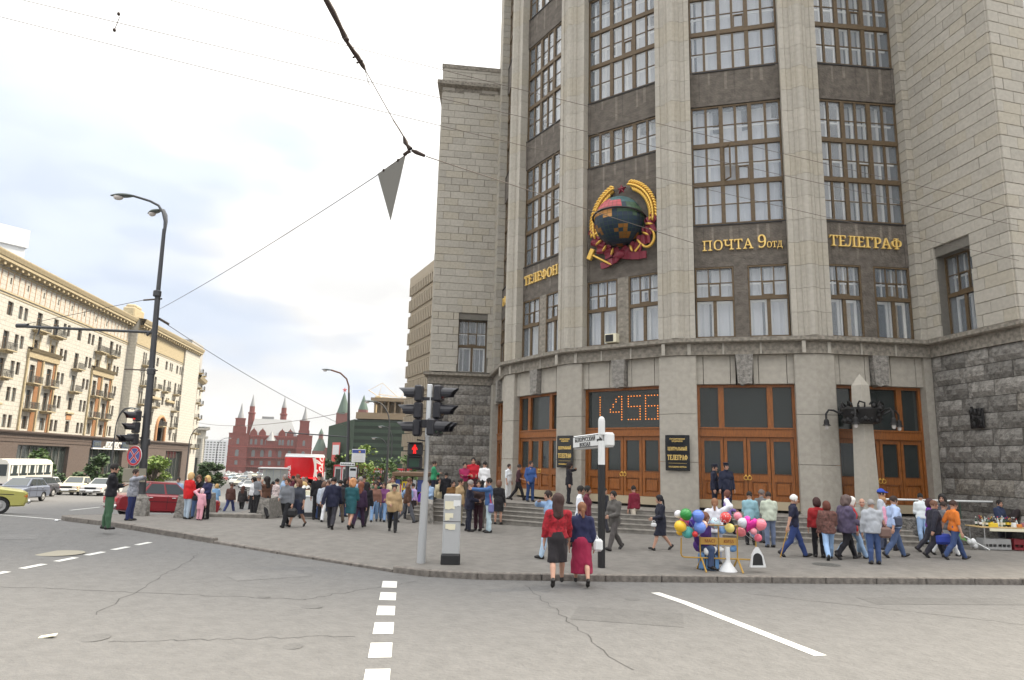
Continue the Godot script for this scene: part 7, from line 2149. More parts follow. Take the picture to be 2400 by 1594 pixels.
const PEOPLE := [
	["man in a black leather jacket and green trousers with folded arms at the kerb corner", -11.44, 0.26, -20.3, 1.83, 125, "stand fold fold", "15141c .50 1 .03", "t 3d5d45 0", "short 15100e", "181414", 0],
	["man in a grey denim jacket and blue jeans raising a camera beside the lamp pedestal", -12.39, 0.24, -23.27, 1.65, 105, "stand face face", "8d909a .47 1 .025", "t 222b57 0", "short 2a1c16", "181414", 0],
	["man in a light blue shirt and dark trousers walking behind the red car", -14.8, -0.14, -31.5, 1.6, 20, "walk down down", "9db8da .52 1 .012", "t 1c1d2c 0", "short 1d1715", "181414", 0],
	["blonde woman in a long red coat and pale jeans with a black shoulder bag", -11.47, 0.15, -25.34, 1.61, 150, "stand hold down", "c4161c .44 1 .03", "t a9b9c8 0", "bob c9a877", "181414", 0],
	["woman in a black jacket and jeans with one hand at her chin", -11.47, 0.13, -26.03, 1.53, 15, "stand down chin", "14171b .5 1 .025", "t 56719a 0", "bob 5a3c2c", "181414", 0],
	["small child in a pink dress and bonnet held between the women", -10.88, 0.15, -25.04, 1.08, 170, "stand down up", "dba0ae .34 1 .02", "t dba0ae .1", "bonnet e6c9cf", "181414", 0],
	["blonde woman in a navy blazer and black trousers beside the child", -10.96, 0.14, -25.62, 1.52, -30, "stand hold hold", "1d2247 .47 1 .02", "t 121216 0", "bob cfae72", "181414", 0],
	["woman in a pale blue dress at the underpass stair", -16.57, -0.76, -39.98, 1.57, 175, "stand hold down", "7fa4c9 .5 1 .015", "s 7fa4c9 .18", "bob bd9a66", "181414", 0],
	["man in a brown patterned jacket and blue trousers seen from behind at the stair", -14.62, -0.55, -37.14, 1.57, 170, "walk down down", "4a2d26 .47 1 .03", "t 2b3566 0", "short 4b2f24", "181414", 0],
	["long haired woman in a dark charcoal suit walking down the stair", -15.06, -0.78, -39.98, 1.57, 185, "walk down down", "2a2628 .44 1 .02", "t 151416 0", "long 4d2c22", "181414", 0],
	["short dark suited man at the stair with a black bag", -14.49, -0.79, -39.98, 1.57, 190, "walk down down", "15161f .47 1 .02", "t 14141a 0", "short 1c1614", "181414", 0],
	["man in a navy jacket half hidden beside the granite parapet", -10.56, -0.14, -31.5, 1.46, 150, "stand down hold", "171a2c .48 1 .025", "t 1c1c24 0", "short 1a1513", "181414", 0],
	["man in a white floral shirt and beige trousers leaning on the granite parapet", -9.74, -0.06, -29.54, 1.57, 140, "stand hold down", "d6c6c4 .52 1 .015", "t b3ac95 0", "short 17120f", "181414", 0],
	["man in a grey sweater and black trousers carrying a black bag, walking towards the crossing", -7.42, 0.12, -23.63, 1.66, -12, "walk hold down", "6d7076 .50 1 .02", "t 15161b 0", "short 3d2b21", "181414", 0],
	["woman in a dark top and navy skirt walking beside the man in the grey sweater", -7.14, 0.11, -24.02, 1.6, -15, "walk hold down", "3e424d .52 .6 .015", "s 23283d .27", "bob 6b4634", "181414", 0],
	["ice cream seller in a white cap behind the freezer cart", -8.99, -0.12, -31.0, 1.67, 10, "sit hold hold", "d8d5d0 .5 .6 .015", "t 6a6a70 0", "cap e4e2de", "181414", 0],
	["second seller in a white cap to the right of the first one", -8.89, -0.14, -31.5, 1.67, -20, "sit hold hold", "c9c6c0 .5 .6 .015", "t 55565c 0", "cap dedcd6", "181414", 0],
	["blonde woman in a striped blouse leaning in by the freezer cart", -8.81, -0.15, -32.0, 1.67, -60, "bend hold hold", "c5bea8 .5 1 .015", "t 55565c 0", "bob c7a873", "181414", 0],
	["dark haired person waiting behind the woman in the pale blue blouse", -8.42, -0.14, -31.5, 1.51, 190, "stand down down", "4d4a55 .5 1 .02", "t 26262e 0", "short 3a2620", "181414", 0],
	["woman in a pale blue blouse and black trousers with a round black bag", -7.12, 0.05, -27.15, 1.5, 175, "walk hold down", "b4bcc9 .45 1 .02", "t 1a1a20 0", "bob 6d5142", "181414", 0],
	["person in white trousers walking beside the navy suited man", -6.88, 0.05, -26.84, 1.57, 5, "walk down down", "a9aeb8 .5 1 .015", "t d9dade 0", "short 4b362b", "181414", 0],
	["tall man in a navy suit walking away in the middle of the crowd", -5.96, 0.08, -23.95, 1.75, 184, "walk swingF swingB", "171a33 .44 1 .03", "t 2d2b33 0", "short 120e0d", "181414", 0],
	["man in a dark jacket just right of the tall navy suit", -6.35, 0.05, -26.5, 1.61, 175, "walk down down", "26242a .47 1 .025", "t 6f6256 0", "short 15100f", "181414", 0],
	["curly blonde woman in a teal skirt suit walking away", -5.36, 0.07, -24.14, 1.71, 170, "walk hold hold", "1f525a .43 1 .02", "s 1f525a .30", "curly b8835a", "181414", 0],
	["auburn haired woman in a plum suit walking beside the teal suit", -5.2, 0.06, -24.73, 1.59, 178, "walk down down", "35213c .46 1 .02", "t 39233f 0", "long 7d4a35", "181414", 0],
	["woman with long black curls in a black blouse and leggings with a brown handbag", -5.17, 0.05, -25.64, 1.57, 176, "walk down down", "14131b .47 1 .03", "t 121117 0", "long 120f14", "181414", 0],
	["young man in a brown shirt and jeans walking towards the camera", -5.29, -0.01, -28.04, 1.57, 10, "walk hold down", "7b584c .5 1 .015", "t 7d9dc4 0", "short 2a1a15", "181414", 0],
	["young man in a purple shirt and open denim jacket with jeans", -5.0, -0.02, -28.28, 1.57, 5, "walk down hold", "74426f .5 .9 .02", "t 7795bb 0", "short 3a261d", "181414", 0],
	["boy with dark hair between the purple shirt and the beige jacket", -5.14, -0.09, -30.0, 1.43, 10, "stand down down", "a39a8a .5 1 .02", "t 4b5468 0", "short 241812", "181414", 0],
	["old man in a beige jacket, beret and glasses walking towards the crossing", -3.86, 0.04, -23.83, 1.6, 8, "walk hold down", "a48b68 .44 1 .035", "t 17171b 0", "beret 26222b", "181414", 0],
	["man in a denim shirt standing with his back turned beside the lilac shirt", -4.43, -0.13, -31.26, 1.52, 160, "stand hold hip", "86a0c2 .5 1 .015", "t 2c2c33 0", "short 19130f", "181414", 0],
	["man in a lilac shirt and brown trousers with a hand on his hip", -4.25, -0.13, -31.34, 1.53, 150, "stand down hip", "b9a0c9 .52 1 .015", "t 332a2b 0", "short 19120f", "181414", 0],
	["person in a long purple cape passing behind the silver signal post", -3.91, -0.36, -32.72, 1.57, 160, "walk down down", "5a2392 .30 1 .05", "t 241d2a 0", "short 2b1f1a", "181414", 0],
	["man in a black suit standing on the steps left of the notice pillar, back turned", -3.32, 0.15, -32.71, 1.66, 175, "stand hold hold", "17171f .44 1 .02", "t 15151b 0", "short 1b1513", "181414", 0],
	["second black suited man on the steps, nearer the notice pillar", -2.83, 0.3, -31.78, 1.6, 185, "stand hold down", "16161e .44 1 .02", "t 15151b 0", "short 14100f", "181414", 0],
	["man in a green and blue track jacket standing by the rough wall", -3.35, 0.75, -31.3, 1.66, 100, "stand fold fold", "2f8a5f .5 1 .02", "t 23263a 0", "short 2b1d17", "181414", 0],
	["man in a tan jacket, white shirt and tie behind the notice pillar", -2.19, -0.02, -27.8, 1.68, 20, "stand down down", "6a4a24 .45 1 .02", "t 5a5248 0", "short 1f1612", "181414", 0],
	["man in a beige jacket and pale blue shirt looking right behind the notice pillar", -1.86, -0.01, -27.2, 1.77, 70, "stand down down", "a98f6a .45 1 .02", "t 8a8270 0", "short 241813", "181414", 0],
	["man in a magenta shirt with folded arms on the platform", -1.87, 0.75, -29.5, 1.63, 15, "stand fold fold", "93204f .52 1 .015", "t 5a5146 0", "short 1a120f", "181414", 0],
	["man in a bright red shirt and dark brown jacket on the platform", -1.52, 0.75, -29.7, 1.84, 10, "stand hold hold", "b01a2b .52 1 .02", "t 4a2b33 0", "short 120d0c", "181414", 0],
	["woman peering over the shoulder of the red shirted man", -1.35, 0.75, -30.2, 1.69, -40, "stand down chin", "3a2a2c .5 1 .02", "t 2a2a30 0", "bob 2a1b16", "181414", 0],
	["man in a white shirt and black trousers on the platform, back turned", -1.01, 0.75, -29.3, 1.68, 160, "stand hold down", "e2e2e4 .52 .6 .015", "t 17171f 0", "short 1a1412", "181414", 0],
	["grey haired man in a navy suit and orange scarf talking at the notice pillar", -1.36, 0.0, -25.02, 1.76, 95, "stand hold down", "1a1c30 .43 1 .03", "t 191b2d 0", "short 8d8480", "181414", 0],
	["woman in dark red trousers holding a camera in the talking group", -1.06, 0.0, -25.38, 1.75, -20, "stand hold hold", "3c2b2b .5 1 .02", "t 3b1c28 0", "short 2e2019", "181414", 0],
	["man in a denim jacket and bleached jeans stretching out an arm", -0.67, 0.0, -24.78, 1.85, -95, "stand down point", "3d5f8f .5 1 .025", "t b2c4cd 0", "short 17110f", "181414", 0],
	["person in a white head scarf behind the man in denim", -0.82, 0.0, -26.5, 1.66, 20, "stand hold down", "b8b0a0 .5 1 .02", "t 5a5650 0", "bonnet e8e6e2", "181414", 0],
	["woman in a short black dress with a black bag, back turned", -0.38, -0.04, -28.5, 1.72, 165, "stand down hold", "1a181d .5 1 .015", "s 17161b .30", "bob 6a4634", "181414", 0],
	["boy in a white shirt and white trousers on the platform with a yellow bag", -0.0, 0.75, -33.0, 1.6, 60, "stand down down", "dfe3e8 .5 .6 .015", "t e0e2e4 0", "short 2b1d17", "181414", 0],
	["man in a maroon shirt striding right along the platform with a paper", 0.45, 0.75, -32.2, 1.65, 85, "walk hold down", "43252f .52 .5 .015", "t 1b181c 0", "short 241915", "181414", 0],
	["young man in a blue denim suit standing on the platform before the doors", 0.98, 0.75, -31.15, 1.76, 25, "stand pocket hold", "33528a .47 1 .02", "t 27416f 0", "short 2c1e19", "181414", 0],
	["dark haired woman in black smoking under the left name plate", 2.61, 0.75, -30.2, 1.73, 75, "stand down face", "1d1c24 .45 1 .015", "t 1b1a22 0", "long 241918", "181414", 0],
	["girl in a pale denim jacket running left with an orange shoulder bag", 1.14, 0.0, -18.5, 1.77, -75, "run face down", "8aa6c9 .5 1 .025", "t a9c0d6 0", "short 2a1c18", "181414", 0],
	["man in a white shirt walking right behind the two front women", 2.18, 0.0, -21.5, 1.82, 80, "walk down down", "dfe2ea .52 .6 .015", "t 3a4a70 0", "short 14100e", "181414", 1],
	["man in a maroon sweater walking right behind the two front women", 2.45, 0.0, -22.0, 1.81, 75, "walk down down", "5e2232 .5 1 .02", "t 4a4a52 0", "short 14100e", "181414", 1],
	["woman with long dark curls in a red blouse and black skirt stepping onto the kerb", 1.07, -0.06, -15.0, 1.88, 180, "walk swingF down", "8e1522 .53 1 .025", "s 221e22 .24", "long 3a2522", "181414", 0],
	["woman in a navy blouse and long crimson skirt at the kerb", 1.61, -0.1, -15.32, 1.74, 178, "walk down down", "1f2344 .53 1 .03", "s 8f1d40 .13", "tied 7a5238", "181414", 0],
	["person in a dark vest and white shirt hidden behind the sign post", 3.55, 0.0, -26.09, 1.63, 40, "walk down down", "24262e .5 1 .02", "t 2b2b33 0", "short 1d1512", "181414", 0],
	["man in a grey suit walking left past the sign post", 3.11, 0.0, -20.6, 1.72, -55, "walk hold hold", "55524f .43 1 .025", "t 4f4b4a 0", "short 120e0d", "181414", 0],
	["man in a crimson sweater and cream trousers striding to the doors", 4.83, 0.0, -26.96, 1.71, -150, "walk down down", "73182e .5 1 .02", "t bcb3a4 0", "short 17100f", "181414", 0],
	["woman with a ponytail in a navy coat and skirt walking left with a white handbag", 4.52, 0.0, -20.88, 1.62, -80, "walk down hold", "191b2b .42 1 .02", "s 1a1c2c .26", "tied 15121a", "181414", 0],
	["policeman in a dark blue uniform turned sideways on the platform", 7.82, 0.75, -26.6, 1.8, 60, "stand down down", "1b1f33 .46 1 .02", "t 191c2e 0", "police 1b1f33", "181414", 0],
	["policeman in a dark blue uniform facing the street on the platform", 8.18, 0.75, -26.3, 1.86, 5, "stand down down", "1c2136 .46 1 .02", "t 191c2e 0", "police 1b1f33", "181414", 0],
	["woman in a lilac jacket with a red collar passing the policemen", 7.73, 0.0, -24.88, 1.68, 75, "walk down hold", "8672b4 .44 1 .025", "t 17151c 0", "bob 6a3f33", "181414", 0],
	["person in a white hooded jacket with a raised arm behind the balloons", 5.37, 0.0, -18.3, 1.61, 150, "stand up hold", "dcdde6 .48 1 .035", "t 8a8f9c 0", "tied 8a6146", "181414", 0],
	["man in a pale teal shirt and black trousers watching by the steps", 7.86, 0.0, -22.9, 1.67, 150, "stand down hold", "8cb2be .47 1 .02", "t 17161c 0", "short 191311", "181414", 0],
	["balding man in a grey jacket facing the man in the pale green jacket", 8.51, 0.0, -23.61, 1.72, 120, "stand hold down", "6c6b6b .45 1 .025", "t 5c6474 0", "short 6b625e", "181414", 0],
	["man in a pale green jacket and grey blue trousers, back turned, by the steps", 8.28, 0.0, -22.35, 1.69, 178, "stand hold hold", "bcc4b4 .48 1 .03", "t 67738c 0", "short 2c211b", "181414", 0],
	["white bearded man in a navy vest walking with a cane and a plastic bag", 8.11, 0.0, -20.04, 1.76, 80, "walk swingB down", "191b33 .5 .4 .02", "t 2b3d70 0", "short d9d9d6", "181414", 0],
	["balloon seller in a purple jacket sitting behind the yellow barrier", 4.73, 0.0, -17.35, 1.67, 35, "sit hold hold", "51307c .5 1 .035", "t 3a4a6a 0", "bob 6a4533", "181414", 0],
	["woman in a red sweater and black trousers with wind-blown dark hair", 8.82, 0.0, -20.11, 1.62, 170, "stand down down", "9c2227 .5 1 .02", "t 16141a 0", "bob 3a1d1c", "181414", 0],
	["woman in a brown patterned sweater and light blue jeans, back turned", 8.92, 0.0, -19.71, 1.6, 168, "walk hold down", "5f3f3a .47 1 .04", "t 93b1d6 0", "bob 5d2f22", "181414", 0],
	["stout person in a dusky purple anorak with both hands forward", 9.51, 0.0, -19.85, 1.77, 100, "walk hold down", "534a62 .44 1 .05", "t 1a181f 0", "curly 5e4e4b", "181414", 0],
	["white haired person in a red top hidden behind the purple anorak", 9.85, 0.0, -20.24, 1.72, 80, "walk down down", "b3262b .46 1 .02", "t 8aa4c4 0", "bob d9d5cf", "181414", 0],
	["bald man in a grey jacket facing the street among the walkers", 10.3, 0.0, -20.48, 1.69, -20, "walk down down", "8d8f8a .46 1 .03", "t 8fabc8 0", "fringe a89a90", "181414", 0],
	["grey haired man in a pale grey jacket and jeans with a check bag, back turned", 9.78, 0.0, -18.95, 1.66, 168, "stand hold down", "a3a7ae .48 1 .035", "t 3a4e78 0", "short 8e8b8a", "181414", 0],
	["person in a bright blue baseball cap behind the pink shirt", 11.94, 0.0, -22.5, 1.86, 60, "stand down down", "b9bfca .5 1 .02", "t 4a5166 0", "cap 2a4bb0", "181414", 0],
	["woman in a pink shirt with tied hair walking right", 11.93, 0.0, -22.46, 1.68, 75, "walk down down", "e3a3bd .5 1 .02", "t 26242c 0", "tied a07a56", "181414", 0],
	["man in a pale blue shirt and jeans striding right with a shoulder bag", 11.21, 0.0, -20.5, 1.78, 95, "walk swingB swingF", "a6b9dc .51 .8 .025", "t 47597c 0", "short 2e1f1a", "181414", 0],
	["woman in a white top and light jeans, back turned, by the handrail", 14.42, 0.0, -24.56, 1.7, 170, "stand fold hold", "dfe6ea .5 1 .02", "t 9fbbe0 0", "short 15110f", "181414", 0],
	["balding man in a dark suit striding right past the handrail", 12.52, 0.0, -20.74, 1.67, 90, "walk swingB down", "232330 .43 1 .03", "t 1f1e29 0", "short 6b4a38", "181414", 0],
	["woman in a purple blouse behind the dark suited man", 13.03, 0.0, -21.8, 1.67, 60, "walk down down", "6a2f96 .5 1 .02", "t 3a3a44 0", "bob 3a1f22", "181414", 0],
	["dark haired person looking back beside the orange shirt", 13.61, 0.0, -22.0, 1.75, -60, "stand down down", "46464c .5 1 .02", "t 3a3f52 0", "bob 14100f", "181414", 0],
	["person in a grey top and white trousers walking behind the orange shirt", 13.16, 0.0, -21.3, 1.62, 90, "walk down down", "6b6a6d .5 1 .02", "t d6d8da 0", "short 2b1c17", "181414", 0],
	["man in an orange t-shirt and jeans striding right", 12.86, 0.0, -20.37, 1.7, 88, "walk down swingB", "d2742a .5 .5 .02", "t 34466f 0", "short 3a241c", "181414", 0],
	["bottle seller in a dark blue jacket leaning over the table", 16.76, 0.0, -24.0, 1.56, 25, "stand hold hold", "27334f .5 1 .03", "t 2a2a30 0", "short 14100f", "181414", 0],
	["auburn haired woman bending behind the bottle table", 17.08, 0.0, -24.1, 1.67, 60, "bend hold hold", "2c2326 .5 1 .02", "t 2a2a30 0", "curly 7a3a22", "181414", 0],
]

# ---------- people: bodies and clothes meshed from distance fields ----------
class Field:
	var lo: Vector3
	var n: Vector3i
	var h: float
	var g: PackedFloat32Array
	func _init(a: Vector3, b: Vector3, cell: float):
		lo = a; h = cell
		n = Vector3i(int((b.x - a.x) / cell) + 2, int((b.y - a.y) / cell) + 2, int((b.z - a.z) / cell) + 2)
		g = PackedFloat32Array(); g.resize(n.x * n.y * n.z); g.fill(9.0)
	# tapered capsule from a to b, joined smoothly; fz flattens it front to back
	func bone(a: Vector3, b: Vector3, ra: float, rb: float, k: float, fz := 1.0):
		var R := maxf(ra, rb) + k + h * 2.0
		var i0 := Vector3i(((a.min(b) - Vector3(R, R, R) - lo) / h).floor()).clamp(Vector3i.ZERO, n - Vector3i.ONE)
		var i1 := Vector3i(((a.max(b) + Vector3(R, R, R) - lo) / h).ceil()).clamp(Vector3i.ZERO, n - Vector3i.ONE)
		var d := b - a
		var dd := maxf(d.length_squared(), 1e-9)
		var iz := 1.0 / fz
		for z in range(i0.z, i1.z + 1):
			var pz := lo.z + z * h - a.z
			for y in range(i0.y, i1.y + 1):
				var py := lo.y + y * h - a.y
				var o := (z * n.y + y) * n.x
				var s := pz * d.z + py * d.y
				for x in range(i0.x, i1.x + 1):
					var px := lo.x + x * h - a.x
					var t := clampf((s + px * d.x) / dd, 0.0, 1.0)
					var ex := px - d.x * t; var ey := py - d.y * t; var ez := (pz - d.z * t) * iz
					var v := sqrt(ex * ex + ey * ey + ez * ez) - (ra + (rb - ra) * t)
					var w := g[o + x]
					var m := k - absf(v - w)
					if m > 0.0: g[o + x] = minf(v, w) - m * m / (4.0 * k)
					elif v < w: g[o + x] = v
	func ell(c: Vector3, r: Vector3, k: float):
		var m := minf(r.x, minf(r.y, r.z))
		for z in n.z:
			for y in n.y:
				var o := (z * n.y + y) * n.x
				for x in n.x:
					var p := (lo + Vector3(x, y, z) * h - c) / r
					var l := p.length()
					var v := (l - 1.0) * m if l < 0.6 else (l - 1.0) * l / maxf((p / r).length(), 1e-6)
					var w := g[o + x]
					var q := k - absf(v - w)
					if q > 0.0: g[o + x] = minf(v, w) - q * q / (4.0 * k)
					elif v < w: g[o + x] = v
	func cut(nrm: Vector3, off: float):    # keep what lies below the plane
		for z in n.z:
			for y in n.y:
				var o := (z * n.y + y) * n.x
				var s := nrm.z * (lo.z + z * h) + nrm.y * (lo.y + y * h) - off
				for x in n.x: g[o + x] = maxf(g[o + x], s + nrm.x * (lo.x + x * h))
	func hollow(c: Vector3, r: Vector3):   # take an ellipsoid away
		var m := minf(r.x, minf(r.y, r.z))
		for z in n.z:
			for y in n.y:
				var o := (z * n.y + y) * n.x
				for x in n.x:
					var p := (lo + Vector3(x, y, z) * h - c) / r
					g[o + x] = maxf(g[o + x], -(p.length() - 1.0) * m)
	func mesh(out: Dictionary, rough := 0.0, seed_ := 0):   # surface nets
		var nx := n.x; var ny := n.y; var nxy := nx * ny
		var idx := PackedInt32Array(); idx.resize(g.size()); idx.fill(-1)
		var vs := PackedVector3Array()
		var far := h * 1.8
		var offs := [0, 1, nx, nx + 1, nxy, nxy + 1, nxy + nx, nxy + nx + 1]
		var E := [[0, 1], [2, 3], [4, 5], [6, 7], [0, 2], [1, 3], [4, 6], [5, 7], [0, 4], [1, 5], [2, 6], [3, 7]]
		var P := []
		for q in 8: P.append(Vector3(q & 1, (q >> 1) & 1, (q >> 2) & 1))
		for z in n.z - 1:
			for y in ny - 1:
				var o := z * nxy + y * nx
				for x in nx - 1:
					var i := o + x
					var c := g[i]
					if c > far or c < -far: continue
					var m := 0
					for q in 8:
						if g[i + offs[q]] < 0.0: m |= 1 << q
					if m == 0 or m == 255: continue
					var s := Vector3.ZERO; var cnt := 0
					for e in E:
						if ((m >> e[0]) & 1) != ((m >> e[1]) & 1):
							var a := g[i + offs[e[0]]]; var b := g[i + offs[e[1]]]
							s += P[e[0]].lerp(P[e[1]], a / (a - b)); cnt += 1
					idx[i] = vs.size()
					vs.append(lo + (Vector3(x, y, z) + s / cnt) * h)
		var tri := PackedInt32Array()
		for z in range(1, n.z - 1):
			for y in range(1, ny - 1):
				var o := z * nxy + y * nx
				for x in range(1, nx - 1):
					var i := o + x
					if idx[i] < 0: continue
					var c := g[i] < 0.0
					for ax in 3:
						var st: int = [1, nx, nxy][ax]
						if (g[i + st] < 0.0) == c: continue
						var u: int = [nx, nxy, 1][ax]; var w: int = [nxy, 1, nx][ax]
						var a := idx[i]; var b := idx[i - u]; var d := idx[i - u - w]; var e := idx[i - w]
						if a < 0 or b < 0 or d < 0 or e < 0: continue
						if c: tri.append_array([a, d, b, a, e, d])
						else: tri.append_array([a, b, d, a, d, e])
		if rough > 0.0:
			var f := FastNoiseLite.new(); f.seed = seed_; f.frequency = 5.5; f.fractal_octaves = 2
			for i in vs.size():
				var p := vs[i]
				vs[i] = p + Vector3(f.get_noise_3d(p.x, p.y * 0.6, p.z), 0.3 * f.get_noise_3d(p.z + 9, p.x, p.y), f.get_noise_3d(p.x + 5, p.y * 0.6, p.z + 3)) * rough
		var ns := PackedVector3Array(); ns.resize(vs.size())
		for i in range(0, tri.size(), 3):
			var k := (vs[tri[i + 2]] - vs[tri[i]]).cross(vs[tri[i + 1]] - vs[tri[i]])
			ns[tri[i]] += k; ns[tri[i + 1]] += k; ns[tri[i + 2]] += k
		for i in ns.size(): ns[i] = ns[i].normalized()
		out.v = vs; out.n = ns; out.t = tri

func soup(parts: Array, tinted := false) -> ArrayMesh:   # join vertex arrays into one mesh
	var v := PackedVector3Array(); var n := PackedVector3Array(); var t := PackedInt32Array(); var c := PackedColorArray()
	for p in parts:
		var d: Dictionary = p[0]; var x: Transform3D = p[1]
		var base := v.size()
		if x == Transform3D.IDENTITY:
			v.append_array(d.v); n.append_array(d.n)
		else:
			for i in d.v.size():
				v.append(x * d.v[i]); n.append((x.basis * d.n[i]).normalized())
		var flip := x.basis.determinant() < 0
		if base == 0 and not flip: t.append_array(d.t)
		else:
			for i in range(0, d.t.size(), 3):
				t.append(d.t[i] + base); t.append(d.t[i + (2 if flip else 1)] + base); t.append(d.t[i + (1 if flip else 2)] + base)
		if tinted:
			if d.has("c"): c.append_array(d.c)
			else:
				for i in d.v.size(): c.append(Color(1, 1, 1))
	var a := []; a.resize(Mesh.ARRAY_MAX)
	a[Mesh.ARRAY_VERTEX] = v; a[Mesh.ARRAY_NORMAL] = n; a[Mesh.ARRAY_INDEX] = t
	if tinted: a[Mesh.ARRAY_COLOR] = c
	var m := ArrayMesh.new()
	if v.size(): m.add_surface_from_arrays(Mesh.PRIMITIVE_TRIANGLES, a)
	return m

var T := {}    # templates for a 1.75 m person: head, hands, hair, shoes

func templates():
	var f := Field.new(Vector3(-0.12, -0.17, -0.14), Vector3(0.12, 0.16, 0.16), 0.0075)
	f.ell(Vector3(0, 0.03, -0.008), Vector3(0.077, 0.105, 0.095), 0.01)
	f.ell(Vector3(0, -0.045, 0.022), Vector3(0.058, 0.068, 0.066), 0.03)
	f.bone(Vector3(0, -0.03, -0.02), Vector3(0, -0.16, -0.03), 0.055, 0.056, 0.02)
	f.bone(Vector3(0, 0.012, 0.09), Vector3(0, -0.022, 0.108), 0.008, 0.014, 0.012)
	f.bone(Vector3(-0.03, 0.035, 0.078), Vector3(0.03, 0.035, 0.078), 0.012, 0.012, 0.015)
	f.bone(Vector3(-0.02, -0.056, 0.082), Vector3(0.02, -0.056, 0.082), 0.009, 0.009, 0.008)
	f.bone(Vector3(0, -0.095, 0.07), Vector3(0, -0.09, 0.075), 0.02, 0.02, 0.02)
	for s in [-1, 1]:
		f.bone(Vector3(s * 0.076, 0.02, -0.012), Vector3(s * 0.08, -0.03, -0.004), 0.016, 0.01, 0.006)
		f.bone(Vector3(s * 0.045, -0.02, 0.062), Vector3(s * 0.04, -0.03, 0.062), 0.022, 0.02, 0.02)
	var hd := {}
	f.mesh(hd)
	var c := PackedColorArray()
	for p in hd.v:
		var col := Color(1, 1, 1)
		for s in [-1, 1]:
			var e := Vector2(p.x - s * 0.031, p.y - 0.012)
			if p.z > 0.05 and absf(e.x) < 0.019 and absf(e.y) < 0.009: col = Color(0.12, 0.1, 0.1) if absf(e.x) < 0.009 else Color(0.8, 0.85, 0.95)
			if p.z > 0.05 and absf(e.x) < 0.024 and absf(p.y - 0.037) < 0.007: col = Color(0.3, 0.25, 0.25)
		if p.z > 0.06 and absf(p.x) < 0.025 and absf(p.y + 0.056) < 0.01: col = Color(0.85, 0.5, 0.5)
		c.append(col)
	hd.c = c
	T.head = hd
	# a relaxed right hand hanging down, thumb towards +z
	f = Field.new(Vector3(-0.045, -0.215, -0.07), Vector3(0.05, 0.03, 0.08), 0.0065)
	f.bone(Vector3(0, 0.02, 0), Vector3(0, -0.03, 0), 0.024, 0.026, 0.01)
	for k in 4:
		var z := 0.03 - 0.02 * k
		f.bone(Vector3(0, -0.02, z * 0.6), Vector3(0, -0.085, z), 0.017, 0.0135, 0.012)
		var l: float = [0.04, 0.046, 0.042, 0.033][k]
		var a := Vector3(0, -0.088, z); var b := a + Vector3(-0.008, -l, 0.001 * (1.5 - k)); var e := b + Vector3(-0.02, -l * 0.75, 0)
		f.bone(a, b, 0.0095, 0.0088, 0.003); f.bone(b, e, 0.0088, 0.0075, 0.003)
	f.bone(Vector3(-0.004, -0.025, 0.022), Vector3(-0.014, -0.065, 0.05), 0.016, 0.0115, 0.008)
	f.bone(Vector3(-0.014, -0.065, 0.05), Vector3(-0.022, -0.1, 0.056), 0.011, 0.009, 0.004)
	T.hand = {}
	f.mesh(T.hand)
	var hair := func(called: String, build: Callable, rough := 0.008, lo := Vector3(-0.16, -0.42, -0.2), hi := Vector3(0.16, 0.22, 0.2)):
		var q := Field.new(lo, hi, 0.0125)
		build.call(q)
		T[called] = {}
		q.mesh(T[called], rough, called.length())
	var skull := func(q: Field, g: float): q.ell(Vector3(0, 0.036, -0.012), Vector3(0.08 + g, 0.11 + g, 0.1 + g), 0.01)
	var face := func(q: Field): q.hollow(Vector3(0, -0.05, 0.105), Vector3(0.078, 0.13, 0.085))
	hair.call("short", func(q: Field):
		skull.call(q, 0.012); face.call(q); q.cut(Vector3(0, -1, -0.45).normalized(), 0.03))
	hair.call("bob", func(q: Field):
		skull.call(q, 0.03); q.ell(Vector3(0, -0.04, -0.03), Vector3(0.115, 0.1, 0.1), 0.04); face.call(q); q.cut(Vector3(0, -1, 0), 0.125), 0.012)
	hair.call("curly", func(q: Field):
		skull.call(q, 0.045); q.ell(Vector3(0, -0.05, -0.04), Vector3(0.14, 0.12, 0.12), 0.04); face.call(q), 0.035)
	hair.call("long", func(q: Field):
		skull.call(q, 0.032); q.bone(Vector3(0, 0.0, -0.06), Vector3(0, -0.26, -0.095), 0.115, 0.105, 0.05, 0.6); q.bone(Vector3(0, -0.26, -0.095), Vector3(0, -0.34, -0.1), 0.1, 0.06, 0.03, 0.5); face.call(q), 0.022)
	hair.call("tied", func(q: Field):
		skull.call(q, 0.016); face.call(q); q.cut(Vector3(0, -1, -0.2).normalized(), 0.05); q.bone(Vector3(0, -0.02, -0.12), Vector3(0, -0.16, -0.14), 0.04, 0.026, 0.02))
	hair.call("fringe", func(q: Field):
		skull.call(q, 0.01); face.call(q); q.cut(Vector3(0, -1, -0.4).normalized(), 0.03); q.cut(Vector3(0, 1, 0.25).normalized(), 0.055))
	hair.call("bonnet", func(q: Field):
		skull.call(q, 0.026); q.ell(Vector3(0, -0.05, -0.03), Vector3(0.09, 0.08, 0.08), 0.04); face.call(q), 0.004)
	hair.call("beret", func(q: Field):
		q.ell(Vector3(0.01, 0.105, -0.01), Vector3(0.125, 0.05, 0.125), 0.01); q.ell(Vector3(0, 0.05, -0.02), Vector3(0.088, 0.07, 0.1), 0.02); q.cut(Vector3(0, -1, 0.1).normalized(), -0.03), 0.004)
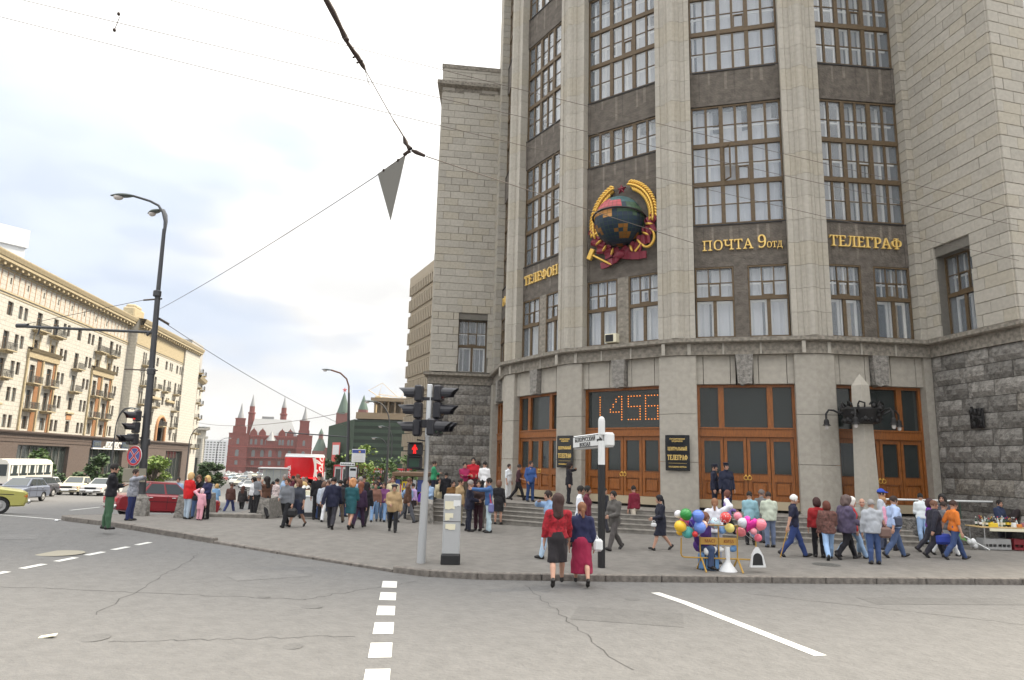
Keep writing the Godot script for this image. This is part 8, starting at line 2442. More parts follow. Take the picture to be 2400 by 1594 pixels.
	hair.call("cap", func(q: Field):
		skull.call(q, 0.016); q.cut(Vector3(0, -1, 0), -0.045); q.bone(Vector3(-0.04, 0.055, 0.09), Vector3(-0.035, 0.045, 0.165), 0.018, 0.014, 0.02); q.bone(Vector3(0.04, 0.055, 0.09), Vector3(0.035, 0.045, 0.165), 0.018, 0.014, 0.02); q.bone(Vector3(0, 0.058, 0.09), Vector3(0, 0.047, 0.175), 0.018, 0.014, 0.02), 0.0)
	hair.call("police", func(q: Field):
		q.ell(Vector3(0, 0.06, -0.01), Vector3(0.088, 0.05, 0.104), 0.01); q.ell(Vector3(0, 0.12, 0.01), Vector3(0.122, 0.026, 0.125), 0.03); q.bone(Vector3(-0.03, 0.045, 0.09), Vector3(0.03, 0.045, 0.09), 0.016, 0.016, 0.02); q.bone(Vector3(0, 0.045, 0.09), Vector3(0, 0.03, 0.13), 0.02, 0.016, 0.02); q.cut(Vector3(0, -1, 0), -0.03), 0.0)
	f = Field.new(Vector3(-0.08, -0.03, -0.12), Vector3(0.08, 0.14, 0.24), 0.012)
	f.bone(Vector3(0, 0.042, -0.05), Vector3(0, 0.036, 0.1), 0.042, 0.046, 0.02); f.bone(Vector3(0, 0.034, 0.1), Vector3(0.006, 0.03, 0.155), 0.044, 0.032, 0.02); f.bone(Vector3(0, 0.05, -0.03), Vector3(0, 0.1, -0.03), 0.042, 0.04, 0.02)
	f.cut(Vector3(0, -1, 0), 0.0); f.cut(Vector3(0, 1, 0), 0.105)
	T.shoe = {}
	f.mesh(T.shoe)

func ik(S: Vector3, W: Vector3, l1: float, l2: float, pole: Vector3) -> Array:
	var d := W - S
	var L := clampf(d.length(), 0.05, (l1 + l2) * 0.995)
	var u := d.normalized()
	var a := (l1 * l1 - l2 * l2 + L * L) / (2.0 * L)
	var hh := sqrt(maxf(l1 * l1 - a * a, 0.0))
	var p := (pole - u * pole.dot(u)).normalized()
	return [S + u * a + p * hh, S + u * L]

const HANDS := {"down": Vector3(0.155, 0.455, 0.03), "pocket": Vector3(0.115, 0.505, 0.055), "fold": Vector3(-0.06, 0.67, 0.135), "face": Vector3(0.045, 0.855, 0.15), "chin": Vector3(0.02, 0.835, 0.115), "hold": Vector3(0.07, 0.60, 0.16), "point": Vector3(0.11, 0.80, 0.36), "hip": Vector3(0.11, 0.565, 0.02), "up": Vector3(0.17, 0.98, 0.08), "swingF": Vector3(0.14, 0.50, 0.14), "swingB": Vector3(0.16, 0.49, -0.13)}

func skeleton(P: Dictionary) -> Dictionary:
	var H: float = P.H
	var j := {}
	var lean := 0.0
	var legs := [[2.0, 2.0], [-3.0, 2.0]]     # thigh forward, knee bend (degrees), left and right
	var drop := 0.0
	match P.pose:
		"walk": legs = [[24.0, 6.0], [-17.0, 22.0]]; lean = 0.03
		"run": legs = [[30.0, 20.0], [-26.0, 62.0]]; lean = 0.1
		"sit": legs = [[88.0, 95.0], [80.0, 92.0]]; lean = 0.18; drop = 0.3
		"bend": lean = 0.75
	if P.flip: legs.reverse()
	var hipY := 0.525 - drop
	for s in 2:
		var sx := -1.0 if s == 0 else 1.0
		var a := deg_to_rad(legs[s][0]); var b := deg_to_rad(legs[s][0] - legs[s][1])
		var hip := Vector3(sx * 0.05, hipY, 0)
		var kn := hip + Vector3(sx * 0.008, -cos(a) * 0.245, sin(a) * 0.245)
		var an := kn + Vector3(sx * 0.004, -cos(b) * 0.235, sin(b) * 0.235)
		j["hip%d" % s] = hip; j["knee%d" % s] = kn; j["ank%d" % s] = an; j["foot%d" % s] = -b
	var low := minf(j.ank0.y - 0.045 * cos(j.foot0), j.ank1.y - 0.045 * cos(j.foot1))
	var up := Vector3(0, -low, 0)
	for k in j:
		if j[k] is Vector3: j[k] = (j[k] + up) * H
	var root := (Vector3(0, hipY, 0) + up) * H
	var tb := Basis(Vector3.RIGHT, lean)
	var tp := func(p: Vector3) -> Vector3: return root + tb * ((p - Vector3(0, 0.525, 0)) * H)
	j.tp = tp; j.tb = tb
	for s in 2:
		var sx := -1.0 if s == 0 else 1.0
		var S: Vector3 = tp.call(Vector3(sx * 0.104, 0.798, -0.012))
		var ht: Vector3 = HANDS[P.arms[s]]
		var W: Vector3 = tp.call(Vector3(sx * ht.x, ht.y, ht.z + (0.015 * sx if P.arms[s] == "fold" else 0.0)))
		var pole := Vector3(sx * (0.9 if P.arms[s] in ["hip", "fold", "face", "up", "pocket"] else 0.35), -0.35, -0.8)
		var r := ik(S, W, 0.168 * H, 0.148 * H, pole)
		j["sho%d" % s] = S; j["elb%d" % s] = r[0]; j["wri%d" % s] = r[1]
	return j

func torso(f: Field, P: Dictionary, j: Dictionary, r: float, arms: float, low := true):
	var H: float = P.H
	var tp: Callable = j.tp
	var fat: float = P.fat
	var k := 0.03 * H
	if low: f.bone(tp.call(Vector3(-0.042, 0.535, 0)), tp.call(Vector3(0.042, 0.535, 0)), 0.066 * H * fat + r, 0.066 * H * fat + r, k, 0.92)
	f.bone(tp.call(Vector3(-0.03, 0.61, 0.004)), tp.call(Vector3(0.03, 0.61, 0.004)), 0.062 * H * fat + r, 0.062 * H * fat + r, k, 0.9)
	f.bone(tp.call(Vector3(-0.045, 0.715, 0.004)), tp.call(Vector3(0.045, 0.715, 0.004)), 0.067 * H * fat + r, 0.067 * H * fat + r, k, 0.88)
	f.bone(tp.call(Vector3(-0.062, 0.782, -0.008)), tp.call(Vector3(0.062, 0.782, -0.008)), 0.044 * H + r * 0.7, 0.044 * H + r * 0.7, k, 0.9)
	f.bone(tp.call(Vector3(-0.03, 0.815, -0.012)), tp.call(Vector3(0.03, 0.815, -0.012)), 0.032 * H + r * 0.5, 0.032 * H + r * 0.5, k, 0.9)
	f.bone(tp.call(Vector3(0, 0.80, -0.01)), tp.call(Vector3(0, 0.86, 0.002)), 0.036 * H + r * 0.7, 0.031 * H + r * 0.4, 0.02 * H)
	for s in 2:
		if arms <= 0.0: continue
		var S: Vector3 = j["sho%d" % s]; var E: Vector3 = j["elb%d" % s]; var W: Vector3 = j["wri%d" % s]
		var e1 := clampf(arms * 2.0, 0, 1)
		f.bone(S, S.lerp(E, e1), 0.033 * H + r, (0.033 - 0.008 * e1) * H + r, 0.02 * H)
		if arms > 0.5: f.bone(E, E.lerp(W, arms * 2.0 - 1.0), 0.025 * H + r, 0.018 * H + r, 0.012 * H)

func legbones(f: Field, P: Dictionary, j: Dictionary, r: float, flare := 0.0):
	var H: float = P.H
	for s in 2:
		var A: Vector3 = j["hip%d" % s]; var K: Vector3 = j["knee%d" % s]; var N: Vector3 = j["ank%d" % s]
		f.bone(A, K, 0.052 * H * P.fat + r, 0.033 * H + r + flare * 0.5, 0.014 * H)
		f.bone(K, K.lerp(N, 0.35) + Vector3(0, 0, -0.008 * H), 0.031 * H + r + flare * 0.5, 0.031 * H + r + flare * 0.6, 0.012 * H)
		f.bone(K.lerp(N, 0.35) + Vector3(0, 0, -0.008 * H), N, 0.031 * H + r + flare * 0.6, 0.021 * H + r + flare, 0.01 * H)

func figure(i: int):     # runs on a worker thread: fills P.body, P.top, P.bottom with vertex arrays
	var P: Dictionary = crowd_data[i]
	var H: float = P.H
	var j := skeleton(P)
	P.j = j
	var lo := Vector3(9, 9, 9); var hi := -lo
	for k in j:
		if j[k] is Vector3: lo = lo.min(j[k]); hi = hi.max(j[k])
	lo -= Vector3(0.2, 0.1, 0.2); hi += Vector3(0.2, 0.16, 0.2)
	var cell: float = 0.02 if P.near else 0.026
	var f := Field.new(lo, hi, cell + 0.002)
	torso(f, P, j, 0.0, 1.0); legbones(f, P, j, 0.0)
	P.body = {}
	f.mesh(P.body)
	var tp: Callable = j.tp
	f = Field.new(lo, hi, cell)
	torso(f, P, j, P.top_r, P.sleeve)
	var hem: float = (tp.call(Vector3(0, P.hem, 0)) as Vector3).y
	if P.hem < 0.5:
		f.bone(tp.call(Vector3(0, 0.6, 0)), tp.call(Vector3(0, P.hem - 0.02, 0)), 0.088 * H * P.fat + P.top_r, 0.094 * H * P.fat + P.top_r, 0.02 * H, 0.85)
	if P.pose != "sit" and P.pose != "bend": f.cut(Vector3(0, -1, 0), -hem)
	P.topm = {}
	f.mesh(P.topm, P.top_r * 0.5 + 0.009, i)
	f = Field.new(lo - Vector3(0, 0, 0), hi, cell)
	var waist: float = (tp.call(Vector3(0, 0.605, 0)) as Vector3).y
	if P.bottom == "t":
		f.bone(tp.call(Vector3(-0.042, 0.535, 0)), tp.call(Vector3(0.042, 0.535, 0)), 0.066 * H * P.fat + 0.008, 0.066 * H * P.fat + 0.008, 0.02 * H, 0.92)
		f.bone(tp.call(Vector3(-0.03, 0.60, 0.004)), tp.call(Vector3(0.03, 0.60, 0.004)), 0.062 * H * P.fat + 0.008, 0.062 * H * P.fat + 0.008, 0.02 * H, 0.9)
		legbones(f, P, j, 0.012, 0.014)
		if P.pose != "sit": f.cut(Vector3(0, 1, 0), waist)
	else:
		var L: float = P.blen
		var mid: Vector3 = (j.knee0 + j.knee1) * 0.5
		var sp: float = absf(j.knee0.z - j.knee1.z) * 0.5
		f.bone(tp.call(Vector3(0, 0.60, 0)), tp.call(Vector3(0, 0.53, 0)), 0.082 * H * P.fat, 0.1 * H * P.fat, 0.03 * H, 0.85)
		f.bone(tp.call(Vector3(0, 0.53, 0)), Vector3(mid.x, L * H - 0.05, mid.z * 0.6), 0.1 * H * P.fat, (0.108 if L > 0.2 else 0.135) * H * P.fat, 0.03 * H, 0.85)
		for s in 2: f.bone(j["hip%d" % s], (j["hip%d" % s] as Vector3).lerp(j["knee%d" % s], 1.0), 0.06 * H, 0.056 * H, 0.03 * H)
		f.cut(Vector3(0, 1, 0), waist); f.cut(Vector3(0, -1, 0), -L * H)
	P.botm = {}
	f.mesh(P.botm, 0.013 if P.bottom == "t" else 0.02, i + 50)

var crowd_data := []
const SKINS := [Color(0.46, 0.26, 0.185), Color(0.28, 0.15, 0.10), Color(0.53, 0.32, 0.24)]

func hexc(s: String) -> Color: return Color.html("#" + s).srgb_to_linear()
func cloth(s: String) -> StandardMaterial3D:
	var m := mk("cloth_" + s, hexc(s), 0.9)
	m.rim_enabled = true; m.rim = 0.25; m.rim_tint = 0.6
	return m

func crowd():
	templates()
	for e in PEOPLE:
		var ps: PackedStringArray = e[6].split(" ")
		var tp: PackedStringArray = e[7].split(" ")
		var bt: PackedStringArray = e[8].split(" ")
		var hr: PackedStringArray = e[9].split(" ")
		var i := crowd_data.size()
		crowd_data.append({"label": e[0], "at": Vector3(e[1], e[2], e[3]), "H": float(e[4]), "face": float(e[5]), "pose": ps[0], "arms": [ps[1], ps[2]], "topc": tp[0], "hem": float(tp[1]), "sleeve": float(tp[2]), "top_r": float(tp[3]), "bottom": bt[0], "botc": bt[1], "blen": float(bt[2]), "hair": hr[0], "hairc": hr[1], "shoe": e[10], "skin": int(e[11]), "near": e[3] > -22.0, "flip": i % 2 == 1, "fat": 1.32 if "stout" in e[0] else (1.06 + 0.08 * sin(i * 2.4))})
	# the mass of people further back, between the underpass and the tower
	var tops := [["navy", "1c2138"], ["white", "d5d5d8"], ["grey", "74777d"], ["brown", "563a2c"], ["black", "17161b"], ["pale blue", "93abc8"], ["maroon", "571c2c"], ["cream", "c3b797"], ["green", "2f5a45"]]
	var bots := [["black", "17161a"], ["blue", "31456e"], ["grey", "5a5c63"]]
	var cr := RandomNumberGenerator.new(); cr.seed = 21
	for n in 27:
		var tc = tops[n % 9]; var bc = bots[n / 9]
		var z := -27.8 - cr.randf() * 9.0
		var x := lerpf(-0.372, -0.075, (n + cr.randf()) / 27.0) * -z * 1.02
		if n % 4 == 0: x = lerpf(-0.33, -0.10, cr.randf()) * -z
		var fem := cr.randf() < 0.45
		crowd_data.append({"label": "%s in a %s top and %s trousers deep in the crowd" % ["woman" if fem else "man", tc[0], bc[0]], "at": Vector3(x, gy(x, z), z), "H": cr.randf_range(1.58, 1.68) if fem else cr.randf_range(1.68, 1.82), "face": cr.randf() * 360.0, "pose": "walk" if cr.randf() < 0.5 else "stand", "arms": [["down", "hold", "swingF", "fold"][cr.randi() % 4], ["down", "hold", "down", "chin"][cr.randi() % 4]], "topc": tc[1], "hem": 0.5 if cr.randf() < 0.6 else 0.45, "sleeve": 1.0 if cr.randf() < 0.7 else 0.6, "top_r": 0.02, "bottom": "t", "botc": bc[1], "blen": 0.0, "hair": ("bob" if cr.randf() < 0.6 else "long") if fem else "short", "hairc": ["1d1512", "2e2019", "5a3c2c", "8d8480"][cr.randi() % 4], "shoe": "181414", "skin": 0, "near": false, "flip": cr.randf() < 0.5, "fat": 1.05})
	var job := WorkerThreadPool.add_group_task(figure, crowd_data.size())
	WorkerThreadPool.wait_for_group_task_completion(job)
	for i in crowd_data.size():
		var P: Dictionary = crowd_data[i]
		var j: Dictionary = P.j
		var H: float = P.H
		var k := H / 1.75
		var o := thing("person", P.label, "person", at(P.at.x, P.at.y, P.at.z, P.face), "people at the crossing")
		var ht := Transform3D(j.tb * Basis(Vector3.UP, 0.25 * sin(i * 5.3)) * Basis.from_scale(Vector3(k, k, k) * 1.02), j.tp.call(Vector3(0, 0.927, 0.012)))
		var pieces := [[P.body, Transform3D.IDENTITY], [T.head, ht]]
		for s in 2:
			var fd: Vector3 = (j["wri%d" % s] - j["elb%d" % s]).normalized()
			var z := Vector3(0, 0, 1) if absf(fd.z) < 0.8 else Vector3(0, 1, 0)
			var y := -fd
			var x := y.cross(z).normalized(); z = x.cross(y)
			var bs := Basis(x * (1.0 if s == 1 else -1.0), y, z)
			pieces.append([T.hand, Transform3D(bs * Basis.from_scale(Vector3(k, k, k)), j["wri%d" % s])])
		var sk := mk("skin_%d" % P.skin, SKINS[P.skin], 0.6)
		sk.vertex_color_use_as_albedo = true
		part("body", soup(pieces, true), sk, o)
		part("shirt", soup([[P.topm, Transform3D.IDENTITY]]), M["pattern_" + P.topc] if M.has("pattern_" + P.topc) else cloth(P.topc), o)
		part("skirt" if P.bottom == "s" else "trousers", soup([[P.botm, Transform3D.IDENTITY]]), cloth(P.botc), o)
		part("hat" if P.hair in ["cap", "beret", "bonnet", "police"] else "hair", soup([[T[P.hair], ht]]), mk("hair_" + P.hairc, hexc(P.hairc), 0.75), o)
		if P.hair in ["cap", "beret", "police"]: part("hair", soup([[T.fringe, ht]]), mk("hair_1d1512", hexc("1d1512"), 0.75), o)
		for s in 2:
			var a: float = j["foot%d" % s]
			var bs := Basis(Vector3.RIGHT, clampf(a, -0.4, 1.2)) * Basis.from_scale(Vector3(k, k, k) * (0.9 if P.bottom == "s" else 1.0))
			part("shoe", soup([[T.shoe, Transform3D(bs, j["ank%d" % s] + bs * Vector3(0, -0.075, 0.0))]]), mk("shoe_" + P.shoe, hexc(P.shoe), 0.5), o)

# ---------- balloons, bags, the bottle table, litter ----------
func small_things():
	mk("brass_paint", Color(0.40, 0.235, 0.04), 0.55); mk("sign_tan", Color(0.42, 0.24, 0.05), 0.7); mk("bag_white", Color(0.68, 0.69, 0.70), 0.6); mk("bag_blue", Color(0.10, 0.22, 0.42), 0.7); mk("card", Color(0.42, 0.30, 0.14), 0.8)
	# yellow barrier of the balloon seller
	var t := thing("barrier_stand", "yellow tube barrier with two lettered boards holding the balloons", "barrier")
	var z := -17.0
	var f := MB.new()
	f.tube([v3(4.17, 0.75, z), v3(4.155, 0.38, z), v3(4.18, 0.32, z), v3(4.25, 0.3, z), v3(5.85, 0.28, z), v3(5.93, 0.31, z), v3(5.95, 0.4, z), v3(5.95, 0.73, z)], 0.018, 8)
	f.tube([v3(4.61, 0.8, z), v3(4.62, 0.3, z)], 0.016, 8); f.tube([v3(5.06, 1.04, z), v3(5.06, 0.3, z)], 0.016, 8); f.tube([v3(5.52, 1.06, z), v3(5.5, 0.29, z)], 0.016, 8)
	f.tube([v3(4.72, 1.06, z), v3(5.54, 1.05, z)], 0.014, 8)
	part("frame", f, M.brass_paint, t)
	for x in [4.64, 5.5]:
		for s in [-1, 1]:
			var l := MB.new(); l.tube([v3(x, 0.3, z), v3(x + 0.03 * s, 0.0, z + 0.3 * s)], 0.022, 8)
			part("leg", l, M.brass_paint, t)
	for e in [[4.82, 0.42, "МАС?"], [5.27, 0.42, "КИSS"]]:
		var bd := MB.new(); bd.bev(off(e[0], 0.69, z + 0.03), v3(e[1], 0.17, 0.02), 0.006)
		var bn := part("board", bd, M.sign_tan, t)
		var tm := text_mesh(e[2], 0.075, 0.004, false, false)
		part("lettering", tm, mk("letter_brown", Color(0.16, 0.02, 0.01), 0.8), bn, off(e[0] + 0.02, 0.69, z + 0.043))
	var BL := [["white", 4.11, 1.29, .19, "e8e4ea"], ["green", 4.25, 1.3, .28, "1d8a35"], ["hot pink", 4.28, 1.11, .23, "e84b80"], ["blue", 4.54, 1.27, .29, "5f82d8"], ["violet", 4.47, 1.11, .27, "5a3fb0"], ["yellow", 4.12, 1.02, .28, "f0c22a"], ["small yellow", 4.16, 0.87, .17, "e6b31f"], ["periwinkle", 4.59, 1.01, .29, "6f93e6"], ["peach", 4.69, 1.06, .2, "e8bfa5"], ["turquoise", 4.33, 0.87, .28, "4fb3ad"], ["small red", 4.46, 0.85, .14, "d02a2a"], ["pale dotted", 5.02, 1.09, .27, "b9d6e0"], ["red printed", 5.2, 1.25, .26, "e0413f"], ["sky blue", 5.18, 0.95, .2, "7aa6dc"], ["pale yellow", 5.33, 1.0, .22, "e6d97a"], ["clear grey", 5.64, 1.13, .24, "c9cdd6"], ["rose", 5.58, 1.27, .2, "e08598"], ["coral pink", 6.03, 1.11, .27, "ef8392"], ["salmon", 5.65, 0.9, .23, "ea7f85"], ["light pink", 5.86, 0.95, .16, "ec9aa8"], ["powder blue", 5.93, 0.87, .16, "8fb2e0"], ["deep pink", 6.0, 0.79, .18, "e86a82"]]
	var i := 0
	for e in BL:
		var r: float = e[3] / 2.0
		var bz := z + 0.16 * sin(i * 2.7) + (0.1 if "peri" in e[0] or "turq" in e[0] or e[0] == "green" else 0.0)
		var c := Vector3(e[1], e[2], bz)
		var o := thing("balloon", "%s balloon tied to the seller's yellow barrier" % e[0], "balloon", Transform3D(), "balloons on the barrier")
		var knot := Vector3(4.6, 0.8, z) if e[1] < 4.9 else (Vector3(5.06, 1.04, z) if e[1] < 5.45 else Vector3(5.95, 0.72, z))
		var dn := (knot - c).normalized()
		var y := -dn; var x := y.cross(Vector3.BACK).normalized(); var zz := x.cross(y)
		var b := MB.new(); b.lathe(Transform3D(Basis(x, y, zz), c), [Vector2(0.02 * r, -1.2 * r), Vector2(0.1 * r, -1.12 * r), Vector2(0.45 * r, -0.95 * r), Vector2(0.8 * r, -0.62 * r), Vector2(0.97 * r, -0.2 * r), Vector2(r, 0.1 * r), Vector2(0.9 * r, 0.5 * r), Vector2(0.62 * r, 0.83 * r), Vector2(0.3 * r, 0.99 * r), Vector2(0.0, 1.03 * r)], 20)
		var bm := mk("balloon_" + e[4], hexc(e[4]), 0.22)
		bm.clearcoat_enabled = true; bm.clearcoat = 0.5
		bm.backlight_enabled = true; bm.backlight = Color.html("#" + e[4]) * 0.35
		part("skin", b, bm, o)
		if "dotted" in e[0] or "printed" in e[0]:
			var d := MB.new()
			var rr := RandomNumberGenerator.new(); rr.seed = i
			for k in 22:
				var v := Vector3(rr.randfn(), rr.randfn(), absf(rr.randfn())).normalized()
				d.ball(Transform3D(Basis(), c + v * r * 0.99), Vector3.ONE * r * 0.09, 5, 4)
			part("print", d, M.sign_red if "dotted" in e[0] else M.sign_white, o, Transform3D(), "stuff")
		var s := MB.new(); s.tube([c + dn * r * 1.18, c.lerp(knot, 0.7) - Vector3.UP * 0.03, knot], 0.003, 4)
		part("string", s, M.sign_white, o)
		i += 1
	# foil heart
	var h := MB.new()
	var hp := PackedVector2Array()
	for k in 30:
		var a := TAU * k / 30.0
		hp.append(Vector2(0.16 * pow(sin(a), 3), 0.013 * (13 * cos(a) - 5 * cos(2 * a) - 2 * cos(3 * a) - cos(4 * a))) * 1.05)
	var ht := Transform3D(Basis(Vector3.BACK, -0.35) * Basis(Vector3.UP, -0.5), v3(5.78, 1.12, z + 0.12))
	for k in 30:
		var p := hp[k]; var q := hp[(k + 1) % 30]
		for s in [-1, 1]:
			h.oquad(ht * Vector3(p.x, p.y, 0), ht * Vector3(q.x, q.y, 0), ht * Vector3(q.x * 0.6, q.y * 0.6, s * 0.06), ht * Vector3(p.x * 0.6, p.y * 0.6, s * 0.06), ht.origin)
			h.oquad(ht * Vector3(p.x * 0.6, p.y * 0.6, s * 0.06), ht * Vector3(q.x * 0.6, q.y * 0.6, s * 0.06), ht * Vector3(0, 0, s * 0.085), ht * Vector3(0, 0, s * 0.085), ht.origin)
	single("foil_balloon", h, mk("foil_magenta", Color(0.62, 0.03, 0.27), 0.2, 0.55), "shiny magenta heart shaped foil balloon", "balloon")
	# goods around the stand
	var wb := thing("carrier_bag", "white carrier bag with a dark oval picture hanging on the barrier", "bag")
	var w1 := MB.new(); w1.prism(off(0, 0, z + 0.08), PackedVector2Array([Vector2(5.77, 0.12), Vector2(6.13, 0.13), Vector2(6.07, 0.4), Vector2(6.0, 0.52), Vector2(5.97, 0.58), Vector2(5.93, 0.58), Vector2(5.87, 0.5), Vector2(5.82, 0.4)]), -0.05, 0.05); part("bag", w1, M.bag_white, wb)
	var w2 := MB.new()
	var op := PackedVector2Array([Vector2(5.81, 0.17), Vector2(6.06, 0.175)])
	for k in 9: op.append(Vector2(5.935 + 0.11 * cos(PI * k / 8.0), 0.33 + 0.12 * sin(PI * k / 8.0)))
	w2.prism(Transform3D(), op, z + 0.131, z + 0.134); part("picture", w2, M.black, wb)
	var bb := thing("tote_bag", "blue canvas bag with dark straps behind the barrier", "bag")
	var b1 := MB.new(); b1.bev(off(4.85, 0.2, z - 0.16), v3(0.46, 0.4, 0.26), 0.05); part("bag", b1, M.bag_blue, bb)
	var b2_ := MB.new()
	for x in [4.74, 4.96]: b2_.tube([v3(x, 0.02, z - 0.025), v3(x, 0.38, z - 0.025), v3(x + 0.03, 0.48, z - 0.1)], 0.014, 6)
	part("strap", b2_, M.black, bb)
	var cn := MB.new(); cn.lathe(off(5.27, 0, z - 0.02), [Vector2(0.22, 0.0), Vector2(0.215, 0.015), Vector2(0.075, 0.2), Vector2(0.06, 0.26), Vector2(0.06, 0.55), Vector2(0.05, 0.56), Vector2(0, 0.56)], 14)
	single("cone_stand", cn, M.bag_white, "white cone with a slim top standing by the barrier", "cone")
	var rr2 := RandomNumberGenerator.new(); rr2.seed = 77
	for e in [["clear plastic bag on the blue canvas bag", 4.86, 0.46, 0.13, M.zinc], ["small blue and white toy packet on the barrier's right half", 5.38, 0.52, 0.09, M.bag_blue], ["small white toy on the barrier's middle post", 5.13, 0.5, 0.07, M.bag_white]]:
		var q := MB.new()
		for k in 6: q.ball(off(e[1] + rr2.randf_range(-0.6, 0.6) * e[3], e[2] + rr2.randf_range(-0.5, 0.5) * e[3], z - 0.02), v3(1, 0.8, 0.6) * e[3] * rr2.randf_range(0.5, 0.9), 8, 6)
		single("packet", q, e[4], e[0], "packet")
	# things people carry
	var bag := func(label: String, p: Vector3, s: Vector3, m: Material, strap: Array, sm: Material, kind := "bag", squash := 0.6):
		var o := thing("bag" if kind == "bag" else kind, label, kind)
		var q := MB.new(); q.bev(off(p.x, p.y, p.z), s, minf(s.x, s.y) * 0.25); part("pouch", q, m, o)
		if strap.size():
			var st := MB.new(); st.tube(strap, 0.012, 6); part("strap", st, sm, o)
	var find := func(word_: String) -> Dictionary:
		for P in crowd_data:
			if word_ in P.label: return P
		return {}
	var hand := func(P: Dictionary, s: int) -> Vector3: return at(P.at.x, P.at.y, P.at.z, P.face) * (P.j["wri%d" % s] as Vector3)
	var sho := func(P: Dictionary, s: int) -> Vector3: return at(P.at.x, P.at.y, P.at.z, P.face) * (P.j["sho%d" % s] as Vector3)
	var loc := func(P: Dictionary, v: Vector3) -> Vector3: return at(P.at.x, P.at.y, P.at.z, P.face) * (v * P.H)
	var carry := func(word_: String, label: String, s: int, size: Vector3, m: Material):
		var P: Dictionary = find.call(word_)
		var w: Vector3 = hand.call(P, s)
		var c := w - Vector3.UP * (0.12 + size.y * 0.5)
		bag.call(label, c, size, m, [w - Vector3.UP * 0.1 + Vector3(0.05, 0, 0), w - Vector3.UP * 0.05, w - Vector3.UP * 0.1 - Vector3(0.05, 0, 0)], m)
	var sling := func(word_: String, label: String, s: int, size: Vector3, m: Material, sm: Material, v: Vector3):
		var P: Dictionary = find.call(word_)
		var c: Vector3 = loc.call(P, v)
		var top: Vector3 = sho.call(P, s) + Vector3.UP * 0.05
		bag.call(label, c, size, m, [c + Vector3(-0.03, size.y * 0.4, 0.0), top.lerp(c, 0.45) + (c - P.at).normalized() * 0.03 * Vector3(1, 0, 1), top, top.lerp(c, 0.5) - (c - P.at).normalized() * 0.02 * Vector3(1, 0, 1), c + Vector3(0.03, size.y * 0.4, 0)], sm)
	sling.call("long crimson skirt", "small white shoulder bag at the crimson skirted woman's side", 0, v3(0.2, 0.26, 0.1), M.bag_white, M.bag_white, v3(-0.2, 0.47, -0.02))
	sling.call("running left", "orange leather shoulder bag of the running girl", 0, v3(0.22, 0.16, 0.1), mk("bag_orange", Color(0.42, 0.16, 0.07), 0.6), mk("bag_orange", Color(0.42, 0.16, 0.07), 0.6), v3(-0.16, 0.52, 0.0))
	carry.call("grey sweater", "black holdall carried by the man in the grey sweater", 1, v3(0.36, 0.3, 0.2), M.black)
	carry.call("bearded", "white plastic bag with red print carried by the bearded man", 1, v3(0.3, 0.36, 0.16), M.bag_white)
	carry.call("orange t-shirt", "bright blue sports bag carried by the man in orange", 1, v3(0.5, 0.3, 0.26), mk("bag_cobalt", Color(0.03, 0.06, 0.38), 0.6))
	carry.call("navy coat", "small white handbag of the woman in the navy coat", 1, v3(0.16, 0.12, 0.08), M.bag_white)
	sling.call("jeans with a check bag", "brown check shoulder bag behind the grey haired man", 0, v3(0.34, 0.28, 0.12), mk("bag_brown", Color(0.16, 0.10, 0.085), 0.8), mk("strap_brown", Color(0.12, 0.04, 0.04), 0.8), v3(-0.17, 0.5, -0.03))
	sling.call("red coat", "black shoulder bag against the red coat", 0, v3(0.24, 0.17, 0.1), M.black, M.black, v3(-0.16, 0.46, 0.05))
	sling.call("bleached jeans", "blue and red striped bag slung on the denim jacket", 1, v3(0.2, 0.32, 0.12), mk("bag_violet", Color(0.16, 0.17, 0.36), 0.7), M.sign_red, v3(0.14, 0.46, -0.06))
	sling.call("round black bag", "round black handbag at the pale blue blouse", 0, v3(0.26, 0.26, 0.12), M.black, M.black, v3(-0.19, 0.46, 0.02))
	sling.call("brown handbag", "brown handbag at the black leggings", 1, v3(0.16, 0.26, 0.1), mk("bag_tan", Color(0.14, 0.05, 0.035), 0.6), M.black, v3(0.19, 0.42, 0.0))
	sling.call("striding right with a shoulder bag", "dark shoulder bag of the man in the pale blue shirt", 0, v3(0.26, 0.3, 0.12), mk("bag_navy", Color(0.05, 0.06, 0.10), 0.7), M.black, v3(-0.16, 0.58, -0.04))
	sling.call("short black dress", "black bag hanging at the woman in the short dress", 1, v3(0.26, 0.22, 0.12), M.black, M.black, v3(0.19, 0.5, 0.02))
	carry.call("short dark suited", "black bag carried by the short dark suited man", 0, v3(0.3, 0.24, 0.16), M.black)
	var PB: Dictionary = find.call("bearded")
	var cw: Vector3 = hand.call(PB, 0)
	var cm := MB.new(); cm.tube([cw - Vector3.UP * 0.02, Vector3(cw.x - 0.25, PB.at.y + 0.01, cw.z)], 0.014, 6)
	single("walking_cane", cm, M.sign_tan, "brown walking cane of the bearded man", "cane")
	# bottle table
	var tb := thing("bottle_table", "folding table with a cardboard top crowded with bottles", "table")
	var t1 := MB.new(); t1.bev(Transform3D(Basis(Vector3.UP, -0.05), v3(16.75, 0.72, -23.35)), v3(2.7, 0.035, 0.85), 0.01); part("tabletop", t1, M.card, tb)
	var t2 := MB.new(); t2.box(Transform3D(Basis(Vector3.UP, -0.05), v3(16.4, 0.66, -22.92)), v3(1.5, 0.09, 0.02)); part("apron", t2, M.paper, tb)
	for e in [[15.5, -23.0], [15.5, -23.72], [17.0, -22.95], [18.0, -23.7], [18.0, -22.95]]:
		var l := MB.new(); l.tube([v3(e[0], 0, e[1]), v3(e[0], 0.71, e[1])], 0.016, 6); part("leg", l, M.steel, tb)
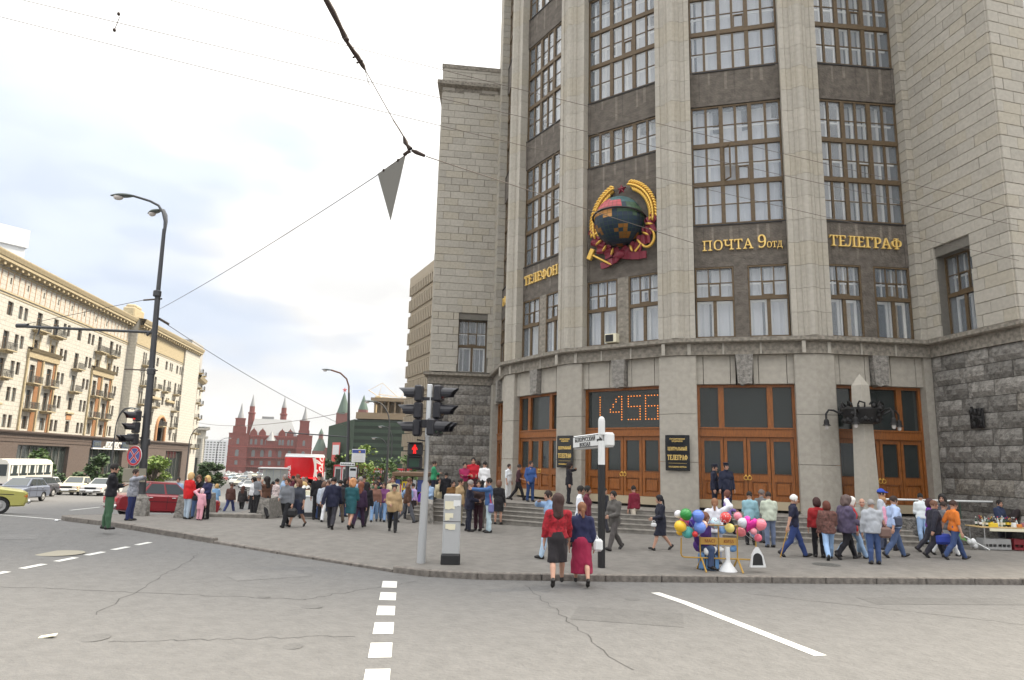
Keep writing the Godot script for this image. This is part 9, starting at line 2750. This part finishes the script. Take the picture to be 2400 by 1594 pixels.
	var bc := [["dark green", Color(0.012, 0.04, 0.018)], ["clear", Color(0.45, 0.5, 0.48)], ["brown", Color(0.06, 0.025, 0.01)], ["dark", Color(0.014, 0.014, 0.016)]]
	var r3 := RandomNumberGenerator.new(); r3.seed = 5
	for k in 26:
		var c = bc[(k * 3 + k / 4) % 4]
		var hh := r3.randf_range(0.24, 0.34)
		var bx := 15.62 + (k % 13) * 0.1 + r3.randf_range(-0.02, 0.02); var bz := -23.55 + (k / 13) * 0.2 + r3.randf_range(-0.03, 0.03)
		var o := thing("bottle", "%s glass bottle, %s from the left in the %s row on the table" % [c[0], ordinal(k % 13), "back" if k < 13 else "front"], "bottle", off(bx, 0.738, bz), "bottles on the table")
		var m := MB.new(); m.lathe(Transform3D(), [Vector2(0.0, 0), Vector2(0.036, 0), Vector2(0.038, 0.02), Vector2(0.038, hh * 0.58), Vector2(0.016, hh * 0.75), Vector2(0.013, hh * 0.92)], 10)
		part("glass", m, mk("bottle_" + c[0].replace(" ", "_"), c[1], 0.12), o)
		var cp := MB.new(); cp.lathe(Transform3D(), [Vector2(0.015, hh * 0.88), Vector2(0.016, hh), Vector2(0, hh)], 8); part("cap", cp, [M.bag_white, M.sign_red, M.gold][k % 3], o)
		var lb := MB.new(); lb.lathe(Transform3D(), [Vector2(0.0392, hh * 0.2), Vector2(0.0392, hh * 0.46)], 10); part("label", lb, [M.sign_white, M.paper, M.sign_yellow][(k / 2) % 3], o)
	for e in [["yellow packet of three on the table's front edge", 15.85, 0.8, -23.05, v3(0.3, 0.13, 0.08), M.sign_yellow], ["orange carton on the table", 16.75, 0.79, -23.15, v3(0.16, 0.1, 0.12), mk("carton_orange", Color(0.6, 0.2, 0.04), 0.7)], ["white carton on the table", 16.55, 0.8, -23.1, v3(0.12, 0.13, 0.1), M.sign_white], ["pile of coloured packets at the table's right end", 17.15, 0.8, -23.3, v3(0.3, 0.14, 0.2), mk("carton_rose", Color(0.45, 0.2, 0.25), 0.7)], ["blue folded packet at the table's front right", 17.2, 0.76, -23.0, v3(0.24, 0.05, 0.14), M.sign_blue], ["small red packet at the table's right end", 17.42, 0.8, -23.2, v3(0.1, 0.12, 0.1), M.sign_red]]:
		var m := MB.new(); m.bev(Transform3D(Basis(Vector3.UP, r3.randf_range(-0.3, 0.3)), v3(e[1], e[2], e[3])), e[4], 0.012)
		single("carton", m, e[5], e[0], "carton")
	for e in [["grey bottle crate under the table's left end", 15.75, 0.02, M.steel], ["second grey bottle crate under the table", 16.2, 0.02, M.steel], ["red bottle crate under the table beside the grey ones", 16.75, 0.02, mk("crate_red", Color(0.2, 0.012, 0.02), 0.6)], ["red bottle crate under the table's right end", 17.3, 0.02, mk("crate_red", Color(0.2, 0.012, 0.02), 0.6)]]:
		var o := thing("bottle_crate", e[0], "crate", off(e[1], 0.0, -23.3), "crates under the table")
		var m := MB.new()
		for s in [-1, 1]: m.b2(-0.22, 0.02, s * 0.16 - 0.012, 0.22, 0.1, s * 0.16 + 0.012); m.b2(-0.22, 0.2, s * 0.16 - 0.012, 0.22, 0.36, s * 0.16 + 0.012); m.b2(s * 0.22 - 0.012, 0.02, -0.16, s * 0.22 + 0.012, 0.36, 0.16)
		for x in [-0.21, -0.07, 0.07, 0.21]: m.b2(x - 0.012, 0.02, 0.149, x + 0.012, 0.36, 0.173)
		m.b2(-0.2, 0.02, -0.15, 0.2, 0.04, 0.15); m.b2(-0.2, 0.18, -0.15, 0.2, 0.2, 0.15)
		part("crate", m, e[3], o)
	var pb := MB.new()
	for k in 8: pb.ball(off(15.2 + r3.randf_range(-0.1, 0.1), 0.2 + r3.randf_range(-0.12, 0.08), -23.2 + r3.randf_range(-0.08, 0.08)), v3(0.08, 0.1, 0.07) * r3.randf_range(0.7, 1.1), 8, 6)
	single("plastic_bag", pb, M.bag_white, "crumpled white bag on the ground left of the bottle crates", "bag")
	var ux := 0.0
	var um := thing("folded_parasol", "red and green parasol folded over with its white pole on the ground", "parasol")
	var u1 := MB.new(); u1.tube([v3(14.5, 0.72, -23.5), v3(15.55, 0.03, -22.9)], 0.018, 8); part("pole", u1, M.sign_white, um)
	var gp_ := func(pts: Array, called: String, m: Material):
		var q := MB.new()
		for s in pts.size() - 2:
			var a: Vector3 = pts[s]; var b: Vector3 = pts[s + 1]; var c: Vector3 = pts[s + 2]
			q.oquad(a, b, c, c, (a + b + c) / 3.0 - Vector3(0, 0, 0.2)); q.oquad(a, b, c, c, (a + b + c) / 3.0 + Vector3(0, 0, 0.2))
		part(called, q, m, um)
	gp_.call([v3(14.05, 0.75, -23.6), v3(14.1, 0.4, -23.35), v3(14.6, 0.66, -23.4), v3(14.65, 0.36, -23.1), v3(14.95, 0.5, -23.3), v3(14.98, 0.26, -23.1)], "green_panel", mk("parasol_green", Color(0.16, 0.34, 0.10), 0.8))
	gp_.call([v3(14.0, 0.95, -23.62), v3(14.08, 0.74, -23.5), v3(14.45, 0.72, -23.48), v3(14.6, 0.62, -23.38), v3(14.9, 0.56, -23.32)], "red_panel", mk("parasol_red", Color(0.50, 0.06, 0.03), 0.8))
	gp_.call([v3(14.1, 0.42, -23.5), v3(14.4, 0.0, -23.3), v3(14.55, 0.42, -23.3), v3(14.75, 0.1, -23.3), v3(14.9, 0.3, -23.3)], "lower_red_panel", mk("parasol_dark_red", Color(0.24, 0.02, 0.02), 0.8))
	# ironware and litter
	var mh := MB.new(); mh.lathe(off(8.34, 0.006, -18.63), [Vector2(0.0, 0.004), Vector2(0.34, 0.004), Vector2(0.345, 0.0)], 28)
	for k in 5: mh.b2(8.1 + k * 0.1, 0.009, -18.85, 8.13 + k * 0.1, 0.014, -18.42)
	single("manhole_cover", mh, M.iron, "round iron manhole cover on the pavement before the walkers", "manhole cover")
	var m2 := MB.new(); m2.lathe(off(-10.3, gy(-10.3, -16.5) - 0.124, -16.5), [Vector2(0.0, 0.003), Vector2(0.5, 0.003), Vector2(0.51, 0.0)], 28)
	single("manhole_cover", m2, M.plate_back, "pale iron manhole cover in the road at left", "manhole cover")
	var lp := MB.new(); lp.box(Transform3D(Basis.from_euler(Vector3(0.1, 0.2, 0.15)), v3(-6.04, gy(-6.0, -9.66) - 0.11, -9.66)), v3(0.2, 0.012, 0.09))
	single("litter", lp, M.paper, "scrap of paper lying on the road at lower left", "litter")
	var l2 := MB.new(); l2.ball(off(-14.7, gy(-14.7, -23.2) - 0.1, -23.15), v3(0.07, 0.04, 0.05), 7, 5)
	single("litter", l2, M.bag_white, "white crumpled scrap at the rounded kerb nose", "litter")
